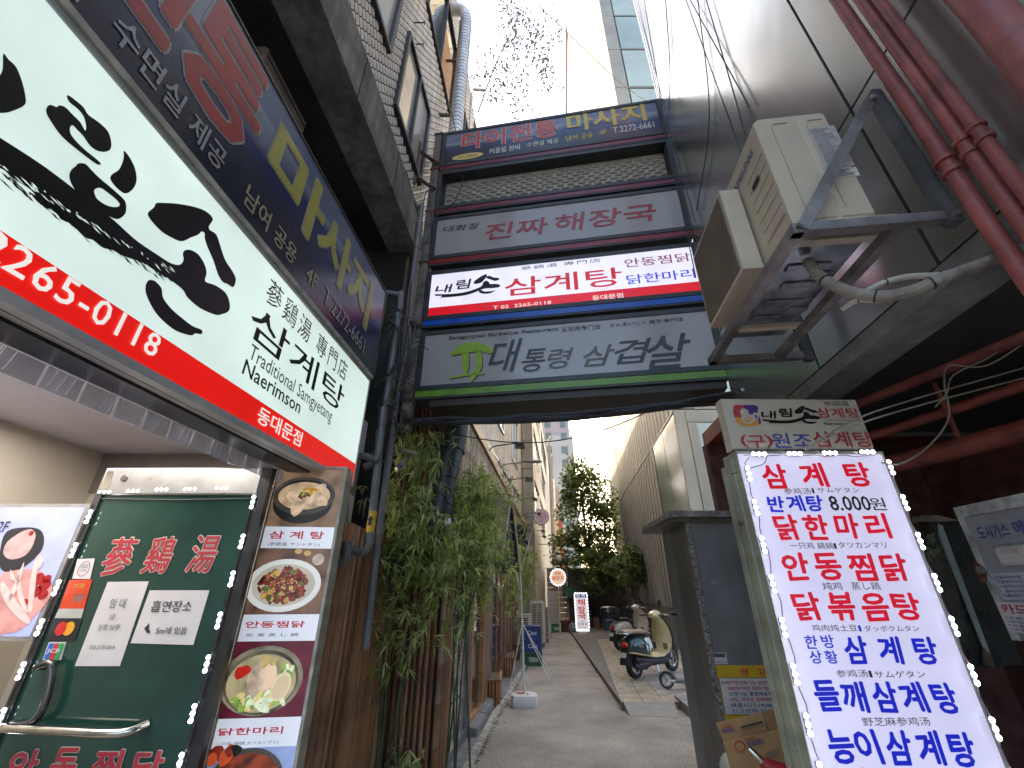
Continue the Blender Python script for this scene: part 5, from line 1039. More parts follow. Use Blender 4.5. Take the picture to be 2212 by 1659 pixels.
# ================================================================ left facade of the bamboo-clad restaurant
def FWx(y): return -1.2+.10*y
bam = M('brown_bamboo_pole', (.36, .17, .07), .38, var=.35, sc=2.2, stretch=(2, 2, .8), bump=.1, bsc=18, col2=(.12, .05, .025))
def vary(m, lo, hi):
    n = m.node_tree.nodes; L = m.node_tree.links; b = n['Principled BSDF']; src = b.inputs['Base Color'].links[0].from_socket
    oi = n.new('ShaderNodeObjectInfo'); mr = n.new('ShaderNodeMapRange'); mr.inputs[3].default_value = lo; mr.inputs[4].default_value = hi; L.new(oi.outputs['Random'], mr.inputs[0])
    x = n.new('ShaderNodeVectorMath'); x.operation = 'SCALE'; L.new(src, x.inputs[0]); L.new(mr.outputs[0], x.inputs['Scale']); L.new(x.outputs[0], b.inputs['Base Color'])
vary(bam, .45, 1.45)
bam2 = M('pale_bamboo_board', (.42, .33, .23), .5, var=.25, sc=4, stretch=(6, 6, 1), streak=.35, dirt=(.16, .10, .06))
vary(bam2, .7, 1.25)
wood = M('orange_brown_wood', (.33, .17, .075), .5, var=.2, sc=4, stretch=(1, 1, 5)); wood2 = M('red_brown_post', (.25, .10, .045), .45, var=.2, sc=5)
RES = thing('bamboo_restaurant', 'single-storey restaurant front clad with bamboo poles along the left of the alley', 'building')
def NWx(y): return -1.24+.03*(y-2.8)
fseg = lambda m, y0, y1, z0, z1, off=0., th=.05: wallseg(m, y0, y1, z0, z1, off, th, FWx)
bk_ = M('dark_backing', (.06, .045, .035), .9)
m = MB(); m.box((-1.5, 2.75, 0), (-1.26, 4.75, 2.0)); m.build('fence_backing', bk_, RES); m = MB(); m.box((-1.5, 4.78, 0), (-.74, 4.95, 3.85)); m.build('wall', bk_, RES)
m = MB(); fseg(m, 4.8, 5.3, 0, 3.85, -.05, .3); fseg(m, 5.3, 6.3, 2.3, 3.85, -.05, .3); fseg(m, 6.3, 22.4, 2.3, 3.85, -.05, .3); fseg(m, 8.4, 22.4, 0, 2.3, -.05, .3); m.build('wall', bk_, RES)
def pole_data(L, r, mt, seed):
    rn = random.Random(seed); m = MB(); pts = []; rs = []; z = 0
    while z < L:
        s_ = rn.uniform(.28, .4); pts += [(0, 0, z), (0, 0, min(L, z+s_-.015)), (0, 0, min(L, z+s_-.005))]; rs += [r, r, r*1.10]; z += s_
    m.tube(pts, rs, 8); return m.data('bamboo_pole', mt, True)
rn = random.Random(21); pds0 = [pole_data(2.05, .0205, bam, i) for i in range(5)]; pds = [pole_data(3.8, .022, bam, i+5) for i in range(5)]
y = 2.78
while y < 4.75:
    o = obj('bamboo_pole', rn.choice(pds0), RES); o.location = (NWx(y)+rn.uniform(-.006, .006), y, 0); o.rotation_euler = (rn.uniform(-.006, .006), 0, rn.uniform(0, 6)); y += .052
x = -1.2
while x < -.72:
    o = obj('bamboo_pole', rn.choice(pds), RES); o.location = (x, 4.76+rn.uniform(-.006, .006), 0); o.rotation_euler = (0, rn.uniform(-.006, .006), rn.uniform(0, 6)); x += .055
y = 4.80
while y < 5.3:
    o = obj('bamboo_pole', rn.choice(pds), RES); o.location = (FWx(y)+.02, y, 0); o.rotation_euler = (0, 0, rn.uniform(0, 6)); y += .055
pd2 = [pole_data(1.45, .036, bam2, 10+i) for i in range(4)]
y = 5.35
while y < 12.6:
    o = obj('bamboo_board', rn.choice(pd2), RES); o.location = (FWx(y)+.015, y, 2.27); o.rotation_euler = (0, 0, rn.uniform(0, 6)); y += .085
while y < 22.3:
    m = MB(); fseg(m, y+.01, y+.47, 2.3, 3.68, .02, .03); m.build('wood_board', wood, RES); y += .48
m = MB(); m.hexa([(FWx(5.3)-.02, 5.3, 3.70), (FWx(5.3)+.09, 5.3, 3.70), (FWx(22.4)+.09, 22.4, 3.70), (FWx(22.4)-.02, 22.4, 3.70), (FWx(5.3)-.02, 5.3, 3.88), (FWx(5.3)+.09, 5.3, 3.88), (FWx(22.4)+.09, 22.4, 3.88), (FWx(22.4)-.02, 22.4, 3.88)]); m.build('fascia_board', M('fascia_brown', (.34, .20, .10), .5, var=.2, sc=3, stretch=(1, .3, 3), streak=.3), RES)
# shopfront glazing y 5.3-6.3, door 6.4-7.9
gl = M('shopfront_glass', (.17, .15, .125), .06, var=.45, sc=1.6, spec=.9)
m = MB(); fseg(m, 5.36, 6.28, .12, 2.28, .0, .012); sg = m.build('shop_window', gl, RES)
for y0, y1, z0, z1 in ((5.30, 5.36, 0, 2.3), (6.28, 6.34, 0, 2.3), (5.36, 6.28, 0, .12), (5.36, 6.28, 2.22, 2.3)):
    m = MB(); fseg(m, y0, y1, z0, z1, .03, .06); m.build('steel_frame', M('blue_grey_frame', (.17, .18, .20), .4, .3, var=.15), RES)
FQ = Fr((FWx(5.36)+.004, 5.36, 0), (.10, 1)); sgt = bpy.data.objects.new('window_writing', None); COL.objects.link(sgt); sgt.parent = RES; sgt.matrix_world = FQ.mat()
wv = M('white_window_vinyl', (.55, .54, .52), .5)
for i, (body, z_, w_) in enumerate((('대통령', 1.62, .5), ('삼겹살', 1.35, .5), ('Samgyupsal', 1.18, .55), ('점심특선 7,000', .98, .6), ('생고기 전문점', .83, .6), ('영업시간 11:00', .68, .6), ('예약문의', .53, .4))): text(sgt, body, .1, z_, .1+w_, z_+(.2 if i < 2 else .09), wv, z=.003)
m = MB(); m.rect(.12, .22, .62, .5, .003); m.build('white_decal', M('dull_white_decal', (.33, .30, .28), .6, var=.1), sgt)
m = MB(); fseg(m, 6.5, 7.35, .16, 2.1, -.02, .012); m.build('door_glass', M('door_glass_dark', (.06, .05, .04), .06, var=.5, sc=2, spec=.9), RES)
for y0, y1, z0, z1, mt in ((6.40, 6.50, 0, 2.3, wood), (7.35, 7.43, 0, 2.3, wood), (6.5, 7.35, 2.1, 2.3, wood), (6.5, 7.35, .0, .16, wood), (7.62, 7.86, 0, 2.3, wood2), (7.43, 7.62, .0, 2.3, wood2)):
    m = MB(); fseg(m, y0, y1, z0, z1, .04, .12); m.build('door_frame', mt, RES)
for y in (7.95, 8.15): m = MB(); fseg(m, y, y+.16, 0, 2.3, .02, .05); m.build('corrugated_panel', M('blue_grey_sheet', (.20, .21, .23), .45, .3, var=.15, streak=.2), RES)
pane_d = M('dark_shop_pane', (.035, .04, .045), .08, var=.4, sc=1.5)
y = 8.4
while y < 13.5: m = MB(); fseg(m, y+.03, y+.62, .4, 2.25, -.0, .02); m.build('dark_pane', pane_d, RES); m = MB(); fseg(m, y-.03, y+.03, 0, 2.3, .02, .05); m.build('mullion', wood2, RES); y += .66
while y < 21.8: m = MB(); fseg(m, y+.01, y+.9, 0, 2.28, .0, .03); m.build('wall_panel', M('beige_metal_sheet', (.40, .36, .30), .5, var=.15, streak=.3), RES); y += .92
# pitched canopy over the door
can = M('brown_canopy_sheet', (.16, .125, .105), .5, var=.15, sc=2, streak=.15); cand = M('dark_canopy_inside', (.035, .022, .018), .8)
T = thing('gable_canopy', 'steep brown A-shaped canopy over the restaurant door, half hidden by bamboo', 'canopy')
xo = .02
A1 = Vector(q(1104.7, 1069, 6.95)); B1 = Vector(q(1082, 1214, 6.35)); C1 = Vector(q(1124.5, 1238, 7.75)); xi = lambda p: Vector((FWx(p.y)-.0, p.y, p.z))
def quad_th(a, b, c_, d_, n, th): n = n.normalized()*th; return MB().hexa([a, b, c_, d_, a+n, b+n, c_+n, d_+n])
nn = (B1-A1).cross(xi(A1)-A1); nn = -nn if nn.y > 0 else nn
quad_th(A1, B1, xi(B1)-Vector((0.25, 0, 0)), xi(A1)-Vector((.0, 0, 0)), nn, .035).build('near_slope', can, T)
n2_ = (C1-A1).cross(xi(A1)-A1); n2_ = -n2_ if n2_.y < 0 else n2_
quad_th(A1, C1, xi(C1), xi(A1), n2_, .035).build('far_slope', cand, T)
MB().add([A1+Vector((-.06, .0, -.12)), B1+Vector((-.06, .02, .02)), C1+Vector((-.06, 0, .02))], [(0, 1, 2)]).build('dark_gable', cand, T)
e_ = MB(); e_.tube([B1, A1, C1], .022, 4); e_.build('edge_trim', M('canopy_trim', (.42, .36, .33), .5, var=.1), T)
MB().tube([q(1098, 1090, 7.0), q(1108, 1215, 7.1)], .012, 6).build('inner_rod', RUSTY, T)
# black letter sign
T = thing('letter_sign', 'black cut-out letter sign with pale outlines on the wooden facade beyond the canopy', 'sign')
cP = crop(1500, 1500, .4822)
for k, (x0, y0, x1, y1, yd) in enumerate(((1110, 1165, 1168, 1255, 12.6), (1118, 1255, 1165, 1330, 12.65), (1122, 1300, 1160, 1362, 12.7), (1142, 1330, 1188, 1405, 13.0), (1170, 1290, 1205, 1440, 13.3), (1150, 1200, 1180, 1290, 13.0))):
    a = Vector(q(*cP(x0, y0), yd)); b = Vector(q(*cP(x1, y1), yd)); m = MB(); m.bev((min(a.x, b.x), yd, min(a.z, b.z)), (max(a.x, b.x), yd+.12, max(a.z, b.z)), .03); m.build('black_letter', M('black_lacquer', (.02, .02, .022), .25), T)
    if k in (0, 3, 4): m = MB(); m.bev((min(a.x, b.x)-.012, yd+.05, min(a.z, b.z)-.012), (max(a.x, b.x)+.012, yd+.1, max(a.z, b.z)+.012), .03); m.build('pale_outline', M('pale_outline', (.45, .5, .48), .5), T)
# spot lights
sm = None
for i, (u, v, u0, v0, y_) in enumerate(((1993-0, 1758, 1910, 1779, 7.25),)): pass
def spot():
    T = thing('spot_lamp', 'black arm spotlight', 'lamp', (0, 0, 0), 'black arm spotlights along the fascia board')
    MB().tube(arc([(0, 0, -.02), (.08, 0, .06), (.3, 0, .10), (.5, 0, .13)], 4), .011, 6).build('arm', BLACK, T)
    MB().hexa([(.46, -.09, .05), (.62, -.06, .03), (.62, .06, .03), (.46, .09, .05), (.46, -.09, .13), (.62, -.06, .11), (.62, .06, .11), (.46, .09, .13)]).build('lamp_head', BLACK, T); MB().box((.47, -.07, .035), (.6, .05, .048)).build('lens', M('dim_lens', (.3, .28, .26), .2), T); return T
SP = spot(); sl = ['nearest the camera', 'second nearest', 'in front of the grey pillar', 'just past the grey pillar', 'beside the round pink sign', 'sixth from the camera', 'farthest and smallest']
for i, y_ in enumerate((7.15, 9.7, 12.1, 14.6, 17.0, 19.2, 21.4)):
    o = SP if i == 0 else copy_tree(SP); o['label'] = 'black arm spotlight on the fascia board, '+sl[i]; at(o, FWx(y_)+.08, y_, 3.80, 0)
# street lamp
T = thing('street_lamp', 'flat grey street lamp on a curved arm over the fascia board', 'lamp'); lp_ = M('lamp_grey', (.34, .34, .33), .4, .4, var=.1)
a = Vector(q(1080, 1010, 9.2)); pts = [(a.x, 9.2, 3.6), (a.x, 9.2, 4.2), tuple(a), tuple(q(1092, 1003, 9.2)), tuple(q(1127, 999, 9.2))]
MB().tube(arc(pts, 5), .018, 8).build('arm', lp_, T, True); h1_, h2_ = Vector(q(1126, 998, 9.2)), Vector(q(1172, 996, 9.2))
m = MB(); c0 = (h1_+h2_)/2; L = (h2_-h1_).length/2
m.loft([[(c0.x+L*s_*1.0, c0.y+.09*w_*math.cos(t), c0.z+.035*w_*math.sin(t)) for t in [k*.628 for k in range(10)]] for s_, w_ in ((-1, .3), (-.6, .8), (0, 1), (.6, .9), (.95, .4), (1, .1))]); m.build('lamp_head', lp_, T, True)
# round signs and globe
def disc(label, u, v, y, r, face, rim, nm='round_sign'):
    p = Vector(q(u, v, y)); fr = Fr(p, (1, 0)); T = thing(nm, label, 'sign', fr.mat()); MB().ell((0, 0), (r, r), 0, 32, d=.08).build('face_disc', face, T); MB().tube([(r*math.cos(t), r*math.sin(t), -.04) for t in [k*.19635 for k in range(32)]], .02, 6, closed=True).build('rim', rim, T); return T, p
T, p = disc('round pink sign with magenta lettering hung from the beige facade', 1169.5, 1116, 16, .27, M('pink_sign_face', (.52, .42, .44), .4, var=.04), M('magenta_rim', (.3, .08, .15), .5))
mg = M('magenta_print', (.5, .06, .2), .5)
for body, z0, z1, w_ in (('라쥬의', .06, .17, .15), ('소꿉놀이:D', -.07, .04, .23), ('2F', -.18, -.10, .07)): text(T, body, -w_, z0, w_, z1, mg, bold=.03)
MB().tube([(-.55, .0, -.06), (-.25, .0, -.06)], .012, 6).build('arm', BLACK, T); MB().tube([(-.55, -.1, -.06), (-.55, .12, -.06)], .012, 6).build('arm', BLACK, T)
T, p = disc('round glowing hangover soup sign ringed with white LEDs on a slim pole', 1205, 1247, 19, .31, E('lit_peach', '#e8c9a8', .72), M('violet_rim', (.3, .25, .5), .5))
rr_ = E('lit_orange_red', '#b8351c', .75); text(T, '진짜', -.13, .08, .13, .21, rr_, bold=.03); text(T, '해장국', -.25, -.12, .25, .04, rr_, bold=.03)
lt_ = E('led_small', (.9, .9, 1), 3.2, var=0)
for k in range(20): t = k*.31416; m = MB(); m.sphere((.31*math.cos(t), .31*math.sin(t), .03), (.028, .028, .015), 8, 5); m.build('led_dot', lt_, T)
MB().tube([(0, -.3, -.04), (0, -p.z, -.04)], .03, 8).build('pole', M('cream_pole', (.5, .45, .36), .5), T)
T = thing('globe_lamp', 'white globe lamp hanging from a long thin arm near the tree', 'lamp'); p = Vector(q(1207, 1206, 20)); MB().sphere(p, .155, 16, 12).build('globe', M('opal_glass', (.55, .5, .45), .35, var=.1), T, True)
MB().tube(arc([(FWx(20), 20, p.z+.55), (p.x-.5, 20, p.z+.58), (p.x-.1, 20, p.z+.5), (p.x, 20, p.z+.2)], 5), .02, 6).build('arm', M('arm_grey', (.2, .19, .18), .5), T); MB().tube([(p.x, 20, p.z+.12), (p.x, 20, p.z+.22)], .06, 10).build('holder', BLACK, T)
# ================================================================ beige building beyond with the pillar
BG = thing('beige_building', 'beige panelled building with ribbon windows beyond the grey pillar', 'building'); bgm = M('beige_wall_panel', (.50, .43, .33), .6, var=.07, sc=2, streak=.15, dirt=(.35, .28, .2))
def HW(y): return -1.21+.119*y
hseg = lambda m, y0, y1, z0, z1, off=0., th=.06: wallseg(m, y0, y1, z0, z1, off, th, HW)
m = MB(); hseg(m, 17.5, 38, 0, 12.1, -.07, 5); m.build('core', M('beige_core', (.25, .22, .18), .8), BG)
hw = [(4.3, 5.9, 18.5, 21.5), (4.3, 5.9, 22.3, 27.5), (6.9, 8.3, 18, 23.5), (6.9, 8.3, 24.3, 30), (9.4, 10.9, 18, 25), (9.4, 10.9, 26, 33)]
zz_ = [0, 4.0, 6.3, 8.7, 12.1]; y = 17.5
while y < 38:
    for z0, z1, wz0, wz1 in ((0, 4.25, 9, 9), (4.25, 6.85, 4.3, 5.9), (6.85, 9.35, 6.9, 8.3), (9.35, 12.1, 9.4, 10.9)):
        inw = any(abs(a-wz0) < .01 and c_ < y+.5 < d_ for a, b, c_, d_ in hw)
        if inw: m = MB(); hseg(m, y+.012, y+1.0, z0+.01, wz0, 0, .05); m.build('wall_panel', bgm, BG); m = MB(); hseg(m, y+.012, y+1.0, wz1, z1-.01, 0, .05); m.build('wall_panel', bgm, BG); m = MB(); hseg(m, y+.03, y+.98, wz0, wz1, -.03, .02); m.build('window_pane', blind if int(y*3) % 3 else dglass, BG); m = MB(); hseg(m, y-.02, y+.04, wz0, wz1, .0, .05); hseg(m, y, y+1.02, wz1-.04, wz1+.03, .03, .06); m.build('window_frame', dkfr, BG)
        else: m = MB(); hseg(m, y+.012, y+1.0, z0+.01, z1-.01, 0, .05); m.build('wall_panel', bgm, BG)
    y += 1.012
m = MB(); hseg(m, 17.5, 38, 12.1, 12.3, .06, .3); m.build('parapet', bgm, BG)
pm_ = M('grey_pillar_stone', (.27, .25, .21), .6, var=.1, streak=.2); z = 0
while z < 13.5: m = MB(); m.box((.42, 17.0, z+.012), (.86, 17.5, z+1.2)); m.build('pillar_block', pm_, BG); z += 1.21
for i, (yy_, r) in enumerate(((33, .09), (35.5, .14))): T = thing('roof_pipe', 'beige vent pipe on the far end of the beige building, %s' % ('slim' if i == 0 else 'thick'), 'pipe'); MB().tube([(HW(yy_)+.3, yy_, 0), (HW(yy_)+.3, yy_, 12.6-i), (HW(yy_)+.5, yy_, 12.9-i)], r, 8).build('pipe', M('beige_pipe', (.42, .36, .28), .6, var=.1), T, True)
for i, (u0, v0, u1, v1) in enumerate(((1184, 985, 1240, 1350),)):
    T = thing('yellowish_annex', 'narrow pale service building behind the beige one with a red window frame', 'building'); a = aty(1176, 1000, 41); b = aty(1205, 1000, 41)
    MB().box((a.x, 41, 0), (b.x, 46, 10.5)).build('wall', M('pale_annex', (.46, .40, .31), .7, var=.1), T); MB().box((a.x+1.15, 40.9, 2.0), (b.x+.15, 41, 7.6)).build('red_frame', M('red_frame', (.32, .08, .06), .6), T); MB().box((a.x+.2, 40.7, 3), (a.x+.45, 41, 12)).build('downpipe', pm_, T); MB().box((a.x+.5, 40.6, 7.5), (a.x+.9, 41, 11.2)).build('vent_box', galv, T)
# far apartment block
AP = thing('apartment_tower', 'pale far apartment tower washed out by light above the alley end', 'building'); apm = M('pale_apartment', (.52, .47, .40), .7, var=.05, sc=.3); apm2 = M('pinkish_apartment', (.48, .38, .36), .7, var=.05, sc=.3); YA = 85
xa = aty(1238, 950, YA).x; MB().box((4, YA, 0), (xa, YA+18, 31)).build('lower_block', apm, AP); MB().box((4, YA+1, 31), (xa-.5, YA+18, 58)).build('upper_block', apm2, AP)
for k in range(17):
    z = 6+k*3
    for j in range(3):
        x = xa-1.6-j*3.3; f = MB().box((x-1, YA-.04 if z < 31 else YA+.96, z), (x+.4, YA+.02 if z < 31 else YA+1.02, z+1.6)).build('window', M('far_window_frame', (.36, .34, .28), .6), AP); MB().box((x-.9, YA-.08 if z < 31 else YA+.92, z+.1), (x+.3, YA-.045 if z < 31 else YA+.955, z+1.5)).build('pane', M('far_pane', (.16, .19, .17), .15), f)
# low things closing the alley end
T = thing('siding_shed', 'cream horizontal-siding shed closing the alley behind the LED signs', 'shed'); Ys = 25; cE = crop(2100, 2250, .1808)
for k in range(11):
    m = MB(); m.box((1.9, Ys-.01*(k % 2), .05+k*.24), (4.1, Ys+.3, .27+k*.24)); m.build('siding_board', M('cream_siding', (.46, .38, .29), .6, var=.1, sc=2), T)
a = aty(*cE(750, 640), Ys-.05); MB().box((a.x-.07, Ys-.12, 0), (a.x+.07, Ys-.02, a.z)).build('downpipe', M('tan_pipe', (.34, .27, .19), .6), T)
T = thing('green_roof', 'small dark green sloping roof over the cream shed', 'roof'); a = Vector(q(1218, 1266, 24.6)); b = Vector(q(1268, 1284, 24.6)); MB().hexa([(a.x, 24.3, a.z-.45), (b.x+.3, 24.3, b.z-.5), (b.x+.3, 25.6, b.z-.5), (a.x, 25.6, a.z-.45), (a.x, 24.3, a.z+.05), (b.x, 24.3, b.z), (b.x, 25.6, b.z), (a.x, 25.6, a.z+.05)]).build('roof_sheet', M('green_sheet', (.05, .16, .11), .5, var=.15), T)
def board(label, cx, cy0, cx1, cy1, y, mt, th=.06, nm='notice_board', cat='notice'):
    a = Vector(q(*cE(cx, cy0), y)); b = Vector(q(*cE(cx1, cy1), y)); fr = Fr((a.x, y, max(0, b.z)), (1, 0)); T = thing(nm, label, cat, fr.mat()); w_ = b.x-a.x; h_ = a.z-max(0, b.z); MB().box((0, 0, -th), (w_, h_, 0)).build('panel', mt, T); return T, w_, h_
T, w_, h_ = board('white notice board with small print above the pale metal door', 300, 430, 520, 790, 21.5, M('notice_white', (.48, .46, .45), .6, var=.06))
for k, s_ in enumerate(('진짜 해장국', '뼈해장국 8,000', '선지해장국', '콩나물국밥', 'TEL 2265')): text(T, s_, .04, h_*(.84-k*.17), w_*.8, h_*(.92-k*.17), pk); 
for k in (0, 1): MB().ell((w_*.85, h_*(.7-k*.26)), (.03, .03), .004, 12).build('red_dot', rg, T)
T, w_, h_ = board('pale grey metal door under the notice board', 312, 800, 545, 1160, 21.5, M('pale_door', (.44, .42, .38), .5, var=.06), nm='metal_door', cat='door'); MB().box((w_-.07, h_*.45, 0), (w_-.04, h_*.55, .04)).build('handle', BLACK, T)
T, w_, h_ = board('black folded parasol or board leaning by the metal door', 255, 850, 330, 1160, 21.2, BLACK, .2, 'black_board', 'board')
MB().box((.02, .02, .001), (w_-.02, h_-.02, .01)).build('inset', darkw, T)
# beer crates
def crate(col, brand, brand2=None):
    T = thing('beer_crate', 'crate', 'crate'); W, D, H = .42, .30, .27; m = MB()
    m.box((0, 0, 0), (W, D, .02)); T0 = M('crate_'+brand, col, .4, var=.1); m.build('base', T0, T)
    for nm, bx in (('front_wall', ((0, 0, .02), (W, .02, H))), ('rear_wall', ((0, D-.02, .02), (W, D, H))), ('side_wall', ((0, .02, .02), (.02, D-.02, H))), ('side_wall', ((W-.02, .02, .02), (W, D-.02, H)))): MB().box(*bx).build(nm, T0, T)
    MB().bev((-.008, -.008, H-.03), (W+.008, D+.008, H), .006).build('rim', T0, T)
    for z in (.05, .19): MB().box((.01, -.006, z), (W-.01, -.001, z+.012)).build('rib', T0, T)
    for x in (.06, .19, .32): MB().box((x, -.003, .205), (x+.05, -.0005, .228)).build('hand_slot', BLACK, T)
    f = bpy.data.objects.new('print_side', None); COL.objects.link(f); f.parent = T; f.matrix_local = Matrix(((1, 0, 0, 0), (0, 0, -1, 0), (0, 1, 0, 0), (0, 0, 0, 1)))
    text(f, brand, .10, .085, .32, .17, M('crate_white', (.6, .6, .6), .5), z=.004, bold=.03, shear=.15 if brand == 'Cass' else 0); return T
cx_ = ground(1132, 1440); cr_ = crate((.015, .075, .03), 'TERRA'); cr_['label'] = 'dark green beer crate at the bottom of the stack of three'; cr_['group'] = 'beer crates stacked by the planter'
blue = crate((.012, .03, .16), 'Cass'); blue['label'] = 'blue beer crate in the middle of the stack of three'; blue['group'] = 'beer crates stacked by the planter'
b2 = copy_tree(blue); b2['label'] = 'blue beer crate on top of the stack of three'
at(cr_, .29, 11.7, .0, .0); at(blue, .28, 11.7, .272, .01); at(b2, .27, 11.71, .544, -.02)
T = crate((.02, .14, .07), 'crate'); T['label'] = 'green plastic crate standing at the far end by the metal door'; p = ground(*P4(2178, 2495)); at(T, p.x, 20.2, 0, 0); T.scale = (1.0, 1, 1.2)
tub = M('maroon_tub', (.09, .03, .03), .4, var=.2)
T = thing('plastic_tub', 'maroon plastic tub with pink bundles beside the far green crate', 'tub', (2.28, 20.6, 0)); MB().tube([(0, 0, 0), (0, 0, .42)], [.22, .26], 14).build('tub_body', tub, T); 
for k in range(5): MB().sphere((.1*math.cos(k*1.3), .1*math.sin(k*1.3), .44), .09, 8, 6).build('bundle', M('pink_bundle', (.5, .25, .22), .8, var=.2), T, True)
T = thing('trash_bag', 'greyish green rubbish bag slumped beside the LED floor sign', 'bag', (2.46, 19.6, 0)); MB().sphere((0, 0, .2), (.19, .17, .22), 12, 8).build('bag_body', M('grey_bag', (.16, .19, .16), .35, var=.3, sc=14, bump=.8, bsc=16), T, True)
T = thing('white_bucket', 'white bucket between the outdoor units and the far green crate', 'bucket', (1.38, 18.9, 0)); MB().tube([(0, 0, 0), (0, 0, .45)], [.12, .15], 14).build('bucket_body', M('bucket_white', (.42, .40, .36), .5, var=.1), T, True)
# outdoor units on the ground
def odu(label, x, y, z, w_, h_):
    T = thing('outdoor_unit', label, 'air conditioner', (x, y, z), 'outdoor units on the ground by the crates'); MB().bev((0, 0, 0), (w_, .32, h_), .015).build('casing', M('odu_cream', (.48, .43, .35), .5, var=.08, streak=.15), T)
    for i in range(int(h_/.045)-2): MB().box((.05, -.004, .05+i*.045), (w_*.42, -.001, .05+i*.045+.025)).build('vent_slot', BLACK, T); MB().box((w_*.46, -.004, .05+i*.045), (w_*.80, -.001, .05+i*.045+.025)).build('vent_slot', BLACK, T)
    MB().box((.03, -.02, -.1), (w_-.03, .3, -.002)).build('stand', RUSTY, T); return T
odu('tall cream outdoor unit behind the blue crates', .58, 15.2, .12, .46, 1.15); odu('low white outdoor unit left of the tall one', .12, 13.8, .12, .42, .85); odu('narrow outdoor unit right of the tall one', 1.06, 16.6, .12, .22, .95)
# LED floor sign
FL = Fr((2.50, 18.9, .16), (1, -.03)); T = thing('floor_sign', 'upright white LED-ringed floor sign with big red Korean syllables at the alley end', 'sign', FL.mat()); MB().box((0, 0, -.2), (.50, 1.32, 0)).build('box', E('lit_white_floor', '#ded8e0', .7), T)
MB().rect(.02, 1.16, .48, 1.30, .002).build('blue_band', E('lit_blue_band', '#2b3f86', .6), T); text(T, '진 짜', .08, 1.18, .42, 1.28, litwhite, z=.005, bold=.03)
for ch, z0 in (('해', .88), ('장', .63), ('국', .40)): text(T, ch, .10, z0, .40, z0+.21, E('lit_red_floor', '#b81824', .75), z=.005, bold=.05)
text(T, '국내산', .17, .32, .34, .36, pbk); text(T, '삼 겹 살', .08, .20, .44, .29, E('lit_navy', '#2a2c60', .6), z=.004, bold=.03); text(T, '24시영업', .08, .10, .44, .16, rr_, z=.004)
for k in range(6): [MB().sphere((.03+k*.088, z_, .03), (.03, .03, .016), 8, 5).build('led_dot', lt_, T) for z_ in (1.31, .02)]
for k in range(11): [MB().sphere((x_, .13+k*.11, .03), (.024, .036, .016), 8, 5).build('led_dot', lt_, T) for x_ in (.0, .50)]
MB().bev((-.04, -.16, -.45), (.54, -.08, .25), .02).build('base', M('brown_base', (.16, .12, .1), .6), T); MB().box((.08, -.08, -.15), (.42, 0, -.05)).build('neck', galv, T)
# banner stand with water base
T = thing('banner_stand', 'empty white water-based banner stand with bare spread arms', 'stand', (.19, 8.0, 0)); wpl = M('white_plastic', (.60, .58, .58), .45, var=.06)
m = MB(); n = 20; prof = [(-.19, -.16), (-.12, -.20), (.12, -.20), (.19, -.16), (.20, .10), (.12, .14), (.11, .19), (-.11, .19), (-.12, .14), (-.20, .10)]
m.loft([[(x*s_, y*s_, z) for x, y in smooth(prof, 2)] for s_, z in ((.94, 0), (1, .03), (1, .11), (.95, .145), (.6, .155))]); m.build('water_tank', wpl, T, True)
MB().box((-.12, -.05, .155), (.0, -.01, .17)).build('red_clip', M('red_clip', (.6, .06, .05), .4), T); MB().tube([(.05, -.12, .15), (.05, -.12, .175)], .018, 10).build('cap', WHITEM, T)
MB().tube([(0, 0, .14), (-.02, 0, 1.12)], .016, 8).build('lower_pole', WHITEM, T); MB().tube([(-.02, 0, 1.12), (-.045, 0, 1.86)], .012, 8).build('upper_pole', WHITEM, T); MB().sphere((-.02, 0, 1.12), .024, 8, 6).build('hub', wpl, T); MB().sphere((-.045, 0, 1.86), .02, 8, 6).build('hub', wpl, T)
for e in ((-.24, -.05, .16), (.60, -.1, .12), (.42, .25, .28)): MB().tube([(-.02, 0, 1.11), e], .008, 6).build('leg_rod', WHITEM, T)
for e in ((-.52, .1, 2.78), (.28, .1, 2.9)): MB().tube([(-.045, 0, 1.86), e], .006, 6).build('top_rod', WHITEM, T)
# ================================================================ paving, kerbs, steps
gran = M('pale_kerb_stone', (.42, .40, .35), .8, var=.3, sc=9, bump=.2); slabg = M('grey_step_slab', (.20, .20, .205), .8, var=.2, sc=6, bump=.2, bsc=80)
def KX(y): return -.48+(y-5.46)*(.10 if y < 7.9 else .118)
y = 3.0
while y < 21: m = MB(); m.hexa([(KX(y), y+.006, -.02), (KX(y)+.075, y+.006, -.02), (KX(y+.9)+.075, y+.894, -.02), (KX(y+.9), y+.894, -.02), (KX(y), y+.006, .03), (KX(y)+.07, y+.006, .03), (KX(y+.9)+.07, y+.894, .03), (KX(y+.9), y+.894, .03)]); struct(m.build('kerb_stone', gran)); y += .9
y = 2.9; 
while y < 5.9: m = MB(); m.hexa([(FWx(y)-.1, y+.005, -.01), (KX(y)-.004, y+.005, -.01), (KX(y+.6)-.004, y+.595, -.01), (FWx(y+.6)-.1, y+.595, -.01), (FWx(y)-.1, y+.005, .025), (KX(y)-.004, y+.005, .025), (KX(y+.6)-.004, y+.595, .025), (FWx(y+.6)-.1, y+.595, .025)]); struct(m.build('paving_slab', slabg)); y += .6
for (y0, y1, z) in ((6.35, 7.05, .13), (7.06, 7.85, .14)): m = MB(); m.hexa([(FWx(y0)-.02, y0, .02), (KX(y0)-.03, y0, .02), (KX(y1)-.03, y1, .02), (FWx(y1)-.02, y1, .02), (FWx(y0)-.02, y0, z), (KX(y0)-.03, y0, z-.03), (KX(y1)-.03, y1, z-.03), (FWx(y1)-.02, y1, z)]); struct(m.build('door_step', slabg))
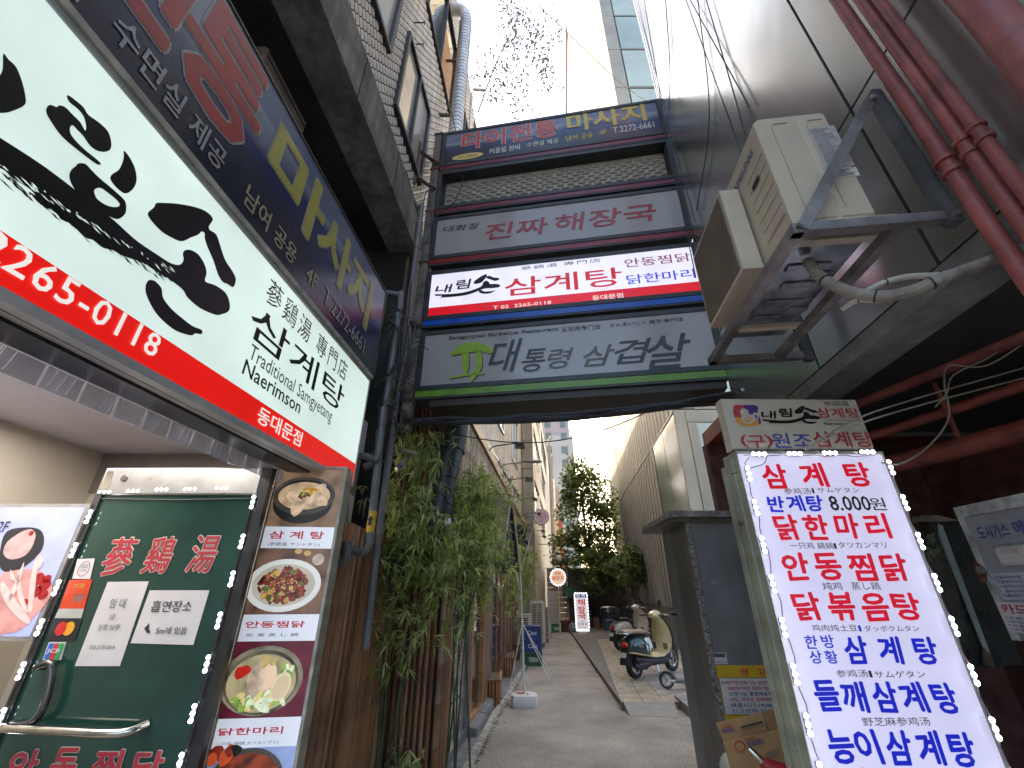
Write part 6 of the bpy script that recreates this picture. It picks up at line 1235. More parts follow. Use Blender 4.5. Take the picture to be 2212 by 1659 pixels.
m = MB(); m.hexa([(FWx(8.4)-.1, 8.4, -.01), (KX(8.4), 8.4, -.01), (KX(21), 21, -.01), (FWx(21)-.1, 21, -.01), (FWx(8.4)-.1, 8.4, .022), (KX(8.4), 8.4, .022), (KX(21), 21, .022), (FWx(21)-.1, 21, .022)]); struct(m.build('side_path', slabg))
# planters clad with bamboo
soil = M('dry_soil', (.16, .13, .08), .95, var=.4, sc=20, bump=.6); pb_ = [pole_data(.50, .022, bam, 30+i) for i in range(3)]
def planter(label, x0, x1, y0, y1, h=.52):
    T = thing('bamboo_planter', label, 'planter', (x0, y0, 0), 'bamboo-clad planters along the left wall'); W, D = x1-x0, y1-y0; MB().box((.02, .02, 0), (W-.02, D-.02, h-.03)).build('box', M('dark_backing', (1, 1, 1)), T); MB().box((.03, .03, h-.03), (W-.03, D-.03, h-.02)).build('soil', soil, T)
    x = .03
    while x < W-.01: o = obj('bamboo_pole', random.choice(pb_), T); o.location = (x, 0, 0); o.scale = (1, 1, h/.52); x += .052
    y = .03
    while y < D: o = obj('bamboo_pole', random.choice(pb_), T); o.location = (W, y, 0); o.scale = (1, 1, h/.52); y += .055
    MB().box((-.02, -.03, h-.02), (W+.03, .0, h+.005)).build('rim', wood2, T); MB().box((W, .0, h-.02), (W+.03, D, h+.005)).build('rim', wood2, T); return T
planter('bamboo-clad planter holding a single thin stalk beside the door step', -.53, -.20, 7.92, 8.75, .34); planter('bamboo-clad planter behind the banner stand', -.38, .02, 10.15, 11.2, .36); planter('small bamboo-clad planter left of the beer crates', -.2, .18, 12.4, 13.6, .36)
planter('low bamboo-clad planter at the lower left foot of the bamboo wall', -1.12, -.80, 4.0, 4.7, .25)
# right platform with tactile tiles
def RX(y): return 1.63+(y-7.7)*.137
tilm = M('worn_yellow_tile', (.40, .33, .23), .8, var=.22, sc=5, bump=.3, bsc=120); tilg = M('pinkish_granite_tile', (.40, .34, .29), .75, var=.2, sc=6, bump=.15)
st = M('steel_kerb_edge', (.30, .29, .27), .45, .5, var=.3, streak=.3)
m = MB(); m.hexa([(RX(7.75), 7.75, 0), (GW(7.75)+1.2, 7.75, 0), (GW(26), 26, 0), (RX(16), 26, 0), (RX(7.75), 7.75, .085), (GW(7.75)+1.2, 7.75, .085), (GW(26), 26, .085), (RX(16), 26, .085)]); struct(m.build('raised_pavement', M('mortar', (.2, .18, .15), .9)))
y = 7.75; j = 0
while y < 16.5:
    x = RX(y)+.035; i = 0
    while x < GW(y)+.9:
        w_ = .29; mt = tilm if i < 2 or (j < 2 and x < 2.6) else tilg
        if not (y < 9.0 and x > 2.55 and y < 8.0): m = MB(); m.hexa([(x, y, .085), (x+w_, y, .085), (x+w_+.04, y+.29, .085), (x+.04, y+.29, .085), (x+.003, y+.003, .094), (x+w_-.003, y+.003, .094), (x+w_+.037, y+.287, .094), (x+.043, y+.287, .094)]); struct(m.build('paving_tile', mt))
        x += .298; i += 1
    y += .298; j += 1
y = 7.7
while y < 16: m = MB(); m.hexa([(RX(y)-.02, y, 0), (RX(y)+.03, y, 0), (RX(y+1.2)+.03, y+1.19, 0), (RX(y+1.2)-.02, y+1.19, 0), (RX(y)-.0, y, .1), (RX(y)+.03, y, .1), (RX(y+1.2)+.03, y+1.19, .1), (RX(y+1.2)-.0, y+1.19, .1)]); struct(m.build('kerb_edge', st)); y += 1.2
T = thing('ramp_plate', 'chequered steel ramp plate at the near end of the tiled platform', 'ramp'); x0, x1 = 1.66, 2.42
m = MB(); m.hexa([(x0, 7.42, 0), (x1-.1, 7.30, 0), (x1, 7.74, 0), (x0, 7.74, 0), (x0, 7.42, .004), (x1-.1, 7.30, .004), (x1, 7.74, .10), (x0, 7.74, .10)]); cp_ = M('chequer_steel', (.2, .2, .19), .55, .1, var=.15, sc=6); m.build('plate', cp_, T)
m = MB()
for i in range(26):
    for j in range(13):
        u_, v_ = (i+.5)/26, (j+.5)/13; x = x0+(x1-x0)*u_; y = 7.36+.37*v_; z = .002+.098*((y-7.36)/.38); dx, dy = (.011, .004) if (i+j) % 2 else (.004, .009)
        m.add([(x-dx, y-dy*.4, z+.003), (x+dx*.3, y-dy, z+.003), (x+dx, y+dy*.4, z+.006), (x-dx*.3, y+dy, z+.006)], [(0, 1, 2, 3)])
m.build('raised_pattern', M('chequer_dark', (.22, .22, .21), .5, .5), T)['kind'] = 'stuff'
T = thing('stone_block', 'grey stone kerb block under the kick scooter platform edge', 'kerb'); m = MB(); m.hexa([(2.46, 7.28, .0), (3.9, 7.2, 0), (3.9, 8.0, 0), (2.52, 8.0, 0), (2.46, 7.28, .13), (3.9, 7.2, .13), (3.9, 8.0, .13), (2.52, 8.0, .13)]); m.build('block', M('kerb_grey', (.26, .25, .24), .8, var=.25, sc=8), T)
struct(MB().add([(2.22, 7.28, .004), (2.14, 6.2, .004), (3.6, 5.6, .004), (3.6, 7.2, .004)], [(0, 1, 2, 3)]).build('pale_apron', M('pale_concrete', (.30, .27, .23), .85, var=.15, sc=3)))
# ================================================================ scooters
def lathe_y(mb, c, prof, n=28):
    """wheel profile (radius, y) turned about the y axis"""
    mb.loft([[(c[0]+r*math.cos(t), c[1]+yy_, c[2]+r*math.sin(t)) for t in [2*math.pi*k/n for k in range(n)]] for r, yy_ in prof], cap=False); return mb
rub = M('tyre_rubber', (.018, .018, .018), .8, var=.2); chrom = M('chrome', (.8, .8, .8)); dkp = M('black_plastic', (.02, .02, .021), .45, var=.1)
def wheel(parent, c, r, w_, nm='wheel', spokes=5):
    rt = bpy.data.objects.new(nm, None); COL.objects.link(rt); rt.parent = parent; rt.location = c
    m = MB(); lathe_y(m, (0, 0, 0), [(r*.66, -w_*.4), (r*.8, -w_*.5), (r*.95, -w_*.38), (r, 0), (r*.95, w_*.38), (r*.8, w_*.5), (r*.66, w_*.4), (r*.66, -w_*.4)]); m.build('tyre', rub, rt, True)
    m = MB(); lathe_y(m, (0, 0, 0), [(r*.66, -w_*.36), (r*.58, -w_*.3), (r*.58, w_*.3), (r*.66, w_*.36)]); m.tube([(0, -w_*.4, 0), (0, w_*.4, 0)], r*.16, 12)
    for k in range(spokes): t = k*6.2832/spokes; m.tube([(r*.1*math.cos(t), 0, r*.1*math.sin(t)), (r*.62*math.cos(t), 0, r*.62*math.sin(t))], r*.07, 6)
    m.build('rim', M('grey_rim', (.28, .28, .28), .35, .8), rt, True); return rt
def sect(x, hw_, z0, z1, pw=2.4, n=16):
    """superellipse cross-section at station x"""
    zc, hz = (z0+z1)/2, (z1-z0)/2; f = lambda c_: math.copysign(abs(c_)**(2/pw), c_)
    return [(x, hw_*f(math.cos(t)), zc+hz*f(math.sin(t))) for t in [2*math.pi*k/n for k in range(n)]]
def scooter(label, body, inner, seatc, box=None):
    T = thing('motor_scooter', label, 'scooter', (0, 0, 0), 'motor scooters parked on the tiled platform')
    wheel(T, (0, 0, .23), .23, .115, spokes=5); wheel(T, (1.27, 0, .23), .23, .105, spokes=5)
    m = MB(); m.loft([sect(-.24, .10, .44, .58), sect(-.18, .17, .40, .66), sect(0, .215, .38, .72), sect(.2, .22, .36, .73), sect(.38, .18, .34, .70), sect(.46, .13, .34, .62)]); m.build('rear_body', body, T, True)
    m = MB(); m.loft([sect(-.26, .175, .425, .465), sect(-.1, .225, .40, .44), sect(.2, .235, .35, .39), sect(.42, .21, .31, .355), sect(.75, .20, .30, .345), sect(.84, .17, .31, .36)]); m.build('cream_side_trim', inner, T, True)
    m = MB(); m.loft([sect(-.1, .14, .24, .40), sect(.2, .17, .20, .38), sect(.5, .20, .17, .33), sect(.85, .20, .17, .33), sect(1.0, .17, .24, .42), sect(1.08, .12, .34, .52)]); m.build('lower_body', dkp, T, True)
    m = MB(); m.loft([sect(-.28, .10, .72, .79, 2), sect(-.1, .145, .72, .81, 2), sect(.15, .155, .71, .80, 2), sect(.35, .14, .69, .80, 2), sect(.5, .10, .67, .76, 2)]); m.build('seat', seatc, T, True)
    # leg shield: curved inner (facing rider) and outer
    def shield(dx, hw_, z): return [(x_+dx, y_*hw_, z_) for x_, y_, z_ in z]
    rows = [(.80, .17, .335), (.87, .20, .36), (.93, .235, .46), (.96, .245, .62), (.94, .22, .80), (.90, .15, .93), (.86, .10, 1.0)]
    ri, ro = [], []
    for x_, hw_, z_ in rows:
        ri.append([(x_+.07*abs(s_)**2, hw_*s_, z_) for s_ in (-1, -.6, -.25, 0, .25, .6, 1)]); ro.append([(x_+.03+.07*abs(s_)**2+.035*(1-s_*s_), hw_*1.02*s_, z_) for s_ in (-1, -.6, -.25, 0, .25, .6, 1)])
    MB().loft(ri, cap=False, closed=False).build('inner_shield', inner, T, True); m = MB(); m.loft(ro, cap=False, closed=False); m.build('leg_shield', body, T, True)
    edge_ = [r_[0] for r_ in ri]+[r_[-1] for r_ in reversed(ri)]; MB().tube(edge_, .012, 6).build('shield_edge', body, T, True)
    for k in range(3): [MB().box((.905+.005*k, s_*(.10+k*.03)-.005, .42), (.925+.005*k, s_*(.10+k*.03)+.005, .53)).build('vent_slot', BLACK, T) for s_ in (-1, 1)]
    m = MB(); m.loft([sect(1.02, .05, .30, .52, 2), sect(1.15, .075, .40, .50, 2), sect(1.35, .07, .42, .49, 2), sect(1.50, .045, .30, .40, 2)]); m.build('front_fender', body, T, True)
    MB().tube([(.93, 0, .95), (1.05, 0, .62), (1.27, .07, .23)], .028, 8).build('fork', dkp, T, True)
    m = MB(); m.loft([sect(.74, .06, 1.0, 1.06, 2), sect(.80, .11, .96, 1.10, 2), sect(.90, .12, .95, 1.12, 2), sect(.99, .09, .97, 1.10, 2), sect(1.03, .05, 1.0, 1.07, 2)]); m.build('headset', inner, T, True)
    MB().sphere((1.02, 0, 1.03), (.04, .07, .07), 12, 8).build('headlight', chrom, T, True)
    for s_ in (-1, 1):
        MB().tube([(.86, s_*.08, 1.03), (.84, s_*.22, 1.03)], .016, 8).build('handlebar', dkp, T, True); MB().tube([(.84, s_*.21, 1.03), (.82, s_*.33, 1.02)], .020, 8).build('grip', dkp, T, True); MB().tube([(.86, s_*.2, 1.05), (.90, s_*.33, 1.04)], .007, 6).build('brake_lever', chrom, T)
        MB().tube([(.84, s_*.17, 1.05), (.80, s_*.20, 1.20)], .006, 6).build('mirror_stem', dkp, T); MB().sphere((.79, s_*.21, 1.26), (.022, .045, .06), 10, 8).build('mirror', dkp, T, True)
    m = MB(); m.tube([(-.26, -.12, .74), (-.36, -.09, .76), (-.36, .09, .76), (-.26, .12, .74)], .012, 6); m.tube([(-.2, 0, .76), (-.36, 0, .76)], .012, 6); m.build('rear_rack', chrom, T)
    MB().sphere((-.25, 0, .56), (.045, .08, .055), 12, 8).build('tail_light', M('red_lens', (.45, .02, .02), .2), T, True)
    m = MB(); m.hexa([(-.33, -.09, .24), (-.30, -.09, .24), (-.30, .09, .24), (-.33, .09, .24), (-.25, -.09, .50), (-.22, -.09, .50), (-.22, .09, .50), (-.25, .09, .50)]); m.build('rear_mudflap', dkp, T); m = MB(); m.hexa([(-.338, -.07, .36), (-.335, -.07, .36), (-.335, .07, .36), (-.338, .07, .36), (-.305, -.07, .44), (-.302, -.07, .44), (-.302, .07, .44), (-.305, .07, .44)]); m.build('number_plate', WHITEM, T)
    m = MB(); m.loft([sect(-.03, .05, .16, .28, 2), sect(.12, .09, .15, .30, 2), sect(.34, .08, .17, .30, 2), sect(.45, .04, .20, .28, 2)]); m.v = [(a, b-.09, c_) for a, b, c_ in m.v]; m.build('engine_case', M('brown_engine', (.07, .04, .03), .5, .2, var=.3), T, True)
    MB().tube(arc([(.3, -.12, .2), (.1, -.17, .17), (-.15, -.17, .22), (-.22, -.16, .25)], 4), [.02]*8+[.045]*5, 10).build('exhaust', dkp, T, True)
    MB().tube([(.5, -.14, .2), (.47, -.24, .0)], .012, 6).build('side_stand', chrom, T)
    if box:
        m = MB(); m.loft([[(x_, y_, .79) for x_, y_ in smooth([(-.52, -.16), (-.12, -.18), (-.08, 0), (-.12, .18), (-.52, .16), (-.58, 0)], 3)], [(x_*1.04, y_*1.08, .92) for x_, y_ in smooth([(-.52, -.16), (-.12, -.18), (-.08, 0), (-.12, .18), (-.52, .16), (-.58, 0)], 3)]]); m.build('top_box', dkp, T, True)
        m = MB(); m.loft([[(-.33+(x_+.33)*s_, y_*s_, z_) for x_, y_ in smooth([(-.54, -.17), (-.12, -.19), (-.08, 0), (-.12, .19), (-.54, .17), (-.60, 0)], 3)] for s_, z_ in ((1.02, .93), (1.0, 1.0), (.85, 1.06), (.5, 1.09))]); m.build('box_lid', M('dark_lid', (.02, .03, .032), .2, var=.1), T, True)
        m = MB(); m.sphere((-.46, 0, .985), (.13, .175, .07), 14, 8); m.build('red_reflector', M('red_lens', (1, 1, 1)), T, True)
    return T
grn_p = M('dark_green_paint', (.012, .035, .032), .12, var=.15, spec=.8); crm_p = M('cream_plastic', (.60, .50, .29), .35, var=.06); wht_p = M('white_scooter_paint', (.55, .53, .48), .25, var=.05); tan_s = M('tan_seat', (.26, .17, .12), .5, var=.15, sc=8)
S1 = scooter('dark green scooter with cream leg shield parked on the tiled platform', grn_p, crm_p, tan_s); S1.location = (2.33, 9.55, .094); S1.rotation_euler = (0, 0, R(40))
m = MB()
for pts in ([(.08, .66), (.16, .68), (.20, .56), (.14, .60)], [(.17, .67), (.24, .68), (.30, .52), (.24, .44), (.22, .55)], [(.12, .58), (.20, .52), (.17, .44), (.14, .50)], [(.26, .66), (.29, .64), (.34, .50), (.30, .48)]): m.add([(x_, -.228, z_) for x_, z_ in pts], [tuple(range(len(pts)))])
m.build('white_graffiti_decal', M('white_decal', (.7, .7, .68), .5), S1)
f = bpy.data.objects.new('print_side', None); COL.objects.link(f); f.parent = S1; f.matrix_local = Matrix(((1, 0, 0, 0), (0, 0, -1, -.226), (0, 1, 0, 0), (0, 0, 0, 1))); text(f, 'Motore', -.1, .53, .03, .56, WHITEM, z=.002)
S2 = scooter('white scooter with a black top box and red reflector behind the green one', wht_p, wht_p, M('black_seat', (.02, .02, .02), .5), True); S2.location = (2.98, 13.6, .094); S2.rotation_euler = (0, 0, R(38))
# parked motorcycle remains: chrome handlebars further back
T = thing('chrome_motorbike', 'black motorbike with chrome handlebars and red tank behind the top-box scooter', 'motorbike', (4.1, 15.6, .09)); wheel(T, (0, 0, .3), .3, .11, spokes=8); wheel(T, (1.3, 0, .3), .3, .1, spokes=8)
m = MB(); m.loft([sect(.35, .06, .62, .78, 2), sect(.6, .14, .62, .86, 2), sect(.85, .12, .66, .88, 2), sect(1.0, .05, .7, .82, 2)]); m.build('tank', M('red_tank', (.4, .03, .03), .2), T, True); m = MB(); m.loft([sect(-.2, .1, .66, .74, 2), sect(.1, .14, .62, .74, 2), sect(.38, .08, .64, .72, 2)]); m.build('seat', dkp, T, True)
MB().tube([(.1, 0, .6), (.5, 0, .35), (.9, 0, .4), (1.0, 0, .8)], .05, 8).build('frame', dkp, T, True); MB().tube([(1.0, 0, .85), (1.3, .06, .3)], .03, 8).build('fork', chrom, T); MB().tube(arc([(.75, -.35, 1.12), (.9, -.2, 1.1), (1.0, 0, 1.0), (.9, .2, 1.1), (.75, .35, 1.12)], 4), .014, 6).build('handlebar', chrom, T, True); MB().sphere((1.1, 0, .95), .09, 12, 8).build('headlight', chrom, T, True)
for s_ in (-1, 1): MB().tube([(.9, s_*.2, 1.1), (.85, s_*.28, 1.25)], .006, 5).build('mirror_stem', chrom, T); MB().sphere((.84, s_*.3, 1.28), (.02, .06, .04), 8, 6).build('mirror', chrom, T)
# kick scooter
T = thing('kick_scooter', 'grey electric kick scooter lying half behind the grey wall beside the scooters', 'kick scooter', (2.62, 8.62, .1), rz=R(-4)); wheel(T, (0, 0, .125), .125, .055, spokes=3)
m = MB(); lathe_y(m, (0, -.03, .125), [(.085, -.0), (.09, -.004), (.094, -.0)]); m.build('teal_ring', M('teal_ring', (.15, .26, .27), .4), T)
m = MB(); m.loft([[(.14*math.cos(t)*s_, y_, .125+.14*math.sin(t)*s_) for s_, y_ in ((1, -.035), (1.07, -.035), (1.07, .035), (1, .035))] for t in [R(10+20*k) for k in range(9)]]); m.build('mudguard', M('grey_guard', (.2, .2, .21), .5), T, True)
MB().tube([(0, -.05, .125), (.14, -.05, .12)], .016, 8).build('axle_arm', WHITEM, T); m = MB(); m.bev((.12, -.07, .09), (1.05, .07, .15), .015); m.build('deck', M('grey_deck', (.14, .145, .16), .5, var=.1), T); MB().box((.30, -.0725, .105), (.38, -.0705, .135)).build('deck_label', WHITEM, T)
wheel(T, (1.2, 0, .125), .125, .055, spokes=3); MB().tube([(1.08, 0, .14), (1.15, 0, .5), (1.05, 0, 1.1)], .02, 8).build('stem', dkp, T, True); MB().tube([(1.05, -.22, 1.1), (1.05, .22, 1.1)], .014, 8).build('handlebar', dkp, T, True)
# ================================================================ bamboo plants
leafA = LEAF('bamboo_leaf', (.38, .46, .12), (.17, .25, .05), sc=9); leafB = LEAF('pale_bamboo_leaf', (.66, .68, .32), (.34, .40, .13), sc=9); stemm = M('bamboo_stem', (.07, .08, .03), .5, var=.3); drym = M('straw_stem', (.25, .2, .1), .6, var=.3)
def bamboo(label, base, tops, n, lo, hi, spread, size, seed, grp='bamboo plants along the restaurant wall'):
    T = thing('bamboo_plant', label, 'bamboo', base, grp); rn = random.Random(seed); la, lb2 = MB(), MB(); st_ = MB()
    for (tx, ty, tz) in tops:
        a = Vector((rn.uniform(-.12, .12), rn.uniform(-.12, .12), 0)); t = Vector((tx, ty, tz)); P_ = arc([a, a.lerp(t, .4)+Vector((-.05, 0, .12)), a.lerp(t, .8)+Vector((0, 0, .08)), t], 5)
        st_.tube(P_, [.011*(1-.06*i) for i in range(len(P_))], 6)
        for k in range(n):
            f = rn.random(); z = lo+(hi-lo)*(rn.random()**.8); i = min(len(P_)-1, int(z/max(tz, .1)*(len(P_)-1))); c = P_[max(0, i)]
            br_ = Vector((rn.gauss(0, spread), rn.gauss(0, spread), rn.gauss(-.02, .10))); p = c+br_
            if rn.random() < .25: st_.tube([c, c+br_*.5+Vector((0, 0, .04)), p], .0025, 4, cap=False)
            blade_cloud(la if rn.random() < .68 else lb2, p, (.035, .035, .035), 1, size, rn, .15, .7, 6)
    st_.build('stems', stemm, T)['kind'] = 'stuff'; la.build('foliage', leafA, T)['kind'] = 'stuff'; lb2.build('pale_foliage', leafB, T)['kind'] = 'stuff'; return T
bamboo('nearest leafy bamboo between the brown pole fence and the security camera', (-.95, 4.2, .2), [(-.10, -.1, 2.9), (.02, 0, 2.8), (.26, .05, 1.9), (-.12, .05, 2.2), (.12, .1, 1.7)], 190, .7, 2.9, .19, .12, 1)
bamboo('tall bamboo in front of the black duct elbow', (-.50, 5.0, .1), [(.0, -.1, 2.8), (.12, 0, 2.75), (.22, .05, 2.5), (-.08, -.1, 2.6)], 150, 1.1, 2.9, .19, .12, 2)
bamboo('bamboo drooping over the shop window with white writing', (-.62, 5.45, .1), [(.05, .1, 2.7), (.2, .15, 2.45), (.1, .3, 2.2), (.3, .0, 2.0)], 130, .9, 2.6, .18, .12, 3)
bamboo('bamboo spilling over the brown canopy edge', (-.58, 6.1, .2), [(.05, -.1, 2.3), (.15, .0, 1.9), (-.02, .1, 2.4)], 110, 1.2, 2.55, .19, .13, 4)
bamboo('thin lone bamboo stalk in the planter beside the door step', (-.36, 8.2, .5), [(.02, .1, 1.2)], 5, .2, 1.1, .05, .11, 5)
bamboo('bamboo row in the planter behind the banner stand', (-.2, 10.6, .45), [(-.1, -.3, 2.2), (0, 0, 2.3), (.1, .3, 2.2), (.15, .5, 2.0), (0, -.2, 1.8)], 100, .6, 2.2, .18, .13, 6)
bamboo('bright bamboo thicket left of the beer crates', (.0, 12.9, .4), [(.05, 0, 2.6), (.2, .4, 2.4), (.1, -.3, 2.3), (.3, .2, 2.0), (.15, .1, 1.7)], 100, .5, 2.6, .2, .14, 7)
bamboo('small bamboo past the black letter sign', (.35, 15.5, .1), [(.1, 0, 2.9), (.25, .4, 2.7), (.0, -.3, 2.5), (.2, .2, 2.2)], 80, 1.0, 2.9, .2, .15, 8)
T = thing('potted_sprout', 'small leafy sprout in the low planter at the bottom left of the bamboo fence', 'plant', (-.88, 4.45, .22)); la = MB(); rn = random.Random(12); blade_cloud(la, (0, 0, .12), (.05, .05, .08), 26, .12, rn, .22, .1, 6); la.build('foliage', leafB, T)['kind'] = 'stuff'; MB().tube([(0, 0, 0), (0, 0, .15)], .008, 5).build('stem', stemm, T)
# ================================================================ trees
leafT = LEAF('tree_leaf_dark', (.16, .22, .06), (.07, .11, .03), tr=.55, sc=4); leafT2 = LEAF('tree_leaf_light', (.38, .40, .12), (.2, .24, .07), tr=.6, sc=4); bark = M('grey_bark', (.12, .09, .065), .9, var=.3, sc=9, bump=.5)
greyleaf = M('grey_brown_leaf', (.16, .13, .12), .7, var=.2)
def tree(label, base, H, crown, n, size, seed, lean=(0, 0), nm='tree', clumps=26, trunk_r=.09):
    T = thing(nm, label, 'tree', base); rn = random.Random(seed); tr_ = MB(); c1_, c2_ = MB(), MB(); cz, rx, ry, rz_ = crown
    top = Vector((lean[0], lean[1], H*.75)); P_ = arc([(0, 0, 0), (lean[0]*.3+.04, lean[1]*.3, H*.3), (lean[0]*.7-.03, lean[1]*.7, H*.5), top], 4); tr_.tube(P_, [trunk_r*(1-.055*i) for i in range(len(P_))], 8)
    cc = Vector((lean[0], lean[1], cz)); cl = []
    for i in range(clumps):
        t = rn.uniform(0, 6.28); ph = math.acos(rn.uniform(-1, 1)); r = rn.uniform(.45, 1.0); taper = 1-.62*max(0, math.cos(ph)); c = cc+Vector((rx*r*math.sin(ph)*math.cos(t)*taper, ry*r*math.sin(ph)*math.sin(t)*taper, rz_*r*math.cos(ph))); cl.append(c)
        s_ = P_[rn.randint(5, len(P_)-1)]; mid = s_.lerp(c, .5)+Vector((rn.gauss(0, .08), rn.gauss(0, .08), rn.uniform(0, .2))); tr_.tube(arc([s_, mid, c], 3), [k_*trunk_r/.09 for k_ in (.03, .028, .024, .02, .016, .012, .008)][:7], 5)
    for c in cl:
        cr_ = rn.uniform(.22, .42)*rx
        for k in range(n//clumps):
            d = Vector((rn.gauss(0, 1), rn.gauss(0, 1), rn.gauss(0, .8))); p = c+d.normalized()*cr_*(rn.random()**.5)
            nrm = Vector((rn.gauss(0, .7), rn.gauss(0, .7), 1)).normalized(); a = nrm.orthogonal().normalized(); a = Matrix.Rotation(rn.uniform(0, 6.28), 3, nrm) @ a; b = nrm.cross(a); L = size*rn.uniform(.6, 1.25)
            (c1_ if rn.random() < .7 else c2_).add([p, p+a*L*.5+b*L*.28-nrm*L*.03, p+a*L-nrm*L*.12, p+a*L*.5-b*L*.28-nrm*L*.03], [(0, 1, 2, 3)])
    tr_.build('trunk', bark, T, True); c1_.build('crown', greyleaf if nm == 'roof_tree' else leafT, T)['kind'] = 'stuff'; c2_.build('minor_crown', greyleaf if nm == 'roof_tree' else leafT2, T)['kind'] = 'stuff'; return T  # minor share of leaves, picked at random; lighter green except on the roof tree
tree('tall broad-leaved tree standing at the alley end in front of the bright sky', (4.05, 23.5, .05), 8.6, (5.0, 2.2, 1.4, 3.4), 7600, .24, 41, (-.2, 0), clumps=48)
tree('lower dark shrub tree leaning along the right wall', (4.6, 21.0, .05), 3.4, (2.5, 1.5, 1.2, 1.0), 3600, .20, 42, (-.3, -.4), clumps=24, trunk_r=.07)
tree('feathery young tree growing against the right wall by the scooters', (4.75, 18.3, .05), 3.2, (2.3, .95, .9, .9), 2200, .17, 43, (-.1, -.2), nm='young_tree', clumps=18, trunk_r=.045)
tree('thin leafy tree on the roof edge beside the spiral duct', (-.9, 6.9, 13.0), 5.6, (2.3, 1.35, .9, 2.8), 1500, .085, 44, (1.1, -.4), nm='roof_tree', clumps=30, trunk_r=.022)
# clutter under the trees
for i, (x, y, r, h, lab) in enumerate(((4.05, 20.2, .28, .55, 'dark blue plastic barrel under the leaning tree'), (3.35, 21.5, .2, .75, 'grey bin right of the LED floor sign'), (3.75, 21.2, .2, .5, 'brown clay pot under the tree'))):
    T = thing('barrel', lab, 'barrel', (x, y, .05)); MB().tube([(0, 0, 0), (0, 0, h*.5), (0, 0, h)], [r*.9, r, r*.92], 14).build('body', M(('blue_barrel', 'grey_bin', 'clay_pot')[i], ((.03, .07, .14), (.16, .15, .13), (.15, .07, .04))[i], .5, var=.15), T, True); MB().tube([(0, 0, h-.03), (0, 0, h)], r*1.0, 14).build('rim', BLACK, T)
T = thing('covered_cart', 'cart under a black tarpaulin behind the LED floor sign', 'cart', (3.35, 22.3, 0)); m = MB(); m.loft([[(x_*s_, y_*s_, z_) for x_, y_ in smooth([(-.45, -.3), (.45, -.35), (.5, .3), (-.4, .35)], 4)] for s_, z_ in ((1, .3), (.95, 1.0), (.7, 1.35), (.3, 1.5))]); m.build('tarpaulin', M('black_tarp', (.02, .02, .022), .4, var=.3, bump=.8, bsc=8), T, True); MB().box((-.4, -.3, 0), (.4, .3, .3)).build('base', M('rusty_base', (.08, .06, .05), .8), T)
for i, (x, y) in enumerate(((3.9, 22.6), (4.6, 22.2))):
    T = thing('iron_fence', 'low dark iron fence under the trees, %s section' % ('left' if i == 0 else 'right'), 'fence', (x-.35, y, 0)); 
    for k in range(6): MB().tube([(k*.13, 0, 0), (k*.13, 0, 1.0)], .012, 5).build('bar', BLACK, T)
    MB().tube([(0, 0, .95), (.66, 0, .95)], .015, 5).build('top_rail', BLACK, T)
struct(MB().box((3.0, 24.6, 0), (7.5, 24.9, 2.6)).build('end_wall', M('dark_end_wall', (.12, .11, .09), .9, var=.3)))
T = thing('steel_pole', 'thin slanting steel rod leaning by the right wall', 'pole'); MB().tube([q(1433, 1300, 11.5), q(1424, 1268, 11.6)], .01, 5).build('rod', STEEL, T)
# camera on the bamboo side
T = thing('security_camera', 'bullet security camera with a beige arm bracket above the bamboo', 'camera'); p = Vector(q(864, 1010, 3.95)); bm = M('beige_bracket', (.36, .33, .25), .5, var=.1)
MB().tube([p+Vector((-.04, .10, .01)), p+Vector((.02, -.06, -.01))], .036, 14).build('barrel_housing', M('black_housing', (.03, .03, .033), .35), T, True)
r_ = MB(); e_ = p+Vector((.02, -.06, -.01)); r_.tube([e_, e_+Vector((.003, -.008, 0))], .037, 14); r_.build('front_ring', M('grey_ring', (.12, .12, .12), .4), T); MB().tube([e_+Vector((.003, -.009, 0)), e_+Vector((.005, -.014, 0))], .014, 12).build('lens', BLACK, T)
MB().tube([p+Vector((.05, .05, .12)), p+Vector((.0, .04, .05))], [.016, .03], 8).build('swivel', bm, T); m = MB(); b0, b1 = Vector(q(845, 975, 4.0)), Vector(q(898, 978, 3.9)); m.tube([b0, b0.lerp(b1, .5)+Vector((0, 0, .012)), b1], [.02, .024, .018], 8); m.build('arm', bm, T, True)
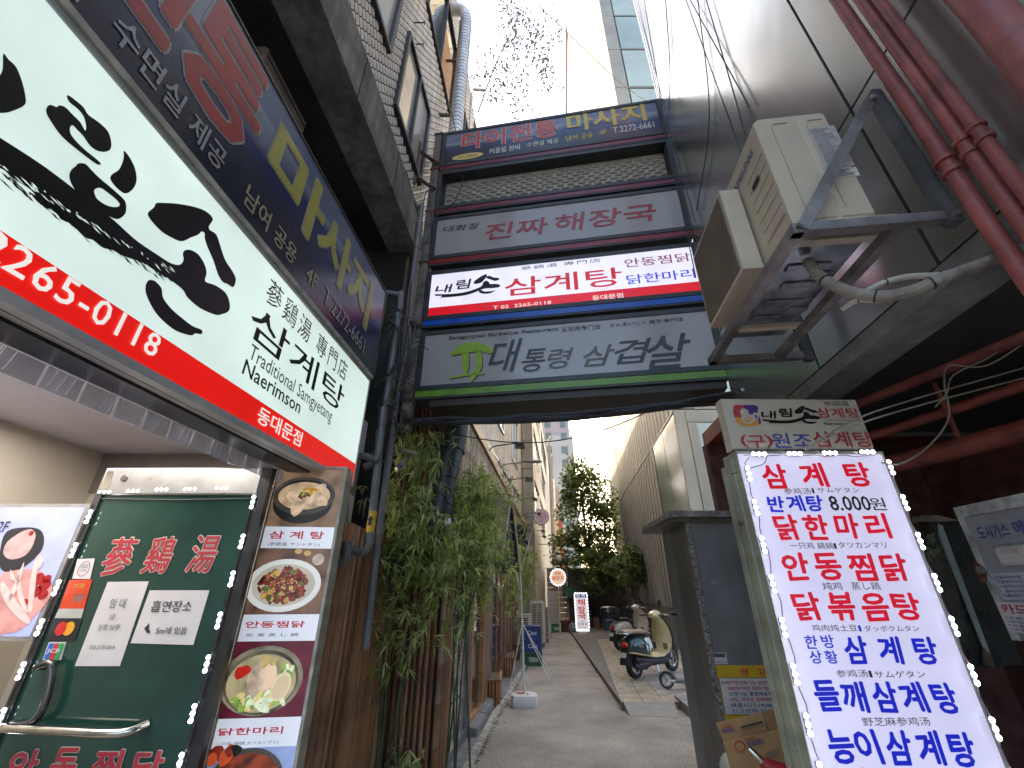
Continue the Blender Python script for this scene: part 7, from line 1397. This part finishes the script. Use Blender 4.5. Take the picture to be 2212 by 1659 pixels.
T = thing('junction_tray', 'small pale metal flap at the foot of the right steel post', 'bracket'); MB().hexa([q(*a_) for a_ in ((1600, 842, 3.2), (1618, 812, 3.2), (1622, 815, 3.2), (1606, 846, 3.2), (1600, 842, 3.23), (1618, 812, 3.23), (1622, 815, 3.23), (1606, 846, 3.23))]).build('flap', WHITEM, T); MB().tube(arc([q(1618, 815, 3.2), q(1640, 850, 3.2), (q(1625, 870, 3.2))], 4), .005, 5).build('wire', WIRE, T)
tag(MB().tube(arc([q(1150, 0, 6.0), q(1230, 75, 6.3), q(1330, 170, 6.5), q(1400, 222, 6.6)], 5), .010, 5).build('overhead_wire', WIRE, None, True), 'single wire crossing the white sky above the sign tower', 'cable')
tag(MB().tube([q(1224, -5, 24), q(1224, 245, 24)], .10, 6).build('lightning_pole', M('pinkish_pole', (.28, .16, .17), .6), None), 'thin pinkish vertical pole against the sky left of the tall tower', 'pole')
T = thing('wall_flood_lamp', 'short grey lamp sticking out of the tiled building into the sky', 'lamp'); MB().tube([q(1022, 194, 6.6), q(1050, 195, 6.6)], .045, 8).build('lamp_tube', lp_, T); MB().tube([q(1010, 195, 6.7), q(1022, 194, 6.6)], .015, 6).build('arm', lp_, T)
# litter and moss on the ground
rn = random.Random(8)
m = MB()
for i in range(260):
    y = rn.uniform(5, 14); x = KX(y)+.085+abs(rn.gauss(0, .025)); z = .004; s_ = rn.uniform(.006, .02); m.add([(x-s_, y-s_, z), (x+s_, y-s_*.5, z), (x+s_*.6, y+s_, z+.006), (x-s_*.7, y+s_*.8, z)], [(0, 1, 2, 3)])
tag(m.build('moss', M('dull_moss', (.11, .12, .05), .95, var=.4, sc=30)), 'moss and grit along the left kerb', 'moss', None, 'stuff')
for i, (u, v) in enumerate(((1146, 1502), (1010, 1616), (1090, 1558))): p = ground(u, v, .003); T = tag(MB().bev((p.x-.015, p.y-.02, .002), (p.x+.015, p.y+.02, .01), .004).build('litter', paper), 'tiny pale scrap of litter on the asphalt, '+('nearest the tank', 'lowest in view', 'in the middle')[i], 'litter')
